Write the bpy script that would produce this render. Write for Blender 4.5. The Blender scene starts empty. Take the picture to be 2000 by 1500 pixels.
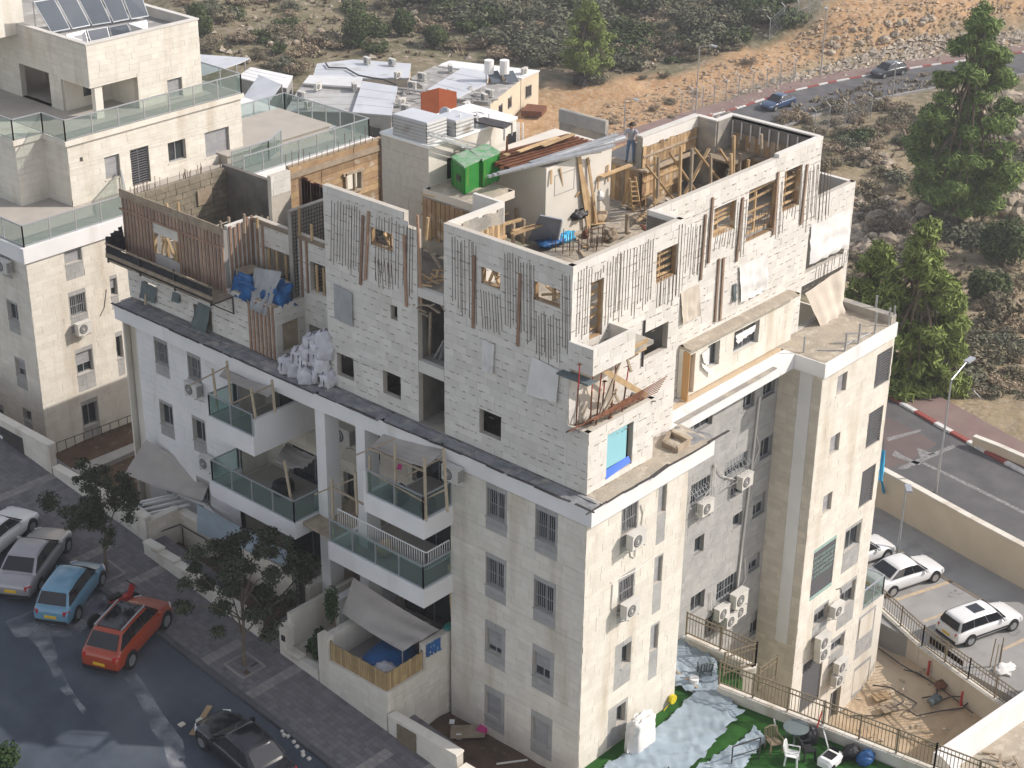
import bpy, bmesh, math, random
from mathutils import Vector, Matrix, noise
rad = math.radians
random.seed(7)
sc = bpy.context.scene
col = sc.collection
# ---------------------------------------------------------------- camera
CAM = Vector((-41.217, -32.546, 41.506)); PSI = rad(41.20083); TH = rad(26.18060); ROLL = rad(0.78654); FPX = 3409.61
fw = Vector((math.cos(PSI)*math.cos(TH), math.sin(PSI)*math.cos(TH), -math.sin(TH)))
r_ = Vector((math.sin(PSI), -math.cos(PSI), 0)); u_ = r_.cross(fw)
RT = r_*math.cos(ROLL) + u_*math.sin(ROLL); UP = u_*math.cos(ROLL) - r_*math.sin(ROLL)
cd = bpy.data.cameras.new('camera'); cam = bpy.data.objects.new('camera', cd); col.objects.link(cam)
cd.sensor_width = 36; cd.lens = FPX/2000*36; cd.clip_start = 1; cd.clip_end = 3000
m3 = Matrix((RT, UP, -fw)).transposed(); cam.matrix_world = Matrix.Translation(CAM) @ m3.to_4x4()
sc.camera = cam
# ---------------------------------------------------------------- light
SUN_AZ, SUN_EL = rad(134.0), rad(37.0)          # direction the light travels, and its height
w = bpy.data.worlds.new('World'); sc.world = w; w.use_nodes = True
nt = w.node_tree; bg = nt.nodes['Background']; sk = nt.nodes.new('ShaderNodeTexSky'); sk.sky_type = 'NISHITA'; sk.sun_disc = False
spos = Vector((-math.cos(SUN_AZ), -math.sin(SUN_AZ)))
sk.sun_elevation = SUN_EL; sk.sun_rotation = math.atan2(spos.x, spos.y); sk.air_density = 1.0; sk.dust_density = .8; sk.ozone_density = 1.0
hs_ = nt.nodes.new('ShaderNodeHueSaturation'); hs_.inputs['Saturation'].default_value = .5; nt.links.new(sk.outputs[0], hs_.inputs['Color']); nt.links.new(hs_.outputs[0], bg.inputs[0]); bg.inputs[1].default_value = 0.15
sd = bpy.data.lights.new('sun', 'SUN'); sun = bpy.data.objects.new('sun', sd); col.objects.link(sun)
sd.energy = 2.8; sd.angle = rad(0.5); sd.color = (1.0, 0.975, 0.95)
ld = Vector((math.cos(SUN_AZ)*math.cos(SUN_EL), math.sin(SUN_AZ)*math.cos(SUN_EL), -math.sin(SUN_EL)))
sun.rotation_euler = ld.to_track_quat('-Z', 'Y').to_euler(); sun.location = (60, -90, 90)
vs = sc.view_settings; vs.view_transform = 'Standard'; vs.look = 'None'; vs.gamma = 1; vs.use_curve_mapping = False; vs.exposure = 0.6
vs.use_white_balance = True; vs.white_balance_temperature = 7000; vs.white_balance_tint = 13
HAZE = .0004
# ---------------------------------------------------------------- helpers
def at(ax, v, px, py):
 """world point of a measured picture point that lies on the plane ax = v"""
 d = fw + RT*((px-1000)/FPX) - UP*((py-750)/FPX)
 i = 'xyz'.index(ax); t = (v-CAM[i])/d[i]
 return CAM + d*t
def ray(px, py): return (fw + RT*((px-1000)/FPX) - UP*((py-750)/FPX))
def proj(p):
 d = Vector(p)-CAM; k = d.dot(fw)
 return 1000+FPX*d.dot(RT)/k, 750-FPX*d.dot(UP)/k
ORG = {}
def org(o):
 return ORG.get(o.name, Vector((0, 0, 0))) if o else Vector((0, 0, 0))
def tag(o, label=None, cat=None, group=None, kind=None):
 if label: o['label'] = label
 if cat: o['category'] = cat
 if group: o['group'] = group
 if kind: o['kind'] = kind
 return o
def thing(name, label, cat, loc=(0, 0, 0), rz=0, group=None):
 o = bpy.data.objects.new(name, None); col.objects.link(o); o.location = loc; o.rotation_euler.z = rz
 o.empty_display_size = .3
 ORG[o.name] = Vector(loc)
 return tag(o, label, cat, group)
class MB:
 def __init__(s): s.v = []; s.f = []; s.mi = []
 def add(s, vs, fs, mi=0):
  k = len(s.v); s.v += [tuple(p) for p in vs]; s.f += [tuple(i+k for i in f) for f in fs]; s.mi += [mi]*len(fs)
 def box(s, a, b, mi=0):
  x0, x1 = sorted((a[0], b[0])); y0, y1 = sorted((a[1], b[1])); z0, z1 = sorted((a[2], b[2]))
  s.add([(x0, y0, z0), (x1, y0, z0), (x1, y1, z0), (x0, y1, z0), (x0, y0, z1), (x1, y0, z1), (x1, y1, z1), (x0, y1, z1)],
              [(0, 3, 2, 1), (4, 5, 6, 7), (0, 1, 5, 4), (1, 2, 6, 5), (2, 3, 7, 6), (3, 0, 4, 7)], mi)
 def bar(s, p, q, w, h=None, mi=0, up=(0, 0, 1)):
  p = Vector(p); q = Vector(q); h = h or w; d = (q-p)
  if d.length < 1e-5: return
  d.normalize(); upv = Vector(up)
  if abs(d.dot(upv)) > .95: upv = Vector((1, 0, 0))
  a = d.cross(upv).normalized()*(w/2); b = a.cross(d).normalized()*(h/2)
  s.add([p-a-b, p+a-b, p+a+b, p-a+b, q-a-b, q+a-b, q+a+b, q-a+b],
              [(0, 1, 2, 3), (4, 7, 6, 5), (0, 4, 5, 1), (1, 5, 6, 2), (2, 6, 7, 3), (3, 7, 4, 0)], mi)
 def tube(s, p, q, r, r2=None, n=6, mi=0, cap=True):
  p = Vector(p); q = Vector(q); r2 = r if r2 is None else r2; d = (q-p)
  if d.length < 1e-5: return
  d.normalize(); a = d.orthogonal().normalized(); b = d.cross(a)
  vs = []
  for c, rr in ((p, r), (q, r2)):
   for i in range(n):
    t = 2*math.pi*i/n; vs.append(c + a*(rr*math.cos(t)) + b*(rr*math.sin(t)))
  fs = [(i, (i+1) % n, n+(i+1) % n, n+i) for i in range(n)]
  if cap: fs += [tuple(range(n))[::-1], tuple(range(n, 2*n))]
  s.add(vs, fs, mi)
 def path(s, pts, r, n=5, mi=0):
  for a, b in zip(pts[:-1], pts[1:]): s.tube(a, b, r, n=n, mi=mi)
 def quad(s, a, b, c, d, mi=0): s.add([a, b, c, d], [(0, 1, 2, 3)], mi)
 def prism(s, poly, z0, z1, mi=0):
  n = len(poly)
  ar = sum(poly[i][0]*poly[(i+1) % n][1]-poly[(i+1) % n][0]*poly[i][1] for i in range(n))
  if ar < 0: poly = poly[::-1]
  f0 = z0 if callable(z0) else (lambda x, y: z0); f1 = z1 if callable(z1) else (lambda x, y: z1)
  vs = [(p[0], p[1], f0(*p[:2])) for p in poly]+[(p[0], p[1], f1(*p[:2])) for p in poly]
  s.add(vs, [tuple(range(n))[::-1], tuple(range(n, 2*n))]+[(i, (i+1) % n, n+(i+1) % n, n+i) for i in range(n)], mi)
 def grid(s, P, mi=0, close=False):
  """P[i][j] points -> quads"""
  n = len(P); m = len(P[0]); vs = [p for r in P for p in r]
  fs = [(i*m+j, i*m+(j+1), (i+1)*m+(j+1), (i+1)*m+j) for i in range(n-1) for j in range(m-1)]
  if close: fs += [(i*m+m-1, i*m, (i+1)*m, (i+1)*m+m-1) for i in range(n-1)]
  s.add(vs, fs, mi)
 def build(s, name, mat, parent=None, label=None, cat=None, group=None, kind=None, smooth=False, at0=None):
  o0 = org(parent) if at0 is None else Vector(at0)
  me = bpy.data.meshes.new(name)
  me.from_pydata([(p[0]-o0.x, p[1]-o0.y, p[2]-o0.z) for p in s.v], [], s.f)
  for m in (mat if isinstance(mat, (list, tuple)) else [mat]): me.materials.append(m)
  if any(s.mi): me.polygons.foreach_set('material_index', s.mi)
  if smooth: me.polygons.foreach_set('use_smooth', [True]*len(s.f))
  me.update()
  o = bpy.data.objects.new(name, me); col.objects.link(o)
  if parent: o.parent = parent
  elif at0 is not None: o.location = o0
  ORG[o.name] = o0
  return tag(o, label, cat, group, kind)
CH = {}
def kids(o):
 return [c for c in bpy.data.objects if c.parent == o]
def tree_list(o):
 return [(c, tree_list(c)) for c in kids(o)]
def copy_tree(o, tl=None, parent=None, swap=None):
 if tl is None: tl = tree_list(o)
 c = o.copy(); col.objects.link(c)
 if parent: c.parent = parent
 if swap and c.type == 'MESH':
  for sl in c.material_slots: pass
 for ch, t in tl: copy_tree(ch, t, c)
 return c
def duplicate(o, tl, loc, rz=0, label=None, group=None, scale=None):
 c = copy_tree(o, tl); c.location = loc; c.rotation_euler = (0, 0, rz)
 if scale: c.scale = scale if hasattr(scale, '__len__') else (scale,)*3
 if label: c['label'] = label
 if group: c['group'] = group
 ORG[c.name] = Vector(loc)
 return c
# ---------------------------------------------------------------- materials
def M(name, c, c2=None, scale=3.0, detail=5, rough=.85, bump=0.0, bscale=None, isl=0.0, objr=0.0, metal=0.0, spec=.3, mix=(.35, .65), streak=None, alpha=None, dirt=None, coat=0):
 """colour c to c2 over noise, +-isl value per loose piece, dirt=(colour, scale, lo, hi) stains"""
 m = bpy.data.materials.new(name); m.use_nodes = True; n = m.node_tree.nodes; l = m.node_tree.links
 b = n['Principled BSDF']; b.inputs['Roughness'].default_value = rough; b.inputs['Metallic'].default_value = metal
 b.inputs['Specular IOR Level'].default_value = spec
 if coat: b.inputs['Coat Weight'].default_value = coat; b.inputs['Coat Roughness'].default_value = .08
 tc = n.new('ShaderNodeTexCoord'); outc = None
 def nz(sc_, det=detail, vec=None):
  t = n.new('ShaderNodeTexNoise'); t.inputs['Scale'].default_value = sc_; t.inputs['Detail'].default_value = det
  l.new(vec or geo.outputs['Position'], t.inputs['Vector']); return t
 geo = n.new('ShaderNodeNewGeometry')
 rgb = n.new('ShaderNodeRGB'); rgb.outputs[0].default_value = (*c, 1); outc = rgb.outputs[0]
 if c2:
  t = nz(scale); mr = n.new('ShaderNodeMapRange'); mr.inputs[1].default_value = mix[0]; mr.inputs[2].default_value = mix[1]
  l.new(t.outputs[0], mr.inputs[0]); mx = n.new('ShaderNodeMix'); mx.data_type = 'RGBA'
  l.new(mr.outputs[0], mx.inputs[0]); l.new(outc, mx.inputs[6]); mx.inputs[7].default_value = (*c2, 1); outc = mx.outputs[2]
 if dirt:
  mp = n.new('ShaderNodeMapping'); l.new(geo.outputs['Position'], mp.inputs[0])
  if streak: mp.inputs['Scale'].default_value = streak
  t = nz(dirt[1], 6, mp.outputs[0]); mr = n.new('ShaderNodeMapRange'); mr.inputs[1].default_value = dirt[2]; mr.inputs[2].default_value = dirt[3]
  l.new(t.outputs[0], mr.inputs[0]); mx = n.new('ShaderNodeMix'); mx.data_type = 'RGBA'
  l.new(mr.outputs[0], mx.inputs[0]); l.new(outc, mx.inputs[6]); mx.inputs[7].default_value = (*dirt[0], 1); outc = mx.outputs[2]
 if isl or objr:
  ad = n.new('ShaderNodeMath'); ad.operation = 'ADD'; l.new(geo.outputs['Random Per Island'], ad.inputs[0])
  oi = n.new('ShaderNodeObjectInfo'); l.new(oi.outputs['Random'], ad.inputs[1])
  fr = n.new('ShaderNodeMath'); fr.operation = 'FRACT'; l.new(ad.outputs[0], fr.inputs[0])
  mr = n.new('ShaderNodeMapRange'); k = isl or objr; mr.inputs[3].default_value = 1-k; mr.inputs[4].default_value = 1+k; l.new(fr.outputs[0], mr.inputs[0])
  hs = n.new('ShaderNodeHueSaturation'); l.new(mr.outputs[0], hs.inputs['Value']); l.new(outc, hs.inputs['Color']); outc = hs.outputs[0]
 l.new(outc, b.inputs['Base Color'])
 if bump:
  t = nz(bscale or scale*4, 6); bp = n.new('ShaderNodeBump'); bp.inputs['Strength'].default_value = bump; bp.inputs['Distance'].default_value = .05
  l.new(t.outputs[0], bp.inputs['Height']); l.new(bp.outputs[0], b.inputs['Normal'])
 return m
def leafmat(name, c, c2, scale=.6, isl=.35):
 m = M(name, c, c2, scale=scale, rough=.75, isl=isl, spec=.2)
 b = m.node_tree.nodes['Principled BSDF']
 b.inputs['Transmission Weight'].default_value = 0
 return m
def glassmat(name, tint, clear=.55, rough=.03):
 m = bpy.data.materials.new(name); m.use_nodes = True; n = m.node_tree.nodes; l = m.node_tree.links
 n.remove(n['Principled BSDF']); out = n['Material Output']
 tr = n.new('ShaderNodeBsdfTransparent'); tr.inputs[0].default_value = (*tint, 1)
 pr = n.new('ShaderNodeBsdfPrincipled'); pr.inputs['Base Color'].default_value = (tint[0]*.35, tint[1]*.4, tint[2]*.4, 1); pr.inputs['Roughness'].default_value = rough
 mx = n.new('ShaderNodeMixShader'); mx.inputs[0].default_value = 1-clear
 l.new(tr.outputs[0], mx.inputs[1]); l.new(pr.outputs[0], mx.inputs[2]); l.new(mx.outputs[0], out.inputs[0]); return m
K = {}
K['stone_old'] = M('cream stone', (.62, .58, .505), (.67, .635, .56), scale=1.3, rough=.8, isl=.05, bump=.25, bscale=9, dirt=((.47, .40, .31), 1.1, .53, .82), streak=(1, 1, .12))
K['stone_new'] = M('fresh white stone', (.64, .615, .57), (.59, .565, .515), scale=1.1, rough=.8, isl=.075, bump=.25, bscale=10)
K['stone_grey'] = M('grey stone', (.36, .355, .34), (.31, .308, .297), scale=2.2, rough=.85, isl=.07, bump=.4, bscale=8)
K['stone_beige'] = M('beige stone', (.58, .525, .44), (.62, .565, .485), scale=1.5, rough=.85, isl=.1, bump=.3, bscale=8)
K['joint'] = M('mortar', (.51, .47, .405), (.46, .42, .36), scale=5, rough=.95)
K['joint_grey'] = M('grey mortar', (.27, .26, .24), rough=.95)
K['render_white'] = M('white render', (.74, .73, .72), (.68, .675, .66), scale=.8, rough=.75, bump=.08, dirt=((.50, .47, .42), .8, .62, .85), streak=(1, 1, .25))
K['white'] = M('white paint', (.78, .78, .76), (.72, .72, .70), scale=2, rough=.5)
K['concrete'] = M('raw concrete', (.34, .32, .285), (.25, .235, .21), scale=1.6, rough=.95, bump=.5, bscale=7, dirt=((.44, .39, .31), 1.1, .5, .7))
K['concrete_room'] = M('olive brown raw concrete', (.27, .235, .175), (.20, .175, .13), scale=1.3, rough=.95, bump=.8, bscale=6, dirt=((.34, .29, .21), 1.5, .55, .7))
K['board_grey'] = M('blue grey board', (.19, .21, .25), (.16, .18, .215), scale=1, rough=.6)
K['concrete_dark'] = M('damp concrete', (.20, .185, .16), (.13, .12, .105), scale=1.4, rough=.95, bump=.6, bscale=6)  # darker concrete tone for inner walls and some rough walls
K['dust'] = M('dusty slab', (.40, .345, .27), (.32, .28, .225), scale=1.2, rough=.98, bump=.6, bscale=9, dirt=((.47, .42, .34), 2.5, .52, .66))
K['ledge'] = M('dirty ledge', (.26, .265, .27), (.16, .165, .175), scale=2.4, rough=.95, bump=.6, bscale=9, dirt=((.42, .38, .32), 1.6, .55, .72))
K['timber'] = M('fresh timber', (.50, .355, .20), (.40, .27, .145), scale=3, rough=.8, isl=.22, bump=.2)
K['timber_pale'] = M('pale timber', (.43, .36, .26), (.36, .29, .205), scale=3, rough=.85, isl=.15, bump=.2)
K['timber_grey'] = M('weathered timber', (.36, .29, .21), (.26, .205, .15), scale=3, rough=.9, isl=.25, bump=.3)
K['timber_red'] = M('reddish timber batten', (.35, .225, .155), (.27, .165, .115), scale=3, rough=.85, isl=.22, bump=.2)
K['formply'] = M('formwork board', (.37, .25, .14), (.27, .175, .10), scale=1.8, rough=.8, isl=.2, bump=.2, dirt=((.50, .43, .34), 2.0, .56, .72))
K['rust'] = M('rusted steel', (.20, .085, .045), (.12, .05, .03), scale=5, rough=.85, isl=.2, metal=.2)
K['rebar'] = M('rebar', (.10, .07, .055), (.15, .085, .055), scale=4, rough=.7, isl=.25, metal=.4)
K['wedge'] = M('joint wedge', (.25, .205, .165), rough=.9, isl=.3)  # brown that stands for shade in the joints between stones
K['steel'] = M('galvanised steel', (.46, .47, .48), (.38, .39, .40), scale=4, rough=.45, isl=.1, metal=.6)
K['steel_dark'] = M('dark steel', (.055, .055, .06), (.09, .08, .075), scale=4, rough=.6, metal=.4)
K['alu'] = M('grey aluminium', (.44, .46, .48), rough=.4, metal=.5)
K['bronze'] = M('bronze railing paint', (.20, .165, .11), (.25, .20, .135), scale=5, rough=.55, metal=.3)
K['black'] = M('black plastic', (.018, .018, .02), rough=.5)
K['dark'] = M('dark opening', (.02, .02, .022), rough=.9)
K['batten_brown'] = M('brown batten', (.27, .19, .14), (.21, .145, .105), scale=3, rough=.85, isl=.2)
K['louvre'] = M('dark louvre slats', (.12, .12, .125), rough=.6)
K['faded_green'] = M('faded green board', (.22, .36, .32), (.30, .42, .38), scale=4, rough=.7)
K['slats'] = M('grey blind slats', (.34, .34, .34), (.29, .29, .30), scale=3, rough=.6, isl=.06)
K['pane'] = M('window glass', (.025, .03, .035), rough=.04, spec=.8)
K['rail_glass'] = glassmat('balustrade glass', (.84, .89, .87), clear=.80)
K['rail_glass_dark'] = glassmat('green balcony glass', (.74, .83, .81), clear=.86)
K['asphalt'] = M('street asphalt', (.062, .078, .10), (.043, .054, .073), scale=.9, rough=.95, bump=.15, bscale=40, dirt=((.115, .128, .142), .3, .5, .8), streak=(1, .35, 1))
K['road'] = M('road asphalt', (.125, .122, .122), (.095, .093, .095), scale=.7, rough=.95, bump=.15, bscale=40, dirt=((.07, .068, .068), .5, .58, .75), streak=(1, .25, 1))
K['road_red'] = M('reddish road surfacing', (.15, .115, .105), (.125, .10, .095), scale=.5, rough=.95)
K['parking'] = M('parking paving', (.33, .325, .31), (.27, .265, .255), scale=.5, rough=.95, bump=.2, bscale=25, dirt=((.23, .22, .21), .9, .56, .74))
K['paving'] = M('pavement block', (.135, .13, .14), (.165, .155, .16), scale=.6, rough=.95, isl=.16)
K['paving_light'] = M('light paving', (.22, .205, .195), (.26, .245, .23), scale=1, rough=.95, isl=.12)
K['paving_red'] = M('reddish pavement', (.20, .135, .12), (.24, .17, .15), scale=.6, rough=.95, isl=.1)
K['kerb'] = M('kerb stone', (.10, .10, .11), rough=.9, isl=.12)
K['kerb_red'] = M('red kerb paint', (.33, .07, .06), (.26, .085, .07), scale=4, rough=.7)
K['kerb_white'] = M('white kerb paint', (.70, .69, .66), (.55, .54, .52), scale=4, rough=.7)
K['line'] = M('worn white line', (.29, .285, .275), (.15, .145, .145), scale=5, rough=.9)
K['line_yellow'] = M('worn parking line', (.52, .40, .27), (.40, .33, .25), scale=5, rough=.9)
K['soil'] = M('dark garden soil', (.075, .05, .033), (.12, .075, .05), scale=1.4, rough=1, bump=.8, bscale=6, dirt=((.17, .12, .085), 3, .6, .7))
K['yard'] = M('sandy yard', (.52, .42, .30), (.46, .35, .235), scale=.5, rough=1, bump=.7, bscale=5, dirt=((.42, .38, .32), 1.2, .58, .7))
K['turf'] = M('artificial turf', (.014, .075, .009), (.02, .105, .013), scale=2, rough=.9, bump=.4, bscale=60)
K['tarp_beige'] = M('beige cloth', (.56, .50, .42), (.50, .44, .365), scale=1.5, rough=.9, bump=.2, bscale=5)
K['tarp_taupe'] = M('taupe shade cloth', (.42, .385, .35), (.36, .33, .30), scale=1.3, rough=.9, bump=.2)
K['tarp_white'] = M('white sheeting', (.72, .71, .69), (.62, .61, .59), scale=1.5, rough=.7, bump=.2, bscale=5)
K['tarp_grey'] = M('grey tarpaulin', (.36, .37, .37), (.29, .30, .305), scale=1.5, rough=.8, bump=.25, bscale=5)
K['tarp_blue'] = M('blue plastic', (.012, .12, .32), (.02, .085, .22), scale=2, rough=.45)
K['tarp_pale'] = M('pale blue grey sheeting', (.31, .38, .43), (.26, .32, .36), scale=.9, rough=.5, bump=.25, bscale=4)
K['tarp_slate'] = M('dark slate cloth', (.105, .135, .14), (.14, .17, .17), scale=1.5, rough=.85, bump=.2)
K['netting'] = M('black netting', (.022, .022, .025), (.035, .035, .038), scale=6, rough=.9)
K['cyan'] = M('turquoise board', (.25, .52, .58), rough=.5)
K['blue'] = M('blue sheet', (.06, .16, .62), rough=.5)
K['sky_blue'] = M('sky blue plastic', (.04, .42, .70), rough=.4)
K['green'] = M('green steel', (.018, .17, .03), (.025, .21, .042), scale=2, rough=.5, dirt=((.16, .22, .05), 1.6, .6, .7), streak=(3, 3, .3))
K['green_top'] = M('scratched green lid', (.10, .30, .13), (.30, .36, .30), scale=5, rough=.6)
K['ac'] = M('air conditioner casing', (.60, .585, .54), (.53, .515, .475), scale=2, rough=.55)
K['ac_dark'] = M('fan grille', (.10, .10, .105), rough=.6)
K['pipe'] = M('pale pipe', (.62, .60, .56), rough=.6)
K['sheet'] = M('pale metal roofing', (.55, .575, .60), (.48, .50, .53), scale=.35, rough=.42, spec=.5, dirt=((.38, .37, .35), .5, .58, .74))
K['sheet_old'] = M('dusty metal roofing', (.45, .45, .44), (.38, .37, .355), scale=.5, rough=.6, dirt=((.24, .21, .18), .9, .58, .7))
K['sheet_white'] = M('white metal roofing', (.76, .76, .75), (.70, .70, .69), scale=.5, rough=.45)
K['felt'] = M('weathered roof felt', (.36, .35, .33), (.25, .24, .225), scale=.6, rough=.95, dirt=((.47, .45, .42), 1.2, .54, .66))
K['wall_cream'] = M('cream prefab wall', (.62, .53, .40), (.57, .48, .36), scale=.8, rough=.8)
K['wall_grey'] = M('grey prefab wall', (.34, .33, .31), (.28, .27, .255), scale=.8, rough=.85)
K['orange'] = M('orange container paint', (.62, .16, .055), (.55, .13, .045), scale=1, rough=.55)
K['solar'] = M('solar collector glass', (.07, .085, .105), (.085, .10, .12), scale=1, rough=.22, spec=.6)
K['bag'] = M('white woven bag', (.58, .58, .60), (.46, .46, .49), scale=3, rough=.9, objr=.12, bump=.4, bscale=10)
K['bamboo'] = M('bamboo slat', (.42, .30, .15), (.34, .235, .115), scale=3, rough=.8, isl=.2)
K['tile_terrace'] = M('terrace tiles', (.42, .385, .34), (.37, .34, .30), scale=1, rough=.85)
K['skin'] = M('skin', (.45, .26, .18), rough=.6)
K['shirt'] = M('grey shirt', (.32, .33, .36), rough=.9)
K['jeans'] = M('blue jeans', (.12, .19, .30), rough=.9)
K['hair'] = M('dark hair', (.02, .016, .013), rough=.8)
K['pink'] = M('pink cloth', (.55, .05, .22), rough=.8)
K['red'] = M('red paint', (.42, .035, .03), rough=.5)
K['yellow'] = M('yellow plastic', (.62, .50, .03), rough=.5)
K['teal'] = M('teal plastic', (.01, .16, .14), rough=.5)
K['rubber'] = M('tyre rubber', (.02, .02, .021), rough=.85)
K['rim'] = M('alloy rim', (.42, .43, .44), rough=.35, metal=.7)
K['lamp_red'] = M('tail light', (.42, .015, .015), rough=.2)
K['lamp_clear'] = M('head light', (.60, .62, .64), rough=.15)
K['plate'] = M('yellow number plate', (.65, .42, .03), rough=.5)
K['carglass'] = M('car glass', (.012, .014, .017), rough=.05, spec=.7)
K['bark'] = M('bark', (.11, .085, .06), (.16, .125, .09), scale=6, rough=.95, bump=.6)
K['leaf_street'] = leafmat('street tree leaves', (.032, .042, .022), (.05, .058, .032), 1.2, .4)
K['leaf_shrub'] = leafmat('garden shrub leaves', (.022, .05, .014), (.035, .065, .02), 1.2, .4)
K['leaf_pine'] = leafmat('pine needles', (.125, .19, .048), (.155, .22, .062), .35, .4)
K['leaf_pine2'] = leafmat('yellowish pine needles', (.155, .205, .05), (.185, .23, .065), .35, .4)
K['leaf_olive'] = leafmat('olive leaves', (.11, .116, .072), (.135, .135, .09), .5, .35)
K['leaf_carob'] = leafmat('dark carob leaves', (.05, .075, .026), (.075, .098, .036), .5, .4)
K['leaf_dry'] = leafmat('dry scrub', (.25, .195, .13), (.30, .235, .16), .5, .35)
K['leaf_scrub'] = leafmat('dull scrub', (.165, .145, .09), (.205, .175, .115), .5, .35)
K['rock'] = M('limestone rock', (.40, .335, .255), (.29, .235, .175), scale=.9, rough=.95, objr=.22, bump=.6, bscale=3)
K['rock_isl'] = M('limestone rubble', (.44, .385, .31), (.36, .30, .235), scale=.9, rough=.95, isl=.25, bump=.6, bscale=3)
K['rock_orange'] = M('reddish rubble', (.43, .325, .225), (.36, .255, .165), scale=.9, rough=.95, isl=.25, bump=.6, bscale=3)
# ================================================================ ground, street, roads
def smooth(a, b, t):
 t = max(0, min(1, (t-a)/(b-a))); return t*t*(3-2*t)
def sz(y):                                   # street height along the sloping street
 y = max(-40, min(60, y)); return -.09+.124*(y-8)
CTRL = [(-60, -60, -11), (0, -40, -11), (10, 10, -11), (0, 40, -11), (-60, 60, -11), (24, -2, -9.6), (24, -12, -9.6), (14, -4, -9.6), (24, 4, -9.7), (20, 8, -10), (26, 12, -9),
  (34, 2, -7.62), (31, -8, -7.62), (35, 10, -7.62), (28, 6, -7.7), (44, 10, -6.1), (42, 0, -6.1), (46, 22, -6.5), (40, -12, -6), (50, 36, -8),
  (52, 8, -6.6), (52, 0, -6.4), (60, 12, -8.5), (70, 10, -10), (78, 30, -12), (64, 24, -10), (90, 40, -13.2), (90, 20, -12), (60, -10, -8),
  (105, 40, -12.6), (120, 42, -11.5), (120, 25, -10.5), (135, 35, -10.5), (110, 12, -10), (150, 30, -9),
  (105, 62, -13.1), (121, 61, -13), (134, 57, -13), (148, 51, -13), (165, 44, -13), (85, 68, -12.8), (65, 52, -10), (95, 75, -13.3),
  (75, 99, -13.2), (104, 91, -13.2), (90, 84, -13.2), (70, 80, -13.2), (60, 110, -13.2), (88, 110, -13.3), (45, 90, -13.2), (30, 60, -12), (110, 80, -13.3),
  (125, 74, -12), (140, 72, -9), (150, 66, -8.5), (160, 62, -8), (165, 75, -3), (180, 62, -4), (190, 90, 2),
  (120, 100, -12.5), (100, 125, -12.5), (80, 140, -12), (140, 120, -9), (115, 150, -8), (160, 130, -4), (90, 170, -8), (60, 150, -10),
  (140, 160, -2), (100, 200, 0), (180, 160, 4), (200, 120, 6), (150, 220, 14), (220, 180, 16), (240, 100, 14), (300, 300, 26), (60, 260, 10), (300, 60, 12), (-60, 250, 4), (600, 600, 30), (-300, 500, 20), (700, 0, 25), (0, -600, -28), (-600, 0, -20)]
def hraw(x, y):
 sw = 0; s = 0
 for cx, cy, cz in CTRL:
  d2 = (x-cx)**2+(y-cy)**2+4.0
  ww = 1/(d2*d2**.6); sw += ww; s += ww*cz
 return s/sw
FARC = [(60, 44, -9.3), (74, 58, -11.5), (88, 64.6, -12.8), (100, 64.2, -13), (107.3, 63.2, -13), (114, 63, -13), (121, 61.6, -13), (128, 59.5, -13), (135, 57, -13), (142, 54, -13), (150, 51, -13), (162, 46, -13), (180, 38, -13)]
LOWC = [(33.6, -22, -6), (36, -10, -6), (38, 0, -6), (39.8, 6.4, -6), (41, 10.3, -6), (44, 18, -6.3), (49, 29, -7.3), (60, 44, -9.3)]
ROADC = LOWC+FARC[1:]
def seg_d(x, y, line):
 best = (1e9, 0)
 for (ax, ay, az), (bx, by, bz) in zip(line[:-1], line[1:]):
  dx, dy = bx-ax, by-ay; t = max(0, min(1, ((x-ax)*dx+(y-ay)*dy)/(dx*dx+dy*dy)))
  d = math.hypot(x-ax-t*dx, y-ay-t*dy)
  if d < best[0]: best = (d, az+t*(bz-az))
 return best
def hz(x, y, fine=True):
 h = hraw(x, y)
 d, rz = seg_d(x, y, ROADC)
 if d < 13: h = h+(rz-.16-h)*(1-smooth(5.2, 13, d))
 if 20 < x < 44 and -26 < y < 17 and (d > 3.4 or (d > 1.2 and x < 44)): h = min(h, -7.75-.25*(d > 6))
 if x < 26.5-.1*y and -26 < y < 12: h = -9.55+1.25*smooth(-6.5, -.5, x-26.6+.1*y)
 if fine and d > 6:
  k = smooth(6, 16, d)*smooth(36, 55, x+.35*y)
  h += k*(1.1*noise.noise((x*.06, y*.06, 1))+.55*noise.noise((x*.2, y*.2, 5))+.25*noise.noise((x*.6, y*.6, 9)))
 return h
def axis(lo, hi, step, ext):
 a = []; v = lo
 while v <= hi: a.append(v); v += step
 s = step; v = lo
 left = []
 while v > -ext: s *= 1.5; v -= s; left.append(v)
 s = step; v = hi; right = []
 while v < ext: s *= 1.5; v += s; right.append(v)
 return left[::-1]+a+right
AX = axis(18, 236, 2.1, 700); AY = axis(-24, 208, 2.1, 700)
HG = [[hz(x, y) for y in AY] for x in AX]
import bisect
def gh(x, y):                                # height of the built terrain sheet
 i = max(0, min(len(AX)-2, bisect.bisect(AX, x)-1)); j = max(0, min(len(AY)-2, bisect.bisect(AY, y)-1))
 a = (x-AX[i])/(AX[i+1]-AX[i]); b = (y-AY[j])/(AY[j+1]-AY[j])
 return HG[i][j]*(1-a)*(1-b)+HG[i+1][j]*a*(1-b)+HG[i][j+1]*(1-a)*b+HG[i+1][j+1]*a*b
def hit(px, py, t0=110):
 d = ray(px, py); t = t0
 while t < 900:
  p = CAM+d*t
  if p.z < gh(p.x, p.y): break
  t += 1.5
 for k in range(6):
  t -= .25; p = CAM+d*t
  if p.z > gh(p.x, p.y): break
 return CAM+d*t
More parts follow.
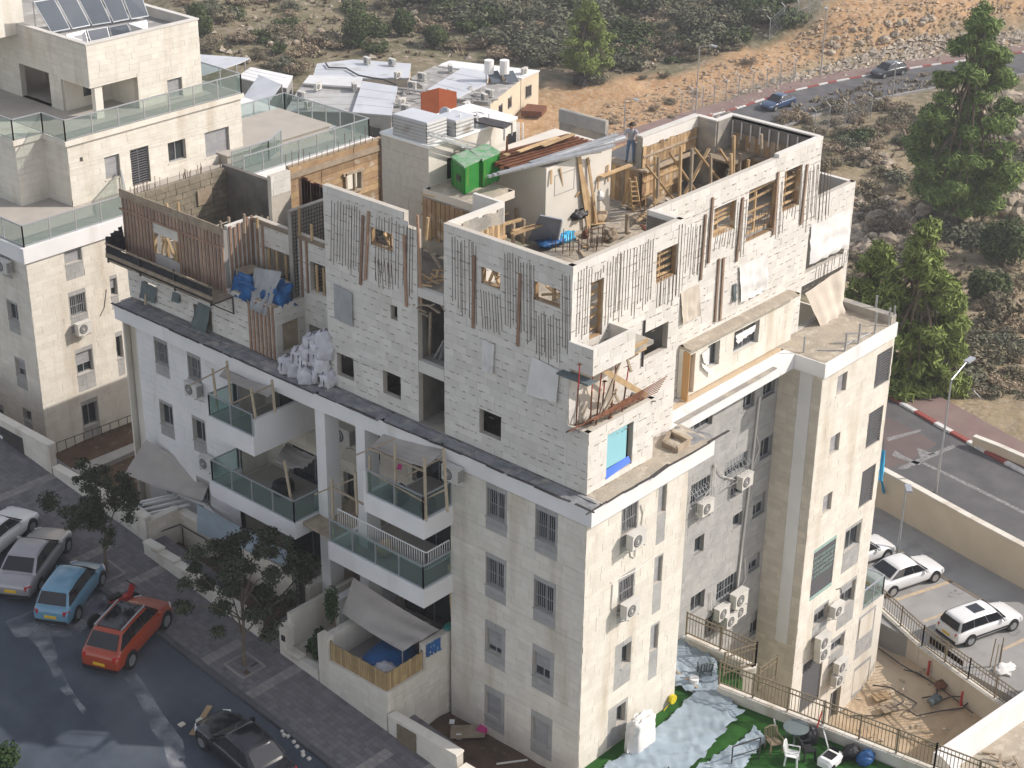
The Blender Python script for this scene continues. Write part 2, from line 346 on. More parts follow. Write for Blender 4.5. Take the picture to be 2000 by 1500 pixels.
def inside(p, poly):
 x, y = p; c = False; j = len(poly)-1
 for i in range(len(poly)):
  if (poly[i][1] > y) != (poly[j][1] > y) and x < (poly[j][0]-poly[i][0])*(y-poly[i][1])/(poly[j][1]-poly[i][1])+poly[i][0]: c = not c
  j = i
 return c
ORANGE = [(985, 300), (1030, 160), (1160, 168), (1240, 150), (1330, 140), (1420, 108), (1540, 75), (1660, -10), (2010, -10), (2010, 28), (1880, 50), (1750, 90), (1640, 118), (1560, 140), (1440, 180), (1380, 215), (1330, 262), (1250, 310), (1100, 330)]
BARE = [(1640, 360), (1740, 380), (1790, 430), (1760, 520), (1700, 520), (1640, 470)]
TAN = [(1330, 262), (1440, 180), (1640, 118), (1800, 70), (2010, 60), (2010, 98), (1790, 128), (1600, 160), (1440, 215)]
VERGE = [(1490, 245), (1600, 190), (1700, 165), (1810, 145), (1830, 170), (1700, 195), (1600, 215), (1560, 245)]
VERGE2 = [(1725, 815), (1740, 740), (1850, 860), (2010, 900), (2010, 945)]
mb = MB(); n0 = len(AY)
vs_ = [(x, y, HG[i][j]) for i, x in enumerate(AX) for j, y in enumerate(AY)]
fs_ = [(i*n0+j, (i+1)*n0+j, (i+1)*n0+j+1, i*n0+j+1) for i in range(len(AX)-1) for j in range(n0-1)]
mb.add(vs_, fs_)
def terrain_mat():
 m = bpy.data.materials.new('dry hillside earth'); m.use_nodes = True; n = m.node_tree.nodes; l = m.node_tree.links
 b = n['Principled BSDF']; b.inputs['Roughness'].default_value = 1; b.inputs['Specular IOR Level'].default_value = .1
 g = n.new('ShaderNodeNewGeometry'); a = n.new('ShaderNodeAttribute'); a.attribute_name = 'zone'
 sp = n.new('ShaderNodeSeparateColor'); l.new(a.outputs['Color'], sp.inputs[0])
 def nz(s, d=6):
  t = n.new('ShaderNodeTexNoise'); t.inputs['Scale'].default_value = s; t.inputs['Detail'].default_value = d; l.new(g.outputs['Position'], t.inputs[0]); return t.outputs[0]
 def ramp(v, lo, hi):
  r = n.new('ShaderNodeMapRange'); r.inputs[1].default_value = lo; r.inputs[2].default_value = hi; l.new(v, r.inputs[0]); return r.outputs[0]
 def mix(f, c1, c2):
  x = n.new('ShaderNodeMix'); x.data_type = 'RGBA'; l.new(f, x.inputs[0])
  for k, c in ((6, c1), (7, c2)):
   if isinstance(c, tuple): x.inputs[k].default_value = (*c, 1)
   else: l.new(c, x.inputs[k])
  return x.outputs[2]
 scrub = mix(ramp(nz(.09), .4, .6), (.20, .165, .105), (.135, .13, .072))
 scrub = mix(ramp(nz(.9), .45, .65), scrub, (.27, .225, .165))
 scrub = mix(ramp(nz(2.5), .58, .72), scrub, (.11, .10, .065))
 orange = mix(ramp(nz(.5), .38, .62), (.52, .325, .175), (.44, .245, .12))
 orange = mix(ramp(nz(2.2), .5, .7), orange, (.56, .42, .29))
 tan = mix(ramp(nz(.7), .4, .62), (.40, .305, .195), (.27, .205, .125))
 tan = mix(ramp(nz(3), .55, .7), tan, (.48, .42, .33))
 c = mix(sp.outputs[0], scrub, orange); c = mix(sp.outputs[1], c, tan); c = mix(sp.outputs[2], c, mix(ramp(nz(.3), .4, .6), (.52, .42, .30), (.46, .34, .225)))
 l.new(c, b.inputs['Base Color'])
 bp = n.new('ShaderNodeBump'); bp.inputs['Strength'].default_value = .8; bp.inputs['Distance'].default_value = .3
 l.new(nz(1.2, 8), bp.inputs['Height']); l.new(bp.outputs[0], b.inputs['Normal']); return m
ground = mb.build('ground', terrain_mat(), kind='structure', label='dry hillside and earth around the buildings', smooth=True)
ca = ground.data.color_attributes.new('zone', 'FLOAT_COLOR', 'POINT')
for i, v in enumerate(vs_):
 x, y, z = v; c = [0, 0, 0, 1]
 if 10 < x < 260 and -20 < y < 260:
  q = proj((x, y, z)); q = (q[0]+22*noise.noise((x*.12, y*.12, 0)), q[1]+12*noise.noise((x*.12, y*.12, 7)))
  if inside(q, ORANGE): c[0] = .75+.25*noise.noise((x*.3, y*.3, 3))
  if inside(q, TAN): c[1] = .8
  if inside(q, BARE): c[1] = .9
  elif q[0] > 1620 and q[1] > 190: c[1] = .45+.4*noise.noise((x*.15, y*.15, 11))
  if inside(q, VERGE) or inside(q, VERGE2): c[1] = .8
  if x < 29 and y < 12: c = [0, 0, 1, 1]
 ca.data[i].color = c
# ---- main street with kerb and pavement
KX = -6.3; WX = -3.4
def strip(mb, x0, x1, y0, y1, dz0, dz1, step=2.0, th=1.5):
 n = max(1, int((y1-y0)/step)); ys = [y0+(y1-y0)*i/n for i in range(n+1)]
 P = []
 for y in ys:
  P.append([(x0, y, sz(y)+dz0-th), (x0, y, sz(y)+dz0), (x1, y, sz(y)+dz1), (x1, y, sz(y)+dz1-th)])
 mb.grid(P)
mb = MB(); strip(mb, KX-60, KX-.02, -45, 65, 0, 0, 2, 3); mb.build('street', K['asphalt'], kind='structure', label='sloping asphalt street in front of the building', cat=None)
pav = MB(); strip(pav, KX+.24, WX+.15, -45, 65, .10, .12, 2, 3); strip(pav, WX+.15, -2.7, 21.9, 65, .12, .12, 2, 3); pav = pav.build('pavement', K['joint_grey'], kind='structure', label='block paved pavement along the walls')
kb = []
y = -6.0
while y < 46:
 m = MB(); a, b = y+.01, y+.99
 m.add([(KX, a, sz(a)-.2), (KX+.23, a, sz(a)-.2), (KX+.23, a, sz(a)+.135), (KX+.03, a, sz(a)+.135), (KX, a, sz(a)+.11),
           (KX, b, sz(b)-.2), (KX+.23, b, sz(b)-.2), (KX+.23, b, sz(b)+.135), (KX+.03, b, sz(b)+.135), (KX, b, sz(b)+.11)],
          [(0, 5, 9, 4), (4, 9, 8, 3), (3, 8, 7, 2), (0, 4, 3, 2, 1), (5, 6, 7, 8, 9)])
 m.build('kerbstone', K['kerb'], pav); y += 1.0
# paving blocks: the nearest 300 one by one, the others joined
rest = MB(); cnt = 0
yy = 4.4
while yy < 36:
 xx = KX+.26; k = 0
 while xx < -2.0:
  zc = sz(yy+.12)+.115+random.uniform(-.004, .005)
  light = (abs((yy-11.2) % 8.5) < .5) or (abs((yy-13.9) % 8.5) < .5 and xx < -4.2)
  tgt = rest if cnt >= 300 or light else MB()
  sl = .124*.12
  vs8 = [(xx, yy, zc-sl), (xx+.23, yy, zc-sl), (xx+.23, yy+.23, zc+sl), (xx, yy+.23, zc+sl)]
  vs8 = vs8+[(a, b, c+.012) for a, b, c in vs8]
  tgt.add(vs8, [(4, 5, 6, 7), (0, 1, 5, 4), (1, 2, 6, 5), (2, 3, 7, 6), (3, 0, 4, 7)], 1 if light and tgt is rest else 0)
  if tgt is not rest: tgt.build('paving_block', K['paving'], pav); cnt += 1
  xx += .242
 yy += .242
rest.build('paving_blocks', [K['paving'], K['paving_light']], pav, kind='stuff')
# ---- road: lower stretch, hidden bend and far stretch
def ribbon(line, o0, o1, dz, sub=4):
 pts = []
 for (a, b) in zip(line[:-1], line[1:]):
  for k in range(sub): t = k/sub; pts.append(tuple(a[i]+(b[i]-a[i])*t for i in range(3)))
 pts.append(line[-1])
 for _ in range(3): pts = [pts[0]]+[tuple((pts[i-1][j]+2*pts[i][j]+pts[i+1][j])/4 for j in range(3)) for i in range(1, len(pts)-1)]+[pts[-1]]
 P = []
 for i, p in enumerate(pts):
  a = pts[max(0, i-1)]; b = pts[min(len(pts)-1, i+1)]; dx, dy = b[0]-a[0], b[1]-a[1]; l = math.hypot(dx, dy); nx, ny = -dy/l, dx/l
  P.append([(p[0]+nx*o, p[1]+ny*o, p[2]+dz) for o in (o0, o1)])
 return P
def ribbon_solid(mb, line, o0, o1, dz, th, mi=0, sub=4):
 P = ribbon(line, o0, o1, dz, sub); Q = [[(a[0], a[1], a[2]-th), a, b, (b[0], b[1], b[2]-th)] for a, b in P]; mb.grid(Q[::-1], mi)
 return P
mb = MB(); ribbon_solid(mb, ROADC, -3.6, 3.2, 0, .5); road = mb.build('road', K['road'], kind='structure', label='asphalt road bending past the building')
def dashes(line, o0, o1, name, dz, parent, run=1.2, lim=(0, 1e9), cond=None):
 P = ribbon(line, o0, o1, 0, 12); acc = 0; k = 0; cur = [P[0]]
 for a, b in zip(P[:-1], P[1:]):
  acc += (Vector(b[0])-Vector(a[0])).length; cur.append(b)
  if acc > run:
   if cond is None or cond(b[0]):
    m = MB(); m.grid([[(q[0][0], q[0][1], q[0][2]-.2), (q[0][0], q[0][1], q[0][2]+dz), (q[1][0], q[1][1], q[1][2]+dz), (q[1][0], q[1][1], q[1][2]-.2)] for q in cur][::-1])
    m.build(name, K['kerb_red'] if k % 2 else K['kerb_white'], parent)
   k += 1; acc = 0; cur = [b]
dashes(LOWC, -3.63, -3.95, 'kerbstone', .13, road, 1.3, cond=lambda p: -4 < p[1] < 16)
FARL = FARC[2:]
dashes(FARL, 3.2, 3.42, 'kerbstone', .12, road, 1.3, cond=lambda p: 96 < p[0] < 165)
mb = MB(); ribbon_solid(mb, FARL, -3.95, -3.62, .08, .5); mb.build('edge_strip', K['paving_light'], road)
mb = MB(); ribbon_solid(mb, FARL, 3.52, 5.6, .12, .5); mb.build('pavement', K['paving_red'], kind='structure', label='reddish pavement along the far road')
mb = MB(); ribbon_solid(mb, LOWC, -3.96, -6.4, .12, .5); mb.build('pavement', K['paving_red'], kind='structure', label='reddish pavement along the near road')
# painted marks on the lower road (flat sheets 4 mm up)
def mark(poly, mat, z=-5.994):
 m = MB(); m.add([(a, b, z) for a, b in poly], [tuple(range(len(poly)))]); return m.build('road_marking', mat, road)
def pxm(pts, z): return [tuple(at('z', z, *p)[:2]) for p in pts]
mark(pxm([(1730, 855), (1740, 853), (1800, 838), (1798, 843), (1735, 862)], -6), K['line'])
mark(pxm([(1752, 915), (1765, 908), (1862, 868), (1866, 874), (1768, 917)], -6), K['line'])
mark(pxm([(1790, 874), (1797, 893), (1826, 886), (1812, 882)], -6), K['line'])
mark(pxm([(1800, 905), (1806, 903), (1900, 948), (2010, 1003), (2006, 1007)], -6), K['line'])
mark(pxm([(1742, 890), (1748, 880), (1770, 893), (1800, 905), (1796, 909)], -6), K['line'])
red = MB(); red.add([(a, b, -5.997) for a, b in pxm([(1722, 822), (1735, 815), (1795, 845), (1830, 868), (1770, 905), (1730, 915)], -6)], [tuple(range(6))]); red.build('red_surfacing', K['road_red'], road)
# ---- parking lot
PZ = -7.5
mb = MB(); mb.prism([(27.4, 16), (41.5, 16), (40.2, 2), (37.9, -10), (36, -22), (22.8, -22), (24.6, -8), (26.2, 2.3)], -9.5, PZ); park = mb.build('parking_lot', K['parking'], kind='structure', label='paved parking lot beside the building')
def pline(name, pts, mat):
 m = MB(); q = [at('z', PZ+.004, *p) for p in pts]; m.add([tuple(v) for v in q], [tuple(range(len(q)))]); m.build(name, mat, park)
for pts in ([(1745, 1170), (1752, 1174), (1862, 1137), (1858, 1132)], [(1800, 1212), (1806, 1215), (1905, 1180), (1899, 1177)], [(1818, 1115), (1822, 1112), (1938, 1181), (1933, 1184)],
   [(1700, 1057), (1704, 1053), (1768, 1078), (1765, 1083)], [(1772, 1088), (1776, 1085), (1822, 1112), (1818, 1115)], [(1955, 1268), (1962, 1270), (2005, 1250), (2005, 1243)]):
 pline('bay_line', pts, K['line_yellow'])
# stencilled bay numbers as the photograph shows them
def pl2(pts, wpx=2.4):
 for a, b in zip(pts[:-1], pts[1:]):
  dx, dy = b[0]-a[0], b[1]-a[1]; l = math.hypot(dx, dy) or 1; ox, oy = -dy/l*wpx/2, dx/l*wpx/2
  pline('bay_number', [(a[0]-ox, a[1]-oy), (b[0]-ox, b[1]-oy), (b[0]+ox, b[1]+oy), (a[0]+ox, a[1]+oy)], K['line'])
pl2([(1883, 1157), (1872, 1161), (1866, 1153)]); pl2([(1866, 1153), (1859, 1167), (1851, 1163)]); pl2([(1850, 1160), (1870, 1152)])
pl2([(1712, 1080), (1722, 1076)]); pl2([(1716, 1085), (1727, 1081)]); pl2([(1718, 1074), (1727, 1084)])
pl2([(1968, 1236), (1985, 1228), (1992, 1233), (1978, 1242), (1968, 1236)]); pl2([(1984, 1240), (1996, 1247)])
# small spalls and stains on the street: pale cement spill trails
def spill(name, pts, w0):
 P = []
 for (px, py, ww) in pts:
  y0 = None
  p = at('z', 0, px, py)
  for _ in range(6): p = at('z', sz(p.y)+.004, px, py)
  P.append((p, ww))
 m = MB(); G = []
 for i, (p, ww) in enumerate(P):
  a = P[max(0, i-1)][0]; b = P[min(len(P)-1, i+1)][0]; d = (b-a).normalized(); n_ = Vector((-d.y, d.x, 0))
  row = []
  for t in (-1, -.3, .4, 1):
   q = p+n_*(ww*t+random.uniform(-.08, .08)); row.append((q.x, q.y, sz(q.y)+.005))
  G.append(row)
 m.grid(G); return m.build(name, K['spill'], kind='stuff', label='pale cement slurry trail dried on the street')
def spill_mat():
 m = bpy.data.materials.new('dried cement slurry'); m.use_nodes = True; n = m.node_tree.nodes; l = m.node_tree.links
 b = n['Principled BSDF']; b.inputs['Base Color'].default_value = (.33, .35, .365, 1); b.inputs['Roughness'].default_value = .95
 g = n.new('ShaderNodeNewGeometry'); t = n.new('ShaderNodeTexNoise'); t.inputs['Scale'].default_value = 1.4; t.inputs['Detail'].default_value = 8; l.new(g.outputs['Position'], t.inputs[0])
 r = n.new('ShaderNodeMapRange'); r.inputs[1].default_value = .36; r.inputs[2].default_value = .62; r.inputs[4].default_value = .55; l.new(t.outputs[0], r.inputs[0]); l.new(r.outputs[0], b.inputs['Alpha']); return m
K['spill'] = spill_mat()
spill('cement_spill', [(70, 1225, .5), (88, 1262, .35), (105, 1300, .25), (125, 1340, .22), (150, 1372, .15), (172, 1398, .08)], 0)
spill('cement_spill', [(255, 1318, .25), (275, 1345, .3), (295, 1385, .35), (315, 1420, .35), (340, 1450, .4), (352, 1500, .35)], 0)
spill('cement_spill', [(20, 1230, .6), (70, 1215, .9), (130, 1225, .8), (185, 1180, .6), (215, 1165, .3)], 0)
# ---- solid ground slabs round the building
mb = MB(); G = []
for i in range(14):
 x = WX+.1+i*(3.75/13); G.append([(x, -13+j*19.9/24, -1.05+.12*noise.noise((x*.9, j*.7, 2))-.03*(j-12)*.1) for j in range(25)])
mb.grid(G); mb.build('garden_soil', K['soil'], kind='structure', label='dark bare garden soil at the foot of the wall', smooth=True)
mb = MB(); mb.box((-2.8, 6.9, -3), (3, 24, .15)); mb.box((-2.8, 24, -3), (.4, 26.6, .15)); mb.build('courtyard', K['paving_light'], kind='structure', label='courtyard ground behind the garden walls')
mb = MB(); G = []
for i in range(12):
 x = -1.8+i*1.5; G.append([(x, 26.4+j*.87, .18+.1*noise.noise((x, j*.6, 4))) for j in range(13)])
mb.grid(G); mb.build('neighbour_soil', K['soil'], kind='structure', label='brown soil strip between the two buildings', smooth=True)
mb = MB(); mb.prism([(.1, .3), (5.9, .3), (5.9, 2.4), (10.2, 2.4), (9.5, -1.2), (7.75, -1.2), (8.35, -9.4), (9.1, -16), (.1, -16)], -10.2, -.5); mb.build('lawn', K['turf'], kind='structure', label='bright artificial lawn beside the sunlit wall')
# ================================================================ facade helpers
class Face:
 """vertical plane of a building: 'L' looks towards -x (u = y), 'R' looks towards -y (u = x), 'B' looks to +x"""
 def __init__(s, k, v): s.k = k; s.v = v; s.ax = 'x' if k in 'LB' else 'y'
 def p(s, u, z, d=0):
  if s.k == 'L': return (s.v-d, u, z)
  if s.k == 'B': return (s.v+d, u, z)
  return (u, s.v-d, z)
 def uz(s, px, py):
  q = at(s.ax, s.v, px, py); return (q.y if s.ax == 'x' else q.x), q.z
 def rect(s, tl, br):
  a = s.uz(*tl); b = s.uz(*br); return (min(a[0], b[0]), max(a[0], b[0]), b[1], a[1])
 def box(s, mb, u0, u1, z0, z1, d0, d1, mi=0): mb.box(s.p(u0, z0, d0), s.p(u1, z1, d1), mi)
def cuts(lo, hi, vals):
 return sorted({round(v, 4) for v in [lo, hi]+[v for v in vals if lo < v < hi]})
def wall(face, u0, u1, z0, z1, holes=(), th=.22, mb=None, top=None):
 """wall slab with real openings (front, back, reveals and rim)"""
 mb = mb or MB(); us = cuts(u0, u1, [v for h in holes for v in h[:2]]); zs = cuts(z0, z1, [v for h in holes for v in h[2:4]])
 solid = {}
 for i in range(len(us)-1):
  for j in range(len(zs)-1):
   uc = (us[i]+us[i+1])/2; zc = (zs[j]+zs[j+1])/2
   solid[i, j] = not any(h[0] < uc < h[1] and h[2] < zc < h[3] for h in holes)
 flip = face.k in 'L'
 def q(a, b, c, d):
  mb.add([a, b, c, d], [(0, 1, 2, 3) if not flip else (3, 2, 1, 0)])
 for (i, j), s in solid.items():
  if not s: continue
  a, b, c, d = us[i], us[i+1], zs[j], zs[j+1]; P = face.p
  q(P(a, c), P(b, c), P(b, d), P(a, d)); q(P(b, c, -th), P(a, c, -th), P(a, d, -th), P(b, d, -th))
  if not solid.get((i-1, j)): q(P(a, c, -th), P(a, c), P(a, d), P(a, d, -th))
  if not solid.get((i+1, j)): q(P(b, c), P(b, c, -th), P(b, d, -th), P(b, d))
  if not solid.get((i, j-1)): q(P(a, c, -th), P(b, c, -th), P(b, c), P(a, c))
  if not solid.get((i, j+1)): q(P(a, d), P(b, d), P(b, d, -th), P(a, d, -th))
 return mb
def clad(face, u0, u1, z0, z1, holes, mat, parent, bw=.6, bh=.3, t=.018, gap=.006, indiv=0, iz=None, iu=None, name='stone', dash=None, seed=1, top=None, base=None):
 """stone facing laid in courses round the openings; the first `indiv` full stones in the window iu x iz become objects"""
 rnd = random.Random(seed); stuff = MB(); dsh = MB(); proto = None; left = indiv
 nrow = max(1, round((z1-z0)/bh)); H = (z1-z0)/nrow
 for r in range(nrow):
  a, b = z0+r*H, z0+(r+1)*H
  zs = cuts(a, b, [v for h in holes for v in h[2:4] if h[1] > u0 and h[0] < u1 and a+.03 < v < b-.03])
  off = rnd.uniform(0, bw)
  for c, d in zip(zs[:-1], zs[1:]):
   zc = (c+d)/2; iv = [(u0, u1)]
   for h in holes:
    if h[2] < zc < h[3]:
     nv = []
     for p, q in iv:
      if h[1] <= p or h[0] >= q: nv.append((p, q)); continue
      if h[0] > p: nv.append((p, h[0]))
      if h[1] < q: nv.append((h[1], q))
     iv = nv
   for p, q in iv:
    if top:
     pass
    u = u0-off
    while u < q:
     v = u+bw*rnd.choice((1, 1, 1, .75, 1.2)); x0 = max(u, p); x1 = min(v, q); u = v
     if x1-x0 < .03: continue
     if top and d > top((x0+x1)/2)+.01: continue
     if base and c < base((x0+x1)/2)-.01: continue
     pr = t+rnd.uniform(-.004, .006)
     full = c == a and d == b and abs(x1-x0-bw) < 1e-6
     if left > 0 and full and (iz is None or iz[0] <= zc <= iz[1]) and (iu is None or iu[0] <= x0 <= iu[1]):
      if proto is None:
       m = MB(); m.box(face.p(gap/2, gap/2, 0), face.p(bw-gap/2, H-gap/2, t));
       base_pt = Vector(face.p(0, 0, 0)); o = m.build(name, mat, None, at0=base_pt); proto = o
       if parent: o.parent = parent
      else:
       o = proto.copy(); col.objects.link(o)
      o.location = Vector(face.p(x0, a, rnd.uniform(-.004, .006)))-org(parent); left -= 1
     else:
      face.box(stuff, x0+gap/2, x1-gap/2, c+gap/2, d-gap/2, 0, pr)
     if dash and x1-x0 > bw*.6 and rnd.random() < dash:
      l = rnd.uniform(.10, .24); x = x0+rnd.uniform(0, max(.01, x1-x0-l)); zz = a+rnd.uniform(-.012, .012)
      face.box(dsh, x, min(x+l, q), zz-.007, zz+.008, t*.6, t+.014)  # thin dark box drawn as the shade along an open joint
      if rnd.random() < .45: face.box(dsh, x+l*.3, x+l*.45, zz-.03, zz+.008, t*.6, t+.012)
 if stuff.v: stuff.build('stone_courses', mat, parent, kind='stuff')
 if dsh.v: dsh.build('joint_shade_dashes', K['wedge'], parent, kind='stuff')
def bars_grid(mb, face, u0, u1, z0, z1, d, nu, nz, t=.02):
 for i in range(nu+1):
  u = u0+(u1-u0)*i/nu; face.box(mb, u-t/2, u+t/2, z0, z1, d, d+t)
 for j in range(nz+1):
  z = z0+(z1-z0)*j/nz; face.box(mb, u0, u1, z-t/2, z+t/2, d+.001, d+t+.001)
def window(face, h, parent, style='pane', depth=.2, open_=0, blind=1.0, mat_frame='alu', grille=0, sill='stone_grey'):
 """window part with pane, frame bars, roller blind, grille and sill as sub-parts"""
 u0, u1, z0, z1 = h; fr = MB(); f = .045; D = -depth
 for a in ((u0, u0+f, z0, z1), (u1-f, u1, z0, z1), (u0+f, u1-f, z0, z0+f), (u0+f, u1-f, z1-f, z1)): face.box(fr, *a, D, D+.05)
 if u1-u0 > .7: face.box(fr, (u0+u1)/2-.02, (u0+u1)/2+.02, z0+f, z1-f, D+.002, D+.045)
 wd = fr.build('window', K[mat_frame], parent)
 pn = MB(); face.box(pn, u0+f, u1-f, z0+f, z1-f, D+.01, D+.022); pn.build('pane', K['pane'], wd)
 if style == 'blind' and blind > 0:
  zb = z1-(z1-z0)*blind; n = max(2, int((z1-zb)/.09)); sl = MB()
  for k in range(n):
   a = zb+(z1-zb)*k/n; b = zb+(z1-zb)*(k+1)/n
   face.box(sl, u0+.02, u1-.02, a+.008, b-.004, D+.055, D+.075)
  sl.build('blind', K['slats'], wd)
 if style == 'louvre':
  n = max(3, int((z1-z0)/.12)); sl = MB()
  for k in range(n):
   a = z0+(z1-z0)*(k+.5)/n; P = face.p
   sl.bar(P((u0), a, D+.10), P((u1), a, D+.10), .10, .02, up=(0, 0, 1)) if False else face.box(sl, u0+.01, u1-.01, a-.03, a+.015, D+.07, D+.13)
  sl.build('louvre', K['louvre'], wd)
 if grille:
  g = MB(); bars_grid(g, face, u0+.02, u1-.02, z0+.04, z1-.04, -.05, grille, 2, .018); g.build('grille', K['slats'] if grille > 7 else K['alu'], wd)
 if sill:
  s = MB(); face.box(s, u0-.05, u1+.05, z0-.06, z0-.002, -depth+.02, .045); s.build('sill', K[sill], wd)
 return wd
def surround(face, rects, hole, mat, parent, seed):
 """grey stone panel above and below a window"""
 s = MB(); rnd = random.Random(seed)
 u0, u1, z0, z1 = rects; a0, a1, b0, b1 = hole
 def panel(p, q, r, t):
  if q-p < .02 or t-r < .02: return
  n = max(1, round((t-r)/.32))
  for k in range(n):
   c = r+(t-r)*k/n; d = r+(t-r)*(k+1)/n; m = max(1, round((q-p)/.55)); o = .5 if k % 2 and m > 1 else 0
   es = [p]+[p+(q-p)*(i+o)/m for i in range(0 if o else 1, m)]+[q]
   for e, g in zip(es[:-1], es[1:]):
    if g-e > .02: face.box(s, e+.004, g-.004, c+.004, d-.004, -.02, .012+rnd.uniform(0, .006))
 panel(u0, u1, z0, b0); panel(u0, u1, b1, z1); panel(u0, a0, b0, b1); panel(a1, u1, b0, b1)
 return s.build('window_surround', mat, parent)
def ac_proto():
 t = thing('air_conditioner', 'x', 'air conditioner', (0, 0, 0))
 m = MB(); m.box((-.40, -.15, .0), (.40, .15, .60)); m.box((-.42, -.165, .58), (.42, .165, .615)); c = m.build('casing', K['ac'], t)
 m = MB(); m.tube((-.10, -.152, .30), (-.10, -.165, .30), .235, n=18); g = m.build('fan_grille', K['ac_dark'], c)
 m = MB()
 for k in range(3): m.tube((-.10, -.166, .30), (-.10, -.172-.001*k, .30), .235-.0, n=18) if k == 9 else None
 for r in (.09, .17):
  for i in range(16):
   a, b = 2*math.pi*i/16, 2*math.pi*(i+1)/16
   m.tube((-.10+r*math.cos(a), -.17, .30+r*math.sin(a)), (-.10+r*math.cos(b), -.17, .30+r*math.sin(b)), .009, n=4)
 m.tube((-.1, -.165, .3), (-.1, -.18, .3), .045, n=10); m.build('fan_guard', K['ac'], c)
 m = MB()
 for k in range(7): m.box((.405, -.12, .08+k*.07), (.412, .12, .11+k*.07))
 m.build('side_vents', K['ac_dark'], c)
 m = MB()
 for s in (-.3, .3):
  m.box((s-.02, -.18, -.04), (s+.02, .30, -.002)); m.bar((s, .28, -.30), (s, -.12, -.03), .025)
 m.build('bracket', K['steel'], t)
 return t
AC0 = ac_proto(); ACT = tree_list(AC0); AC_USED = [False]
def ac(loc, rz, label, group='air conditioner units on the walls', scale=None):
 if not AC_USED[0]:
  AC_USED[0] = True; AC0.location = loc; AC0.rotation_euler.z = rz; AC0['label'] = label; AC0['group'] = group
  if scale: AC0.scale = (scale,)*3
  return AC0
 return duplicate(AC0, ACT, loc, rz, label, group, scale)
def ac_on(face, px, py, label, out=.32, drop=.3, scale=1.0, **k):
 u, z = face.uz(px, py); q = Vector(face.p(u, z, out));
 # px is seen in front of the wall: slide along the ray to the unit's own plane
 q = at(face.ax, q.x if face.ax == 'x' else q.y, px, py)
 return ac((q.x, q.y, q.z-drop), rad(-90) if face.k == 'L' else 0, label, scale=scale, **k)
def cable(name, pts, r, mat, parent=None, **k):
 m = MB(); m.path([Vector(p) for p in pts], r, 5); return m.build(name, mat, parent, **k)
def sag(p, q, s, n=8):
 p = Vector(p); q = Vector(q); return [p.lerp(q, i/n)-Vector((0, 0, s*4*(i/n)*(1-i/n))) for i in range(n+1)]
def cloth(name, P, mat, label, cat='tarpaulin', group=None, th=.012, wr=.05, n=12, sagz=.0, folds=4, seed=1, parent=None):
 """cloth sheet over four corners P00,P10,P11,P01 with folds and sag, two sided with thickness"""
 a, b, c, d = [Vector(p) for p in P]; nor = (b-a).cross(d-a).normalized(); G = []
 for i in range(n+1):
  row = []
  for j in range(n+1):
   u, v = i/n, j/n; p = a*(1-u)*(1-v)+b*u*(1-v)+c*u*v+d*(1-u)*v
   k = wr*(math.sin(u*folds*6.28+seed+v*1.5)*.5+noise.noise((u*4+seed, v*4, seed))*1.2)*(.25+.75*v)
   row.append(p+nor*k-Vector((0, 0, sagz*4*v*(1-v)*(.3+.7*4*u*(1-u)))))
  G.append(row)
 m = MB(); m.grid(G); m.grid([[p-nor*th for p in r] for r in G][::-1])
 R1 = [G[i][0] for i in range(n+1)];
 for E_ in ([G[i][0] for i in range(n+1)], [G[n][j] for j in range(n+1)], [G[i][n] for i in range(n, -1, -1)], [G[0][j] for j in range(n, -1, -1)]):
  m.grid([[p, p-nor*th] for p in E_])
 if parent: return m.build(name, mat, parent, smooth=True)
 return m.build(name, mat, None, label, cat, group, smooth=True, at0=(a+b+c+d)/4)
def railing_glass(parent, pts, h=1.0, glass='rail_glass', post=1.4, base=0.0, name='balustrade', lean=None):
 """framed glass balustrade along a polyline of base points"""
 f = MB(); g = MB()
 for a, b in zip(pts[:-1], pts[1:]):
  a = Vector(a); b = Vector(b); L = (b-a).length; n = max(1, round(L/post)); up = Vector((0, 0, 1))
  f.bar(a+up*h, b+up*h, .07, .05); f.bar(a+up*.06, b+up*.06, .05, .04)
  for i in range(n+1):
   p = a.lerp(b, i/n); f.bar(p, p+up*h, .055, .055)
  for i in range(n):
   p = a.lerp(b, (i+.04)/n); q = a.lerp(b, (i+.96)/n); d = (b-a).normalized(); s = Vector((-d.y, d.x, 0))*.006
   z0, z1 = up*.09, up*(h-.04); vs = [p+z0-s, q+z0-s, q+z1-s, p+z1-s, p+z0+s, q+z0+s, q+z1+s, p+z1+s]
   g.add(vs, [(0, 1, 2, 3), (7, 6, 5, 4), (0, 4, 5, 1), (2, 6, 7, 3)])
 o = f.build(name, K['alu'], parent); g.build('glass', K[glass], o); return o
# ================================================================ the main building
MAIN = thing('apartment_building', 'cream stone apartment block with raw new storeys being built on its roof', 'building', (0, 0, -1))
L0 = Face('L', 0.0); R0 = Face('R', 0.0); REC = Face('R', 2.6); WR = Face('R', .5); WLs = Face('L', 15.95); RECL = Face('L', 1.7)
ZL = 11.0
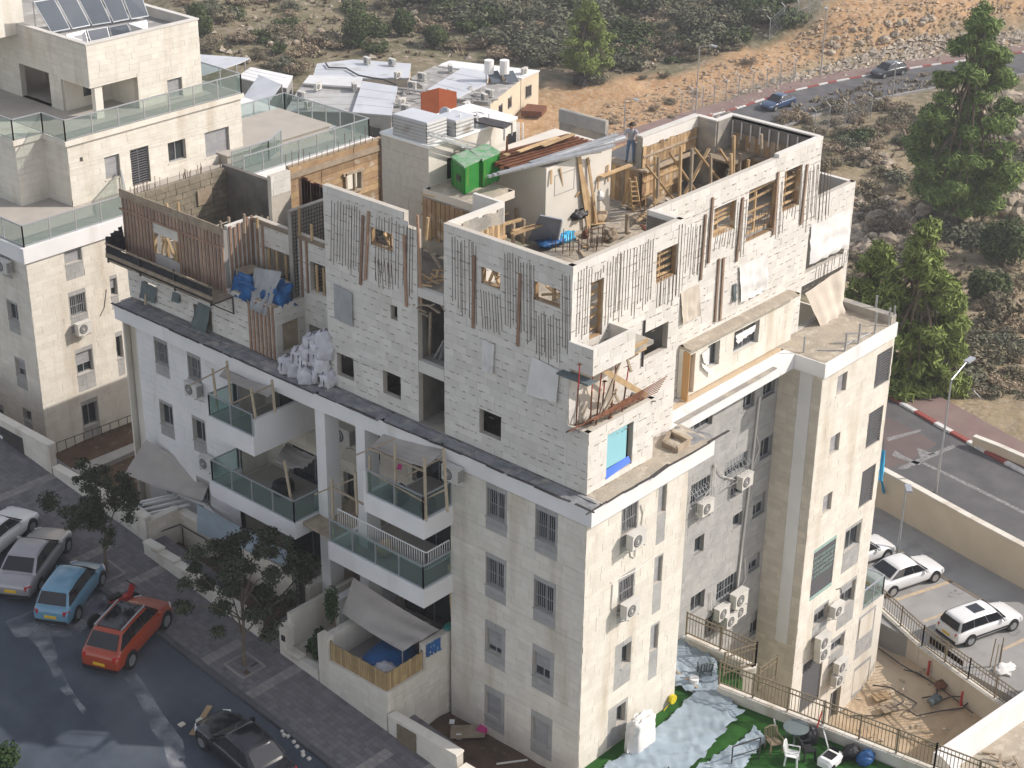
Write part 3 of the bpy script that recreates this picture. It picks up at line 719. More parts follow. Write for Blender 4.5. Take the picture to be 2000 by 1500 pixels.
# ---- old corner block, long shaded side
rowsA = [10.22, 7.25, 4.25, 1.25]
hL = []; surL = []
for k, zt in enumerate(rowsA):
 for (a, b, zz) in ((3.68, 4.72, zt), (1.27, 2.33, zt+.02)):
  sur = (a, b, zz-1.97, zz); hole = (a+.13, b-.02, zz-1.42, zz-.2) if k < 2 else (a+.2, b-.04, zz-1.42, zz-.32)
  hL.append((a, b, zz-1.97, zz)); surL.append((sur, hole, k))
wall(L0, 0, 6.5, -2, 10.3, [h for s, h, k in surL], .25).build('wall', K['joint'], MAIN)
clad(L0, 0, 6.5, -1.9, 10.3, hL, K['stone_old'], MAIN, .62, .30, indiv=60, iz=(3, 10), seed=3)
for i, (s, h, k) in enumerate(surL):
 surround(L0, s, h, K['stone_grey'], MAIN, i)
 window(L0, h, MAIN, 'pane' if k < 2 else 'blind', .2, blind=[0, 0, .75, 1][k] if i % 2 == 0 else [0, 0, .62, 1][k], grille=9 if k < 2 else 0, sill='stone_grey')
# rust coloured splash band at the foot is in the soil; downpipe stub
# ---- old corner block, sunlit side
hR = []; surR = []
for k, zt in enumerate((10.24, 7.18, 4.18)):
 s = (1.97, 2.98, zt-2.05, zt)
 if k < 2: h = (2.05, 2.9, zt-1.35, zt-.22)
 else: h = (2.4, 2.95, zt-1.2, zt-.25)
 hR.append(s); surR.append((s, h, k))
door = (1.72, 2.92, -.42, 1.42); hR.append(door)
strips = [(4.15, 4.68, 10.1-3.05*k-2.9, 10.1-3.05*k) for k in range(3)]
hs = []
for k, s in enumerate(strips):
 s = (s[0], s[1], s[2]+.35, s[3]); strips[k] = s; hs.append((s[0]+.04, s[1]-.02, s[3]-1.25, s[3]-.1)); hR.append(s)
dh = (2.25, 2.8, .35, 1.25)
wall(R0, 0, 6.0, -2, 10.3, [h for s, h, k in surR]+hs+[dh], .25).build('wall', K['joint'], MAIN)
clad(R0, 0, 6.0, -1.2, 10.3, hR, K['stone_old'], MAIN, .62, .30, indiv=60, iz=(3, 10), seed=4)
for i, (s, h, k) in enumerate(surR):
 surround(R0, s, h, K['stone_grey'], MAIN, 20+i); window(R0, h, MAIN, 'pane', .2, grille=8 if k < 2 else 0, sill='stone_grey')
for i, (s, h) in enumerate(zip(strips, hs)):
 surround(R0, s, h, K['stone_grey'], MAIN, 30+i); window(R0, h, MAIN, 'blind', .18, blind=1, sill=None)
surround(R0, door, dh, K['stone_grey'], MAIN, 40); window(R0, dh, MAIN, 'pane', .2, sill=None)
m = MB(); R0.box(m, 2.0, 2.85, -.42, .30, .012, .05); m.build('door', K['slats'], MAIN)
wall(Face('B', 6.0), 0.0, 2.6, -2, 10.3, [], .25).build('wall', K['stone_old'], MAIN)
# ---- grey recess wall
def RW(tl, br): return REC.rect(tl, br)
def bb(l): return [((a[0], a[1]+.3*(b[0]-a[0])), (b[0], b[1]-.3*(b[0]-a[0]))) for a, b in l]
recw = [((1356, 812), (1390, 838)), ((1452, 765), (1472, 797)), ((1350, 938), (1384, 980)), ((1416, 893), (1457, 925)), ((1486, 855), (1506, 892)), ((1366, 980), (1386, 1012)), ((1428, 940), (1448, 968)), ((1357, 1048), (1373, 1080)),
  ((1432, 1003), (1448, 1028)), ((1472, 966), (1492, 1005)), ((1349, 1160), (1374, 1192)), ((1400, 1130), (1437, 1165)), ((1463, 1085), (1482, 1112)), ((1376, 1205), (1396, 1240)), ((1492, 735), (1512, 772)), ((1467, 1195), (1484, 1235))]
rech = [RW(*q) for q in bb(recw)]
wall(REC, 6.0, 15.95, -11, 10.3, rech, .25).build('wall', K['joint_grey'], MAIN)
clad(REC, 6.0, 15.95, -3, 10.25, rech, K['stone_grey'], MAIN, .55, .28, indiv=45, iz=(2, 9), seed=5)
for i, h in enumerate(rech):
 window(REC, h, MAIN, 'pane' if i % 3 else 'blind', .18, blind=.5, grille=7 if i in (2, 3, 11) else 0, sill='stone_grey')
for i in (2, 3):                               # belly shaped bar cages below two of the windows
 u0, u1, z0, z1 = rech[i]; m = MB()
 for k in range(7):
  u = u0+(u1-u0)*k/6; m.path([REC.p(u, z1-.25, .03), REC.p(u, z1-.5, .26), REC.p(u, z0-.15, .30), REC.p(u, z0-.35, .05)], .009, 4)
 for z, d in ((z1-.5, .26), (z0-.15, .30)): m.tube(REC.p(u0, z, d), REC.p(u1, z, d), .014, n=4)
 m.build('window_cage', K['alu'], MAIN)
for pts in ([(1484, 775), (1470, 900), (1440, 1150)], ):
 m = MB(); m.path([at('y', 2.5, *p) for p in pts], .045, 6); m.build('downpipe', K['pipe'], MAIN)
for pts in ([(1366, 985), (1388, 952), (1396, 905), (1412, 930), (1440, 938)], [(1478, 850), (1484, 875), (1470, 915)], [(1390, 1155), (1388, 1190), (1405, 1205)], [(1455, 1090), (1456, 1130), (1440, 1165)], [(1397, 908), (1393, 990)]):
 m = MB(); m.path([at('y', 2.5, *p) for p in pts], .022, 5); m.build('conduit', K['pipe'], MAIN)
# ---- wing: side, front and small windows
wl = [WLs.rect(*q) for q in ()]
wall(WLs, .5, 2.6, -11, 10.3, [], .2).build('wall', K['joint'], MAIN)
m = MB(); WLs.box(m, .93, 1.55, -3.3, 10.24, .005, .035); m.build('smooth_panel', K['render_white'], MAIN)
clad(WLs, .5, 2.6, -8, 10.25, [(.92, 1.56, -3.3, 10.3)], K['stone_beige'], MAIN, .55, .28, seed=6)
ww = [((1636, 731), (1651, 766)), ((1622, 850), (1637, 883)), ((1608, 966), (1622, 998))]
wh = [WR.rect(*q) for q in bb(ww)]; us_ = [h[0] for h in wh]
wh = [(19.05-.0, 19.05, 0, 0)]*0+wh
wlv = [((1713, 694), (1735, 743)), ((1697, 808), (1717, 860)), ((1684, 922), (1702, 976))]
lvh = [WR.rect(*q) for q in wlv]
lowp = [((1651, 1028), (1674, 1105)), ((1641, 1140), (1664, 1215)), ((1677, 1200), (1701, 1270)), ((1590, 1185), (1612, 1240)), ((1668, 1300), (1690, 1380)), ((1622, 1245), (1645, 1290))]
lowh = [WR.rect(*q) for q in bb(lowp)]
sign = WR.rect((1590, 1075), (1623, 1143)); lv4 = WR.rect((1569, 1298), (1598, 1365)); d2 = WR.rect((1622, 1355), (1635, 1405))
def sub(h, f0=.05, f1=.95, g0=.45, g1=.93): return (h[0]+(h[1]-h[0])*f0, h[0]+(h[1]-h[0])*f1, h[2]+(h[3]-h[2])*g0, h[2]+(h[3]-h[2])*g1)
lows = [sub(h) for h in lowh]
wall(WR, 15.95, 21.75, -11, 10.3, wh+lvh+lows+[sign, lv4, d2], .25).build('wall', K['joint'], MAIN)
wall(WR, 21.75, 23.8, -11, -4.2, [], .25).build('wall', K['stone_old'], MAIN)
clad(WR, 15.95, 21.75, -10, 10.25, wh+lvh+lowh+[sign, lv4, d2], K['stone_old'], MAIN, .62, .30, indiv=60, iz=(-3, 9), seed=7)
for h in wh: window(WR, h, MAIN, 'blind', .2, blind=1, sill='stone_old')
for h in lvh: window(WR, h, MAIN, 'louvre', .16, sill=None)
window(WR, lv4, MAIN, 'louvre', .16, sill=None); window(WR, d2, MAIN, 'pane', .2, sill=None)
for i, (h, s) in enumerate(zip(lowh, lows)):
 surround(WR, h, s, K['stone_grey'], MAIN, 50+i); window(WR, s, MAIN, 'blind' if i % 2 else 'pane', .18, blind=.4, sill='stone_grey')
# louvred screen carrying faded green and white lettering
window(WR, sign, MAIN, 'louvre', .12, sill=None)
u0, u1, z0, z1 = sign
m = MB(); WR.box(m, u0, u1, z1-.16, z1, .004, .02); WR.box(m, u0, u1, z0, z0+.18, .004, .02); m.build('screen_border', K['faded_green'], MAIN, kind='stuff')
m = MB(); rnd = random.Random(4)
for r in range(5):
 z = z1-.45-r*.24; u = u0+.06
 while u < u1-.12:
  ww_ = rnd.uniform(.04, .1); hh = rnd.choice((.1, .14)); WR.box(m, u, u+.022, z-hh, z, .01, .02); WR.box(m, u, u+ww_, z-.02, z, .011, .021)
  if rnd.random() < .5: WR.box(m, u+ww_-.02, u+ww_, z-hh, z-.02, .01, .02)
  u += ww_+.05
m.build('screen_lettering', K['faded_green'], MAIN, kind='stuff')
# ---- white bands (ledge slab) and dirty ledge tops
m = MB()
m.prism([(-.08, -.28), (.62, -.28), (.62, 26.2), (-.42, 26.2), (-.42, 13.5), (-.1, 6.9)], 10.3, 10.96); m.box((.62, -.28, 10.3), (7.2, 1.7, 10.96))
m.box((6.0, 1.7, 10.3), (15.6, 3.2, 10.96)); m.box((15.6, .2, 10.3), (21.35, 3.2, 10.96)); m.box((6.0, 1.7, 10.3), (7.2, 2.3, 10.95)) if False else None
m.build('floor_band', K['render_white'], MAIN)
def rough_top(name, x0, x1, y0, y1, z, mat, amp=.03, st=.28, seed=0, rag=0):
 nx = max(2, int((x1-x0)/st)); ny = max(2, int((y1-y0)/st)); m = MB(); G = []
 for i in range(nx+1):
  row = []
  for j in range(ny+1):
   x = x0+(x1-x0)*i/nx; y = y0+(y1-y0)*j/ny; e = amp*(.5+noise.noise((x*2.1, y*2.1, seed))+.6*noise.noise((x*6, y*6, seed)))
   edge = i in (0, nx) or j in (0, ny)
   xr = x+(rag*noise.noise((y*1.7, seed, 3)) if i in (0, nx) else 0); yr = y+(rag*noise.noise((x*1.7, seed, 8)) if j in (0, ny) else 0)
   row.append((xr, yr, z-.01 if edge else z+max(.004, e)))
  G.append(row)
 m.grid(G); return m.build(name, mat, MAIN, kind='stuff', smooth=True)
ex = lambda y: -.08-.02*y/6.9 if y < 6.9 else max(-.42, -.1-.32*(y-6.9)/6.6)
for i, (a, b) in enumerate(((-.28, 7), (7, 10), (10, 13.5), (13.5, 26.25))): rough_top('ledge_debris', ex((a+b)/2)-.02, .60, a, b, 10.97, K['ledge'], .05, .2, 1, .04)
rough_top('ledge_debris', .62, 7.3, -.31, 1.44, 10.97, K['dust'], .05, .22, 2, .06)
rough_top('ledge_debris', 6.9, 15.7, 2.28, 2.62, 10.97, K['yard'], .02, .2, 3, .02)
rough_top('roof_dust', 15.65, 21.3, .28, 2.88, 10.97, K['dust'], .04, .25, 4)
# ragged membrane edge hanging along the ledge
m = MB(); rnd = random.Random(9); y = -.4
while y < 26:
 l = rnd.uniform(.4, 1.4)
 m.bar((ex(y)-.02+rnd.uniform(-.03, .05), y, 10.98+rnd.uniform(0, .03)), (ex(y+l)-.01+rnd.uniform(-.05, .05), y+l, 10.98+rnd.uniform(0, .04)), rnd.uniform(.04, .11), .03); y += l*rnd.uniform(.8, 1.3)
x = -.4
while x < 7:
 l = rnd.uniform(.5, 1.3); m.bar((x, -.30+rnd.uniform(-.04, .04), 10.99), (x+l, -.29+rnd.uniform(-.06, .06), 10.99+rnd.uniform(0, .03)), rnd.uniform(.05, .15), .03); x += l
m.build('torn_membrane', K['steel_dark'], MAIN, kind='stuff')
m = MB(); m.bar((.45, -.1, 10.99), (.2, 26, 11.0), .14, .08); m.build('sill_angle', K['ledge'], MAIN)
# broken corner of the ledge slab with a hole
m = MB(); q = [at('z', 10.97, *p) for p in ((1320, 832), (1387, 848), (1392, 856), (1318, 880))]
m.prism([(p.x, p.y) for p in q], 10.62, 10.99); m.build('ledge_corner', K['ledge'], MAIN)
q = [at('z', 11.2, *p) for p in ((1310, 840), (1347, 858), (1322, 875), (1296, 862))]; m = MB()
for i in range(4): m.bar(q[i]-Vector((0, 0, .1)), q[(i+1) % 4]-Vector((0, 0, .1)), .12, .2)
m.build('broken_box', K['timber_grey'], MAIN)
# ---- left half of the long side and the balcony recess
LB0, LB1 = 18.95, 25.3
holes = []; sur = []
for k in range(4):
 for (a, b) in ((23.15, 24.1), (20.95, 21.85)):
  zt = 9.98-3.0*k; s = (a, b, zt-1.75, zt); h = (a+.06, b-.03, zt-1.2, zt-.15); holes.append(s); sur.append((s, h))
wall(L0, LB0, LB1, -1, 10.3, [h for s, h in sur], .25).build('wall', K['joint'], MAIN)
clad(L0, LB0, LB1, -1, 10.3, holes, K['render_white'], MAIN, .62, .30, indiv=20, iz=(5, 10), seed=8)
for i, (s, h) in enumerate(sur):
 surround(L0, s, h, K['stone_grey'], MAIN, 60+i); window(L0, h, MAIN, 'pane', .2, grille=9 if i in (0, 1) else 0, sill='stone_grey')
wall(Face('R', LB0), 0, 1.7, -1, 10.3, [], .2).build('wall', K['stone_old'], MAIN)
wall(Face('R', LB1), 0, 0.3, -1, 10.3, [], .1).build('wall', K['stone_old'], MAIN)
wall(Face('R', 26.2), 0.0, 14, -1, 11, [], .1).build('wall', K['stone_old'], MAIN)
m = MB(); m.box((.26, 25.31, -1), (14, 26.1, 10.3)); m.build('wall', K['stone_old'], MAIN)
rdoors = [(16.2, 18.3, 7.5, 9.6), (14.4, 15.1, 7.5, 9.6), (12.0, 13.2, 7.5, 9.4), (7.6, 10.2, 7.5, 9.6), (14.7, 17.6, 4.4, 6.5), (12.2, 12.8, 4.4, 6.4), (13.6, 14.2, 4.4, 6.4), (7.6, 10.6, 4.4, 6.5), (15, 18, 1, 3.2), (7.5, 11, 1, 3.2)]
wall(RECL, 6.5, 18.95, -1, 10.3, rdoors, .25).build('wall', K['joint'], MAIN)
clad(RECL, 6.5, 18.95, .3, 10.3, rdoors, K['stone_beige'], MAIN, .62, .30, seed=9)
for h in rdoors: window(RECL, h, MAIN, 'pane', .22, sill=None)
wall(Face('B', 0.0), 6.5, 6.52, -1, 10.3, [], .02)
m = MB(); m.box((.0, 6.25, -1), (1.7, 6.49, 10.3)); m.build('wall', K['stone_old'], MAIN)
# two tall white columns
for (a, b) in ((13.0, 13.55), (10.75, 11.25)):
 m = MB(); m.box((-.32, a, .1), (.42, b, 10.3)); m.build('column', K['render_white'], MAIN)
# balconies: white parapet tray, floor, glass
def balcony(y0, y1, z, name='balcony', x0=-1.6, side_l=True, full_right=False, hgl=1.0, xb=1.7, par=.78, posts=1.3):
 m = MB(); t = .16
 m.box((x0, y0, z), (xb, y1, z+.2)); m.box((x0, y0, z+.2), (x0+t, y1, z+par))
 m.box((x0+t, y0, z+.2), (0.0 if not full_right else xb, y0+t, z+(par if not full_right else 1.6)));
 m.box((x0+t, y1-t, z+.2), (0.0, y1, z+par))
 b = m.build(name, K['render_white'], MAIN)
 m = MB(); m.box((x0+t, y0+t, z+.2), (xb, y1-t, z+.26)); m.build('floor', K['tile_terrace'], b)
 pts = [(x0+.08, y1-.05, z+par)] if not side_l else [(0.0, y1-.08, z+par), (x0+.08, y1-.08, z+par)]
 pts += [(x0+.08, y0+.1, z+par)]
 if not full_right: pts += [(0.0, y0+.1, z+par)]
 f = MB(); g = MB()
 for a, c in zip(pts[:-1], pts[1:]):
  a = Vector(a); c = Vector(c); up = Vector((0, 0, 1)); n = max(1, round((c-a).length/posts))
  f.bar(a+up*hgl, c+up*hgl, .06, .05); f.bar(a+up*.03, c+up*.03, .06, .05)
  for i in range(n+1): p = a.lerp(c, i/n); f.bar(p, p+up*hgl, .05, .05)
  for i in range(n):
   p = a.lerp(c, (i+.04)/n); q = a.lerp(c, (i+.96)/n); d = (c-a).normalized(); s = Vector((-d.y, d.x, 0))*.006; z0, z1 = up*.06, up*(hgl-.03)
   g.add([p+z0-s, q+z0-s, q+z1-s, p+z1-s, p+z0+s, q+z0+s, q+z1+s, p+z1+s], [(0, 1, 2, 3), (7, 6, 5, 4), (0, 4, 5, 1), (2, 6, 7, 3)])
 f.build('rail', K['alu'], b); g.build('glass', K['rail_glass_dark'], b); return b
BTL = balcony(15.86, 18.72, 7.76, full_right=True, par=.85)
BTR = balcony(6.37, 9.5, 7.76, side_l=False, par=.80)
m = MB(); m.box((-1.62, 9.4, 8.0), (-1.3, 9.52, 9.5)); m.build('balcony_fin', K['render_white'], MAIN)
B2L = balcony(13.6, 18.85, 4.80, par=.70)
B2R = balcony(6.41, 11.65, 4.72, side_l=False, par=.80)
m = MB(); m.box((-1.2, 11.7, 5.3), (1.7, 13.55, 5.46)); m.build('link_floor', K['timber_grey'], MAIN)
# white bar railing inside the lower right balcony
m = MB()
for (a, b) in (((-1.25, 6.6, 6.2), (-1.25, 11.4, 6.2)), ((-1.25, 6.6, 6.2), (0, 6.6, 6.2))):
 a = Vector(a); b = Vector(b); n = int((b-a).length/.12); up = Vector((0, 0, .75))
 m.bar(a, b, .03); m.bar(a+up, b+up, .04)
 for i in range(n+1): p = a.lerp(b, i/n); m.bar(p, p+up, .018)
m.build('bar_railing', K['white'], MAIN)
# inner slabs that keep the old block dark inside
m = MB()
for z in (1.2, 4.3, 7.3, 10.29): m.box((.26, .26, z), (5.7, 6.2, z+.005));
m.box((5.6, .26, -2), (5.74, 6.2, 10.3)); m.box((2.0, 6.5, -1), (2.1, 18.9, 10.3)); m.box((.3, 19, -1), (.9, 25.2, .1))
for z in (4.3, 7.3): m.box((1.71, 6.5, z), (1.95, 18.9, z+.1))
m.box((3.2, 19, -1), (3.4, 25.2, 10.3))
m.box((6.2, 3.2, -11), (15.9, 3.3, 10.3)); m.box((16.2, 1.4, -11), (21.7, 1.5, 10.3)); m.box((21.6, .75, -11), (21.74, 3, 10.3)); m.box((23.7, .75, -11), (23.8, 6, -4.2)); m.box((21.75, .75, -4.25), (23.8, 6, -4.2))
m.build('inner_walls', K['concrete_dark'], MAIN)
wall(Face('B', 21.75), .5, 9, -4.2, 10.3, [], .1).build('wall', K['stone_old'], MAIN)
m = MB(); m.box((13.9, 3.4, -11), (14.0, 26, 10.9)); m.build('wall', K['stone_old'], MAIN)
# ================================================================ new storeys
D = Face('L', .62); R1 = Face('R', 1.47); R2 = Face('R', 2.9)
def h_(face, tl, br): return face.rect(tl, br)
# section D (right of the slot) and B (left of it)
dB = dict(col_=0)
hD = [h_(D, (940, 520), (977, 566)), h_(D, (1043, 548), (1094, 603)), h_(D, (937, 797), (979, 862))]
hB = [h_(D, (723, 442), (768, 493)), h_(D, (658, 687), (692, 745)), h_(D, (748, 722), (784, 782)), h_(D, (763, 593), (777, 627))]
NOTCH = (0.0, 1.47, 13.9, 16.1)
wall(D, 1.47, 7.38, ZL, 19.4, hD, .22).build('new_wall', K['joint'], MAIN)
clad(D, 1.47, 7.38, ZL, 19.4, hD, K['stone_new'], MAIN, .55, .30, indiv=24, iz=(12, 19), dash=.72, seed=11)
topB = lambda u: 19.3 if u > 9.35 else (18.9 if u > 9.0 else 18.6)
wall(D, 9.35, 13.62, ZL, 19.3, hB, .22).build('new_wall', K['joint'], MAIN)
wall(D, 8.72, 9.35, ZL, 18.75, [], .22).build('new_wall', K['joint'], MAIN)
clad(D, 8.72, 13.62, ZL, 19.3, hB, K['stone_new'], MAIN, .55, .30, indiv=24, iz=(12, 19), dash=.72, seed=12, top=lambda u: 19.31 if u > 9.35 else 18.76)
# section R: front block and the set back rest
hR1 = [h_(R1, (1283, 493), (1320, 536)), h_(R1, (1153, 552), (1178, 668)), h_(R1, (1259, 650), (1302, 680))]
hR1[1] = (1.62, 2.32, 16.35, 18.5)
wall(R1, .62, 6.83, ZL, 19.4, hR1, .22).build('new_wall', K['joint'], MAIN)
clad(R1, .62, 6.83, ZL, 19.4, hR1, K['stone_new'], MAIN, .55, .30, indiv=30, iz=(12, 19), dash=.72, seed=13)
wall(Face('B', 6.83), 1.47, 2.9, ZL, 19.4, [], .2).build('new_wall', K['stone_new'], MAIN)
R2b = Face('R', 3.05)
hR2 = [h_(R2, (1395, 408), (1434, 446)), h_(R2, (1463, 372), (1512, 448)), h_(R2, (1533, 335), (1560, 400))]
hBig = h_(R2, (1565, 560), (1648, 650)); hBig = (hBig[0], 20.9, ZL+.02, hBig[3])
hUp = h_(R2, (1580, 445), (1668, 515)); hUp = (hUp[0], 20.8, hUp[2]+.75, hUp[3]-.3)
wall(R2, 6.83, 18.2, ZL, 19.3, hR2+[hBig, hUp], .22).build('new_wall', K['joint'], MAIN)
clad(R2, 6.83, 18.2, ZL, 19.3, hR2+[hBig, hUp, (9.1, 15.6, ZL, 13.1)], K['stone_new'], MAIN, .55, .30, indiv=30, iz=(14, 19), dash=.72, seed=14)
wall(R2, 18.2, 21.2, ZL, 16.75, [hBig, hUp], .22).build('new_wall', K['joint'], MAIN)
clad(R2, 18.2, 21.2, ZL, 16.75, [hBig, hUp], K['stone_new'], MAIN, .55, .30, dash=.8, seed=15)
m = MB(); m.box((15.0, 2.87, 19.3), (18.2, 3.1, 19.45)); m.build('wall_cap', K['stone_new'], MAIN)
wall(Face('B', 21.2), 2.9, 7.4, ZL, 16.75, [], .2).build('new_wall', K['stone_new'], MAIN)
wall(Face('B', 18.2), 2.9, 7.4, 16.75, 19.4, [], .2).build('new_wall', K['concrete'], MAIN)
# cream storey wall standing 0.3 m proud below the dirty ledge
CR = Face('R', 2.6)
hC = [CR.rect((1383, 676), (1403, 711)), CR.rect((1434, 650), (1480, 668)), CR.rect((1322, 690), (1338, 772))]
hC[2] = (9.12, 9.72, ZL+.05, 12.75)
wall(CR, 9.0, 16.6, ZL, 13.1, hC, .26).build('new_wall', K['stone_old'], MAIN)
clad(CR, 9.0, 16.6, ZL, 13.1, hC, K['stone_old'], MAIN, .7, .35, seed=16)
m = MB(); CR.box(m, 9.12, 9.6, ZL+.05, 12.75, -.2, -.15); m.build('door', M('tan board', (.46, .27, .12), rough=.8), MAIN)
m = MB(); m.box((9.0, 2.3, 13.1), (16.6, 2.88, 13.2)); m.build('ledge_slab', K['dust'], MAIN)
rough_top('ledge_debris', 9.0, 16.6, 2.3, 2.88, 13.21, K['dust'], .06, .2, 6, .03)
m = MB(); Face('L', 8.99).box(m, 2.3, 2.62, ZL, 13.05, 0, .04); m.build('end_board', bpy.data.materials['tan board'], MAIN)
# lowest new storey at the corner (one step further out) with the open loggia above it
RB = Face('R', .55)
wc = RB.rect((1186, 850), (1233, 905))
wall(RB, .62, 4.4, ZL, 13.45, [wc], .2).build('new_wall', K['joint'], MAIN)
clad(RB, .62, 4.4, ZL, 13.45, [wc], K['stone_new'], MAIN, .55, .30, indiv=10, dash=.72, seed=17)
wall(D, .55, 1.47, ZL, 13.45, [], .2).build('new_wall', K['joint'], MAIN)
clad(D, .55, 1.47, ZL, 13.45, [], K['stone_new'], MAIN, .55, .30, dash=.72, seed=18)
m = MB(); m.box((4.2, .56, ZL), (4.4, 1.47, 13.45)); m.build('new_wall', K['stone_new'], MAIN)
# turquoise board and blue sheet in the corner window
m = MB(); RB.box(m, wc[0]+.05, wc[1]-.25, wc[2]+.3, wc[3]-.02, -.12, -.08); m.build('window_board', K['cyan'], MAIN)
m = MB(); P = RB.p; a, b, c = wc[0]-.02, wc[1], wc[2]
m.grid([[P(a, c-.03, .05), P(a, c+.27, -.06)], [P(b-.1, c+.12, .05), P(b-.1, c+.34, -.06)]]); m.build('blue_sheet', K['blue'], MAIN)
# loggia above the corner: floor litter, red steel props, planks and the formwork of the balcony over it
m = MB(); m.box((.64, .57, 13.2), (4.2, 1.46, 13.3)); m.build('loggia_floor', K['rust'], MAIN)
rough_top('loggia_litter', .85, 4.1, .78, 1.44, 13.30, K['dust'], .09, .16, 21)
cloth('curtain', [(1.1, 1.44, 15.5), (3.5, 1.44, 15.5), (3.4, 1.42, 13.4), (1.2, 1.42, 13.4)], K['tarp_beige'], None, wr=.12, parent=MAIN, folds=3)
m = MB()
for px, py, qx, qy in [(1133, 713, 1126, 828), (1157, 725, 1153, 825), (1177, 720, 1163, 838), (1205, 706, 1192, 815), (1228, 715, 1215, 810)]:
 pass
for i, (px, qx, py, qy) in enumerate([(1132, 1125, 712, 830), (1158, 1153, 723, 826), (1176, 1163, 718, 838), (1204, 1192, 706, 815), (1228, 1214, 716, 812), (1181, 1176, 745, 800), (1195, 1190, 790, 822)]):
 a = at('y', .7+.08*(i % 3), px, py); b = at('y', .7+.08*(i % 3), qx, qy)
 p = thing('steel_prop', 'x', 'prop', b, 0, 'red steel props in the corner loggia')
 p['label'] = ['leftmost red steel prop in the corner loggia', 'second red steel prop from the left in the loggia', 'red steel prop at the open outer corner of the loggia', 'tall red steel prop in the middle of the loggia', 'rightmost red steel prop near the diagonal plank', 'short dark prop deep inside the loggia', 'lower stub of a red prop standing on the loggia sill'][i]
 m = MB(); m.tube(b, b.lerp(a, .6), .032, n=6); m.build('outer_tube', K['rust'], p)
 m = MB(); m.tube(b.lerp(a, .6), a, .024, n=6); m.build('inner_tube', K['red'], p)
 m = MB(); m.box(b-Vector((.07, .07, 0)), b+Vector((.07, .07, .012))); m.box(a-Vector((.07, .07, 0)), a+Vector((.07, .07, .012))); m.build('end_plate', K['rust'], p)
def plank(p, q, w, h, label, mat='timber', cat='plank', group=None, name='plank', up=(0, 0, 1)):
 p = Vector(p); q = Vector(q); m = MB(); m.bar(p, q, w, h, up=up); return m.build(name, K[mat], None, label, cat, group, at0=(p+q)/2)
plank(at('y', .62, 1177, 722), at('y', .62, 1262, 773), .06, .2, 'wide diagonal fresh plank across the corner loggia')
plank(at('y', .5, 1170, 712), at('y', .5, 1265, 665), .05, .16, 'upper of two pale planks under the balcony formwork')
plank(at('y', .48, 1163, 722), at('y', .48, 1262, 678), .05, .16, 'lower of two pale planks under the balcony formwork')
for i, (a, b) in enumerate([((1222, 680), (1170, 812)), ((1222, 690), (1232, 725)), ((1205, 760), (1175, 815)), ((1198, 765), (1215, 795)), ((1218, 695), (1240, 660)), ((1230, 700), (1246, 690))]):
 plank(at('y', .6, *a), at('y', .6, *b), .05, .09, ['long thin strut leaning through the loggia', 'short splint hanging below the balcony corner', 'thin lath leaning near the loggia floor', 'small lath leaning against the loggia curtain', 'lath sticking up beside the balcony parapet', 'broken lath end beside the black window'][i], 'timber_grey')
for i in range(7):
 a = at('y', .45, 1112+i*4, 842-i*2); b = at('y', .62, 1285+i*3, 765-i*5)
 m = MB(); m.tube(a, b, .018, n=5); m.build('steel_bar', K['rust'], None, 'rusty steel bar lying in the bundle along the loggia sill', 'steel bar', 'rusty steel bars on the loggia sill', at0=a)
plank(at('x', .5, 1110, 842), at('x', .45, 1165, 818), .28, .05, 'rust brown plank projecting past the building corner', 'rust')
m = MB(); rnd = random.Random(2)
for i in range(26):
 p = Vector((rnd.uniform(.8, 4.2), rnd.uniform(.65, 1.3), 13.36)); d = Vector((rnd.uniform(-1, 1), rnd.uniform(-.5, .5), rnd.uniform(0, .3)))*.5; m.bar(p, p+d, .06, .03)
m.build('loggia_scraps', K['timber_grey'], MAIN, kind='stuff')
# balcony over the loggia
m = MB(); m.box((.64, .45, 15.75), (4.0, 1.46, 15.9)); m.build('balcony_slab', K['concrete'], MAIN)
PB = Face('R', .42)
a = PB.uz(1176, 675); b = PB.uz(1241, 648); PX0, PX1, PZ1 = a[0], b[0], a[1]
m = MB(); m.box((.55, .42, 15.7), (PX1, .58, PZ1)); m.box((.55, .58, 15.7), (.71, 1.47, PZ1)); m.box((PX1-.16, .58, 15.9), (PX1, 1.46, PZ1-.02)); m.build('balcony_parapet', K['stone_new'], MAIN)
clad(PB, .55, PX1, 15.7, PZ1, [], K['stone_new'], MAIN, .55, .3, dash=.6, seed=31); clad(Face('L', .55), .42, 1.47, 15.7, PZ1, [], K['stone_new'], MAIN, .55, .3, dash=.6, seed=32)
rough_top('balcony_litter', .75, PX1-.2, .62, 1.42, 15.93, K['dust'], .06, .15, 22)
m = MB(); m.box((.25, .35, 15.45), (.7, 1.75, 15.52)); m.build('formwork_shelf', K['tarp_slate'], MAIN)
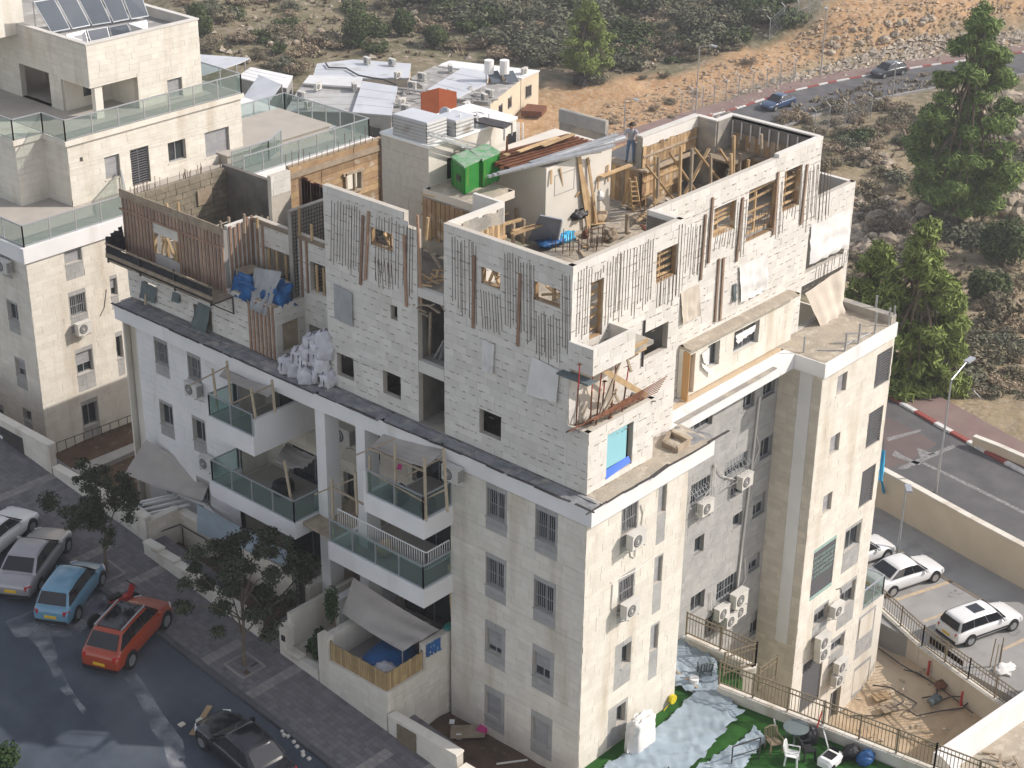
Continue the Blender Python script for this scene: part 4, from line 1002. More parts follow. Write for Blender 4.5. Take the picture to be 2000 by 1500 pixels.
# ---- slot between sections B and D: floors, side walls, hanging timber
m = MB()
for z in (ZL+.0, 13.6, 16.5): m.box((.66, 7.38, z-.2), (4, 8.72, z))
m.build('slot_floor', K['concrete'], MAIN)
m = MB(); m.box((2.2, 7.38, ZL), (2.35, 8.72, 13.35)); m.box((3.9, 7.36, 13.6), (4.05, 8.72, 16.3)); m.box((.85, 7.3, ZL), (4, 7.38, 16.4)); m.box((.85, 8.72, ZL), (4, 8.8, 16.4)); m.build('slot_wall', K['concrete_dark'], MAIN)
m = MB(); m.box((.60, 7.40, 13.15), (.82, 8.70, 13.62)); m.box((.60, 7.40, 16.2), (.82, 8.70, 16.55)); m.build('slot_beam', K['stone_new'], MAIN, kind='stuff')
for i, (a, b, mt) in enumerate([((841, 610), (838, 715), 'timber_grey'), ((868, 665), (838, 720), 'steel'), ((875, 650), (855, 720), 'steel'), ((815, 420), (823, 596), 'timber_red'), ((836, 425), (832, 470), 'timber'), ((833, 480), (862, 525), 'timber_grey')]):
 plank(at('x', .9 if i < 3 else .66, *a), at('x', 1.3 if i < 3 else .66, *b), .1, .06, ['long plank standing in the dark slot between the walls', 'grey metal rail leaning low in the slot', 'grey metal rail leaning high in the slot', 'tall reddish post beside the stepped wall edge', 'short fresh post at the top of the slot', 'diagonal brace inside the top of the slot'][i], mt)
for i in range(9):
 p = at('x', .7, random.uniform(808, 870), random.uniform(592, 612)); q = p+Vector((-.1, random.uniform(-.7, .7), random.uniform(-.15, .15)))
 m = MB(); m.bar(p, q, .07, .05); m.build('scrap_board', K['timber_grey'], None, 'small loose board on the beam across the slot', 'board', 'loose boards on the slot beam', at0=p)
for i, (a, b) in enumerate([((824, 378), (851, 384)), ((824, 398), (851, 406)), ((824, 418), (851, 426))]):
 plank(at('x', 3.75, *a), at('x', 3.75, *b), .12, .05, ['upper of three pale boards nailed to the grey tower wall', 'middle of three pale boards nailed to the grey tower wall', 'lowest of three pale boards nailed to the grey tower wall'][i])
m = MB(); rnd = random.Random(5)
for i in range(34):
 p = Vector((rnd.uniform(.9, 3.4), rnd.uniform(7.5, 8.6), 16.55+rnd.uniform(0, .25))); d = Vector((rnd.uniform(-1, 1), rnd.uniform(-1, 1), rnd.uniform(-.2, .3)))*.7; m.bar(p, p+d, .09, .03)
m.build('slot_timber_scraps', K['timber'], MAIN, kind='stuff')
# ---- interior slabs
m = MB(); m.box((.85, 1.7, 16.3), (6.8, 7.36, 16.45)); m.box((2.25, 7.38, 16.3), (18.1, 8.7, 16.45)) if False else None
m.box((4.05, 7.36, 16.3), (18.1, 8.7, 16.45)); m.box((6.83, 3.14, 16.3), (18.1, 7.36, 16.45)); m.box((4.05, 8.7, 16.3), (14, 26, 16.44)) if False else None
m.box((7.0, 8.7, 16.3), (13, 13, 16.44))
m.build('roof_slab', K['concrete'], MAIN)
rough_top('roof_debris', .9, 6.8, 1.75, 7.1, 16.46, K['dust'], .10, .22, 41); rough_top('roof_debris', 6.85, 17.9, 3.2, 8.2, 16.46, K['dust'], .08, .28, 42)
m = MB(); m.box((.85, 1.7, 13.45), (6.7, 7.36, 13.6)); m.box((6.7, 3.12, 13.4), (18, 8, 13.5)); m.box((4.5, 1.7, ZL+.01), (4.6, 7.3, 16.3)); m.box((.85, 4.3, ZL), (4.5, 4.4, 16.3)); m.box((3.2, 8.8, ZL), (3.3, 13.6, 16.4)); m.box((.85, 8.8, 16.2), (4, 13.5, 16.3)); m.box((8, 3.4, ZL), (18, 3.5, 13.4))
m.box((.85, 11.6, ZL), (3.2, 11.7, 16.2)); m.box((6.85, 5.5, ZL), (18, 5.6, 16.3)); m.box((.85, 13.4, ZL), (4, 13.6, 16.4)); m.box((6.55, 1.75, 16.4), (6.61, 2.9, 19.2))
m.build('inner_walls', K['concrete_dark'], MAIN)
m = MB(); m.box((.64, 1.5, 10.9), (14, 26.2, 10.95)); m.build('slab', K['concrete'], MAIN)
# boards seen inside the open windows (sunlit props and planks in the top storey)
rnd = random.Random(12)
for face, hs_ in ((D, hD[:2]+hB[:1]), (R1, hR1[:2]), (R2, hR2)):
 for h in hs_:
  u0, u1, z0, z1 = h; m = MB(); P = face.p
  fr = MB();
  for a in ((u0-.02, u0+.05, z0, z1), (u1-.05, u1+.02, z0, z1), (u0, u1, z0-.02, z0+.05)): face.box(fr, *a, -.2, -.04)
  fr.build('formwork_frame', K['formply'], MAIN)
  n = 5
  for k in range(n):
   if face is D:
    m.bar(P(u0+rnd.uniform(0, u1-u0), z0+rnd.uniform(-.1, .3), -.3), P(u0+rnd.uniform(0, u1-u0), z1-rnd.uniform(0, .4), -.3-rnd.uniform(0, .5)), .1, .06)
   else:
    z = z0+(z1-z0)*(k+.4)/n; m.bar(P(u0-.05, z+rnd.uniform(-.05, .05), -.28), P(u1+.05, z+rnd.uniform(-.02, .2), -.28), .10, .05)
  m.bar(P((u0+u1)/2, z0, -.35), P((u0+u1)/2, z1, -.35), .09, .06)
  m.build('window_braces', K['timber'], MAIN)
# ---- vertical rods and battens fixed to the top storey
def rods(face, plist):
 for (px, py, qy, dx) in plist:
  for o in (0, 5.5):
   sl = -.47 if face.k == 'R' else .38; j = random.uniform(-6, 6)*(o > 0); a = face.uz(px+o, py+sl*o+j); b = face.uz(px+o+dx, qy+sl*o+j*2); m = MB(); m.tube(face.p(a[0], a[1], .03), face.p(b[0], b[1], .03), .009, n=4); m.build('rebar', K['rebar'], MAIN)
def battens(face, plist, w=.11, mat='timber_red', d=.06):
 for (px, py, qx, qy) in plist:
  a = face.uz(px, py); b = face.uz(qx, qy); m = MB(); m.bar(face.p(a[0], a[1], d), face.p(b[0], b[1], d), w, .06, up=(face.p(0, 0, 1)[0]-face.p(0, 0, 0)[0], face.p(0, 0, 1)[1]-face.p(0, 0, 0)[1], 0)); m.build('batten', K[mat], MAIN)
rods(D, [(x, 388+.36*(x-648)+random.uniform(-4, 6), 505+.42*(x-648)+random.uniform(-8, 10), -2) for x in (649, 661, 672, 683, 688, 698, 736, 747, 761, 775, 790, 797, 802)])
rods(D, [(x, 500+.36*(x-730), 548+.4*(x-730), 3) for x in (733, 741, 752, 760)])
rods(D, [(x, 460+.35*(x-880)+random.uniform(-4, 6), 600+.42*(x-880)+random.uniform(-15, 10), 1) for x in (884, 895, 903, 917, 925, 1018, 1030, 1038, 1099, 1108)])
rods(D, [(x, 490+.35*(x-980)+random.uniform(-4, 6), 630+.42*(x-980)+random.uniform(-15, 10), 1) for x in (987, 997, 1008)])
rods(D, [(x, 565+.35*(x-938), 640+.4*(x-938), 4) for x in (940, 950, 962, 972)])
rods(D, [(x, 606+.35*(x-1045), 690+.4*(x-1045), 1) for x in (1048, 1058, 1066, 1076, 1088)])
battens(D, [(711, 420, 706, 555), (722, 412, 716, 545), (791, 458, 796, 598), (928, 498, 926, 640), (1018, 534, 1013, 675)])
rods(R1, [(x, 532-.47*(x-1130)+random.uniform(-3, 5), 655-.45*(x-1130)+random.uniform(-12, 14), -5-.01*(x-1130)) for x in (1129, 1140, 1150, 1186, 1197, 1206, 1213, 1225, 1238, 1250, 1260, 1270, 1326, 1332)])
rods(R1, [(x, 500-.47*(x-1275), 545-.45*(x-1275), -3) for x in (1284, 1294)])
rods(R1, [(x, 545-.47*(x-1285), 600-.45*(x-1285), -3) for x in (1284, 1291, 1300, 1308, 1315)])
rods(R1, [(1162, 532, 548, -1), (1173, 524, 542, -1)])
rods(R2, [(x, 448-.50*(x-1340)+random.uniform(-3, 5), 540-.42*(x-1340)+random.uniform(-12, 10), -7) for x in (1344, 1353, 1361, 1368, 1378, 1441, 1445, 1452, 1520, 1528, 1566, 1574, 1583, 1590, 1598, 1605, 1612, 1618)])
rods(R2, [(x, 455-.48*(x-1400), 490-.45*(x-1400), -5) for x in (1398, 1408, 1418, 1428, 1460, 1470, 1482, 1495, 1505, 1540, 1550)])
rods(R2, [(x, 520-.5*(x-1595), 545-.5*(x-1595), -3) for x in (1594, 1604, 1612, 1625, 1640, 1650)])
battens(R2, [(1376, 418, 1366, 546), (1390, 385, 1381, 513), (1449, 385, 1436, 510), (1518, 335, 1508, 458), (1575, 320, 1562, 438), (1402, 505, 1394, 628), (1411, 503, 1404, 625)], .11, 'batten_brown')
battens(R1, [(1257, 625, 1252, 715)], .05, 'steel_dark')
# blanked openings: cloth and board covers fixed over windows
def cover(face, pts, mat, name='window_cover', wr=.05, d=.06, seed=1):
 q = [Vector(face.p(*face.uz(*p), d+.02*i)) for i, p in enumerate(pts)]
 return cloth(name, q, K[mat], None, wr=wr, seed=seed, parent=MAIN, n=10)
cover(D, [(654, 553), (690, 570), (692, 637), (658, 620)], 'tarp_grey', wr=.02)
cover(D, [(944, 660), (968, 672), (966, 728), (946, 722)], 'tarp_white', wr=.09, seed=2)
cover(D, [(1042, 695), (1095, 722), (1091, 785), (1032, 768)], 'tarp_white', wr=.06, seed=3)
cover(R2, [(1327, 572), (1362, 554), (1363, 615), (1328, 632)], 'tarp_beige', wr=.07, seed=4)
cover(R2, [(1441, 520), (1493, 496), (1497, 562), (1443, 590)], 'tarp_white', wr=.12, seed=5)
cover(R2, [(1582, 441), (1657, 405), (1655, 478), (1578, 516)], 'tarp_white', wr=.14, seed=6)
q = [Vector(R2.p(*R2.uz(1570, 572), .06)), Vector(R2.p(*R2.uz(1644, 522), .06)), Vector(R2.p(20.9, ZL+.1, .35)), Vector(R2.p(*R2.uz(1590, 655), .75))]
cloth('hanging_curtain', q, K['tarp_beige'], None, wr=.16, seed=7, folds=3, parent=MAIN, n=14)
cover(R2, [(1429, 555), (1436, 552), (1434, 585), (1428, 590)], 'tarp_slate', wr=.06, seed=8)
cover(CR, [(1436, 655), (1475, 633), (1470, 645), (1436, 672)], 'tarp_white', wr=.08, seed=9, d=.02)
cover(CR, [(1368, 690), (1382, 678), (1380, 712), (1369, 706)], 'tarp_white', wr=.03, seed=10); cover(CR, [(1367, 707), (1384, 722), (1384, 732), (1368, 716)], 'tarp_white', wr=.03, seed=13)
for q in hC[:2]: window(CR, q, MAIN, 'pane', .22, sill=None)
# pipe stubs and clutter on the wing roof
for i, (px, py, h) in enumerate([(1569, 688, 32), (1650, 685, 36), (1676, 670, 40), (1708, 650, 42), (1735, 636, 36), (1745, 628, 32), (1709, 615, 40)]):
 p = at('z', 11.0, px, py); m = MB(); m.tube(p, p+Vector((0, 0, h/44)), .045, n=7); m.build('pipe_stub', K['steel'], None, ['pipe stub at the inner edge of the wing roof', 'second pipe stub on the wing roof edge', 'third pipe stub on the wing roof edge, tied to a rail', 'pipe stub in the middle of the outer wing roof edge', 'pipe stub near the outer wing roof corner', 'outermost pipe stub on the wing roof corner', 'pipe stub by the rear kerb of the wing roof'][i], 'pipe', 'pipe stubs on the wing roof', at0=p)
for i, (a, b) in enumerate([((1648, 675), (1700, 650)), ((1595, 684), (1648, 684)), ((1628, 668), (1676, 668)), ((1652, 652), (1692, 652))]):
 p = at('z', 11.1+.35*(i % 2), *a); q = at('z', 11.1+.35*(i % 2), *b); m = MB(); m.tube(p, q, .022, n=5); m.build('rail_tube', K['steel'], None, ['sloping thin rail along the wing roof edge', 'thin tube lying near the wing roof corner', 'thin tube between the wing roof pipe stubs', 'short thin tube on the outer wing roof'][i], 'tube', at0=p)
m = MB(); m.box((20.9, .3, 10.96), (21.3, 2.9, 11.35)); m.build('roof_kerb', K['concrete'], MAIN)
# ================================================================ left part of the new storeys
hA = [h_(D, (281, 548), (308, 588)), h_(D, (340, 570), (354, 590)), h_(D, (378, 592), (417, 662))]
fA = [h_(D, (305, 455), (350, 520)), h_(D, (380, 468), (405, 500))]
wall(D, 16.75, 26.4, ZL, 13.3, hA, .2).build('new_wall', K['joint'], MAIN)
clad(D, 16.75, 26.4, ZL, 13.3, hA, K['stone_new'], MAIN, .55, .30, indiv=12, iu=(19, 26), dash=.72, seed=51)
fz = lambda y: 15.95-.03*(y-19.7)
hF = (fA[0][0], fA[0][1], fA[0][2]+.2, fA[0][3])
wall(D, 19.7, 26.4, 13.3, 15.8, [hF], .2).build('new_wall', K['joint_grey'], MAIN)
clad(D, 19.7, 26.4, 13.3, 15.7, [hF], K['stone_new'], MAIN, .55, .30, seed=52)
def vboards(face, us, z0, z1, w, d, mat, name, th=.05, zf=None, jit=.03):
 for u in us:
  b = z1+(random.uniform(-jit, jit) if not zf else 0); m = MB(); face.box(m, u-w/2, u+w/2, z0+random.uniform(-jit, jit), b, d, d+th); m.build(name, K[mat], MAIN)
us = [19.75+i*.232 for i in range(29)]
vboards(D, [u for u in us if not (hF[0]-.1 < u < hF[1]+.1)], 13.05, 15.62, .115, .03, 'timber_red', 'batten')
vboards(D, [u for u in us if hF[0]-.1 < u < hF[1]+.1], 15.05, 15.62, .115, .03, 'timber_red', 'batten')
m = MB(); D.box(m, 19.65, 26.45, 15.6, 15.98, .02, .07); m.build('waling', K['timber_grey'], MAIN)
m = MB(); D.box(m, 19.65, 26.45, 15.05, 15.14, .085, .14); m.build('waling', K['timber_red'], MAIN)
m = MB(); rnd = random.Random(3); u0, u1, z0, z1 = hF
for i in range(9):
 a = rnd.uniform(u0, u1); m.bar(D.p(a, z0, -.1+.05*(i % 3)), D.p(a+rnd.uniform(-.6, .6), z1-rnd.uniform(0, .4), -.2), .11, .05)
m.build('window_braces', K['timber'], MAIN)
m = MB(); D.box(m, u0-.08, u0, z0, z1, .0, .12); D.box(m, u1, u1+.08, z0, z1, 0, .12); m.build('window_jamb', K['timber'], MAIN)
# covers over the lower windows
cover(D, [(279, 548), (308, 560), (307, 592), (278, 580)], 'tarp_slate', wr=.08, seed=3)
cover(D, [(340, 569), (354, 575), (353, 592), (339, 586)], 'tarp_slate', wr=.02, seed=4)
q = [Vector(D.p(*D.uz(389, 590), .05)), Vector(D.p(*D.uz(414, 600), .05)), Vector(D.p(*D.uz(412, 660), .35)), Vector(D.p(*D.uz(377, 663), .45))]
cloth('window_cover', q, K['tarp_slate'], None, wr=.12, seed=5, parent=MAIN)
m = MB(); m.bar(D.p(*D.uz(288, 572), .1), D.p(*D.uz(293, 610), .25), .12, .04); m.build('leaning_board', K['timber_grey'], MAIN)
# R facing sides of formwork room and box
FA = Face('R', 19.7);
wall(FA, .84, 2.2, 13.0, 15.95, [], .2).build('new_wall', K['stone_new'], MAIN)
for i in range(6): m = MB(); FA.box(m, .9+i*.23, 1.0+i*.23, 13.2, 15.8+random.uniform(-.05, .3), .02, .07); m.build('batten', K['timber_red'], MAIN)
FBX = Face('R', 16.75); hb = FBX.rect((550, 634), (585, 676)); hb = (.95, 1.85, 11.25, 12.5)
wall(FBX, .62, 2.2, ZL, 13.3, [hb], .18).build('new_wall', K['joint'], MAIN); clad(FBX, .62, 2.2, ZL, 13.3, [hb], K['stone_new'], MAIN, .55, .3, dash=.6, seed=53)
m = MB(); FBX.box(m, *hb[:2], hb[2], hb[3], -.12, -.08); m.build('window_board', K['timber_grey'], MAIN)
IN = Face('L', 2.2)
hI = [IN.rect((515, 478), (572, 545)), IN.rect((607, 510), (637, 580)), IN.rect((604, 628), (643, 672))]
hI = [(17.3, 19.0, 13.6, 14.9), (15.4, 16.3, 13.7, 15.0), (15.2, 16.5, ZL+.1, 12.2)]
wall(IN, 13.6, 19.7, ZL, 16.0, hI, .2).build('new_wall', K['joint'], MAIN)
clad(IN, 13.6, 19.7, ZL, 16.0, hI, K['stone_new'], MAIN, .55, .3, dash=.6, seed=54)
vboards(IN, [13.8+i*.33 for i in range(18) if not any(h[0]-.05 < 13.8+i*.33 < h[1]+.05 for h in hI[:2])], 13.4, 15.8, .10, .03, 'timber_red', 'batten', jit=.2)
vboards(IN, [h+.1 for h in (17.3, 17.75, 18.3, 18.8, 15.5, 15.9)], 13.7, 14.9, .12, -.1, 'timber', 'brace')
m = MB(); IN.box(m, 13.6, 19.7, 15.8, 16.0, .02, .07); m.build('waling', K['timber_grey'], MAIN)
vboards(D, [16.85+i*.24 for i in range(7)], 10.95, 13.3, .11, .03, 'timber_red', 'batten', jit=.05)
m = MB(); m.box((.84, 16.9, 13.0), (2.18, 19.6, 13.1)); m.build('balcony_slab', K['concrete'], MAIN)
m = MB(); m.box((.63, 16.78, 13.3), (.8, 19.6, 13.36)); m.build('parapet_cap', K['timber_grey'], MAIN)
m = MB(); m.box((.84, 16.9, ZL), (.95, 19.7, 13.0)); m.box((6.04, 13.6, ZL), (6.16, 25.9, 15.5)); m.box((.84, 19.9, 12.9), (5.98, 25.98, 13.08)); m.build('inner_walls', K['concrete_dark'], MAIN)
# posts standing up along the formwork top
for i, (px, py, qy) in enumerate([(432, 432, 465), (448, 424, 470), (478, 418, 455), (503, 425, 445), (585, 405, 460), (609, 438, 470), (349, 395, 430), (327, 398, 410)]):
 k = ['x', .6 if i in (0, 6, 7) else (1.2 if i < 4 else 2.1)]; p = at('x', k[1], px, qy); q_ = at('x', k[1], px-1, py)
 plank(p, q_, .1, .07, ['short post at the corner of the formwork wall', 'tall grey post left of the blue tarp balcony', 'grey post rising from the middle of the formwork', 'pale post end beside the leaning panels', 'tall fresh post before the dark meshed wall', 'pale post nearest the stone wall section', 'orange post end halfway along the reddish formwork', 'small post end on the far reddish formwork'][i], 'timber' if i > 2 else 'timber_grey')
# back walls of the open room
BW = Face('R', 26.0)
m = MB(); m.box((.84, 26.0, 13.1), (6.2, 26.2, 15.65)); m.build('rough_wall', K['concrete_room'], MAIN)
m = MB(); rnd = random.Random(8)
for r in range(9):
 x = .9
 while x < 6:
  l = rnd.uniform(.4, .8); m.box((x, 25.96-rnd.uniform(0, .03), 13.15+r*.28), (x+l-.02, 26.0, 13.41+r*.28)); x += l
m.build('rough_blocks', K['concrete_room'], MAIN, kind='stuff')
XB = Face('L', 6.0); m = MB(); m.box((6.0, 20.5, 13.1), (6.2, 26.2, 15.75)); m.build('rough_wall', K['concrete_dark'], MAIN)
m = MB(); BW.box(m, 4.3, 5.1, 14.3, 15.0, .02, .12); m.build('window_board', K['timber_grey'], MAIN)
for i in range(34):
 a = random.uniform(.8, 5.9); p = Vector((a, 26.1, 15.6)); m = MB(); m.tube(p, p+Vector((random.uniform(-.05, .05), 0, random.uniform(.25, .6))), .012, n=4); m.build('starter_bar', K['rebar'], MAIN)
# meshed dark wall, leaning panels, reddish panel box
m = MB(); m.box((1.9, 17.0, 13.1), (3.9, 17.2, 17.0)); m.build('dark_wall', K['concrete'], MAIN)
m = MB(); MW = Face('R', 17.0); bars_grid(m, MW, 1.95, 3.85, 13.4, 16.95, .03, 13, 22, .02); m.build('rebar_mesh', K['steel_dark'], MAIN, kind='stuff')
for i in range(7):
 p = at('x', 3.3, 500+i*11, 468-i*2); q_ = at('x', 3.8, 497+i*12, 420+i*4)
 m = MB(); d = (q_-p); m.bar(p, q_, .42, .05, up=(1, 0, .2)); m.build('formwork_panel', K['timber_grey'], None, 'grey formwork panel leaning in the stack behind the box', 'panel', 'leaning formwork panels', at0=p)
for i in range(8):
 a = at('x', 4.6, 588+i*6, 347+i*2.6); m = MB(); m.box((4.6, a.y-.17, 13.2), (4.66, a.y+.17, a.z+random.uniform(-.05, .08))); m.build('shutter_board', K['rust' if i % 3 else 'timber_red'], MAIN)
m = MB(); m.box((4.67, at('x', 4.6, 634, 360).y, 13.2), (4.75, at('x', 4.6, 584, 350).y, 15.4)); m.build('shutter_back', K['timber_grey'], MAIN)
m = MB(); a = at('y', 19.4, 528, 345); b = at('y', 19.4, 568, 372); m.box((a.x, 19.4, 13.1), (b.x, 19.6, a.z)); m.build('stone_patch', K['joint'], MAIN); clad(Face('R', 19.4), a.x, b.x, b.z, a.z, [], K['stone_new'], MAIN, .5, .28, seed=77)
for i in range(16):
 p = at('y', 20, 562+i*11+random.uniform(-3, 3), 342-i*3.9); m = MB(); m.tube(p, p+Vector((0, 0, random.uniform(.5, 1.0))), .012, n=4); m.build('starter_bar', K['rebar'], MAIN)
# sunlit weathered plank wall
PW = Face('R', 20.0)
hp = PW.rect((674, 342), (702, 366))
n = 11
for k in range(n):
 z = 14.4+k*.275
 for a, b in ((4.5, 6.3), (6.3, 8.2), (8.2, 9.9)):
  segs = [(a, b)] if not (hp[2] < z+.13 < hp[3]) else [(a, min(b, hp[0])), (max(a, hp[1]), b)]
  for c, d in segs:
   if d-c > .05: m = MB(); PW.box(m, c+.01, d-.01, z+.008, z+.268, 0, .03+random.uniform(0, .02)); m.build('plank', K['formply' if k % 3 else 'timber'], MAIN)
wall(PW, 4.5, 9.9, 13.5, 17.5, [hp], .15).build('plank_wall', K['timber_grey'], MAIN)
m = MB(); PW.box(m, 9.78, 9.92, 14.2, 17.5, .05, .2); PW.box(m, 4.5, 9.9, 16.95, 17.2, .06, .1); m.build('wall_stud', K['timber_grey'], MAIN)
m = MB(); fr = hp;
for a in ((fr[0]-.1, fr[0], fr[2], fr[3]+.1), (fr[1], fr[1]+.1, fr[2]-.1, fr[3]), (fr[0]-.2, fr[1]+.2, fr[3], fr[3]+.12), (fr[0]-.1, fr[1], fr[2]-.1, fr[2]), ((fr[0]+fr[1])/2, (fr[0]+fr[1])/2+.08, fr[2], fr[3])): PW.box(m, *a, .02, .14)
m.build('window_braces', K['timber_grey'], MAIN)
# ---- black netted platform hung on the formwork wall
PF = thing('scaffold_platform', 'black netted work platform hanging on the reddish formwork wall', 'scaffold', (-.2, 22.5, 13.0))
m = MB()
for i in range(7):
 m2 = MB(); m2.box((-.55+.0, 19.3+i*.98, 13.08), (.55, 19.3+i*.98+.95, 13.13)); m2.build('deck_board', K['timber_grey'], PF)
m.bar((-.55, 19.2, 13.85), (-.55, 26.2, 13.85), .07, .05); m.bar((-.55, 19.2, 13.35), (-.55, 26.2, 13.35), .07, .16); m.build('guard_rail', K['timber_grey'], PF)
for y in (19.3, 21.6, 23.9, 26.1):
 m = MB(); m.bar((-.55, y, 13.0), (-.55, y, 13.95), .06); m.build('post', K['steel_dark'], PF)
 m = MB(); m.bar((-.58, y, 13.05), (.6, y, 13.05), .06); m.bar((-.5, y, 13.05), (.58, y, 12.3), .05); m.bar((.58, y, 12.3), (.58, y, 13.05), .05); m.build('bracket', K['steel_dark'], PF)
m = MB(); G = []
for i in range(25):
 y = 19.25+i*(6.9/24); G.append([(-.50+.04*noise.noise((y, j, 2)), y, 13.12+.62*j/4+.05*noise.noise((y*2, j*.5, 3))) for j in range(5)])
m.grid(G); m.grid([[(p[0]-.01, p[1], p[2]) for p in r] for r in G][::-1]); m.build('netting', K['netting'], PF, smooth=True)
cloth('platform_end_net', [(-.6, 26.2, 13.2), (.6, 26.35, 13.2), (.6, 26.4, 14.3), (-.4, 26.2, 14.1)], K['netting'], None, wr=.2, seed=3, parent=PF)
# ---- blue tarp bundle and grey cloth on the small balcony
def lump(name, c, s, mat, label, cat, group=None, seed=1, n=10, amp=.28, flat=0, parent=None, box=0):
 m = MB(); G = []
 for i in range(n+1):
  th_ = math.pi*i/n; row = []
  for j in range(n*2):
   ph = math.pi*j/n; d = Vector((math.sin(th_)*math.cos(ph), math.sin(th_)*math.sin(ph), math.cos(th_)))
   k = 1+amp*noise.noise(d*1.8+Vector((seed, seed*2, 0)))+amp*.6*noise.noise(d*4.5+Vector((seed, 0, seed)))+amp*.5*abs(noise.noise(d*9+Vector((0, seed, 0))))
   if box: d = Vector([math.copysign(abs(q)**box, q) for q in d])
   p = Vector((d.x*s[0]*k, d.y*s[1]*k, d.z*s[2]*k))
   p.z = max(p.z, -s[2]*.72); row.append(Vector(c)+p+Vector((0, 0, s[2]*.72)))
  row.append(row[0]); G.append(row)
 m.grid(G[::-1])
 if parent: return m.build(name, mat, parent, smooth=True)
 return m.build(name, mat, None, label, cat, group, smooth=True, at0=c)
lump('blue_tarp', (1.1, 18.7, 13.1), (.45, .75, .5), K['tarp_blue'], 'crumpled blue tarp bundle on the left of the small balcony', 'tarpaulin', seed=3, amp=.55, n=18, box=.6)
lump('blue_tarp', (1.3, 17.3, 13.1), (.45, .5, .5), K['tarp_blue'], 'blue tarp bundle at the right end of the small balcony', 'tarpaulin', seed=5, amp=.55, n=18, box=.6)
cloth('grey_cloth', [(1.0, 18.3, 14.5), (1.3, 17.0, 14.6), (.5, 17.1, 12.9), (.45, 18.2, 12.9)], K['tarp_grey'], 'grey cloth draped over posts on the small balcony', 'cloth', wr=.25, seed=6)
m = MB(); m.box((.9, 18.6, 14.1), (1.7, 19.4, 14.16)); m.box((.92, 18.62, 13.1), (1.0, 18.7, 14.1)); m.box((1.6, 19.3, 13.1), (1.68, 19.38, 14.1)); m.box((1.6, 18.62, 13.1), (1.68, 18.7, 14.1)); m.box((.92, 19.3, 13.1), (1.0, 19.38, 14.1)); m.build('work_bench', K['timber_grey'], None, 'rough wooden bench over the blue tarp on the balcony', 'bench', at0=(1.3, 19, 13.1))
# ---- white bulk bags piled in the recess
BGP = [(562, 717), (577, 724), (587, 701), (601, 712), (605, 690), (617, 700), (624, 736), (607, 733), (630, 715), (634, 668), (620, 682), (640, 745), (612, 672), (637, 690), (600, 738)]
def sack_label(i):
 px, py = BGP[i]; row = lambda y: 0 if y > 722 else (1 if y > 705 else (2 if y > 686 else 3)); r = row(py)
 k = sorted(q[0] for q in BGP if row(q[1]) == r).index(px); n_ = sum(row(q[1]) == r for q in BGP)
 return 'woven sack, %s from left in the %s row on the ledge' % (['first', 'second', 'third', 'fourth', 'fifth', 'sixth'][k], ['bottom', 'second', 'third', 'topmost'][r])
for i, (px, py) in enumerate(BGP):
 z = 11.0+max(0, (728+.35*(px-590)-py))*.021; p = at('z', z, px, py+8)
 b = thing('bulk_bag', sack_label(i), 'sack', p, random.uniform(0, 3), 'white sacks piled on the ledge')
 lump('sack', p, (.34, .34, .36), K['bag'], None, None, seed=i+10, amp=.32, parent=b, box=.62, n=12)
 m = MB();
 for s in (-1, 1):
  m.path([p+Vector((s*.2, .1, .55)), p+Vector((s*.1, .0, .75)), p+Vector((s*.05, -.2, .55))], .02, 4); m.path([p+Vector((-.34, s*.12, .5)), p+Vector((-.37, s*.12, .15))], .02, 4)
 m.build('strap', K['steel_dark'], b)
# ================================================================ core towers, hut and roof structures
m = MB(); m.box((3.7, 8.7, 18.6), (5.9, 11.4, 18.9)); m.box((4.0, 11.4, 16.4), (9.0, 13.9, 20.4)); m.build('lift_tower', K['stone_beige'], MAIN)
T1 = Face('L', 4.0); T2 = Face('R', 11.4)
dr = T2.rect((852, 314), (880, 355)); dr = (5.0, 5.8, 18.92, 19.75)
clad(T1, 11.4, 13.9, 15.0, 20.35, [], K['joint'], MAIN, .8, .45, t=.012, seed=61);
m = MB(); T2.box(m, 4.0, 9.0, 16.45, 20.38, 0, .02); m.build('tower_render', K['stone_old'], MAIN)
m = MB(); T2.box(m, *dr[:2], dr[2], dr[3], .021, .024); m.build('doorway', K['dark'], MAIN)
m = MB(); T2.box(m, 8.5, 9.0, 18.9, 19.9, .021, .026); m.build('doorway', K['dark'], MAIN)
m = MB(); m.box((3.95, 11.35, 20.4), (9.05, 13.95, 20.5)); m.build('tower_cap', K['white'], MAIN)
m = MB(); m.box((3.68, 8.7, 16.4), (3.72, 11.4, 18.6)); m.build('shaft_wall', K['concrete'], MAIN)
for i in range(11): m = MB(); m.box((3.62, 8.75+i*.24, 17.0+random.uniform(-.1, .1)), (3.67, 8.96+i*.24, 18.55)); m.build('plank', K['formply'], MAIN)
rough_top('core_debris', 3.72, 5.85, 8.72, 11.3, 18.91, K['dust'], .08, .25, 63, .05)
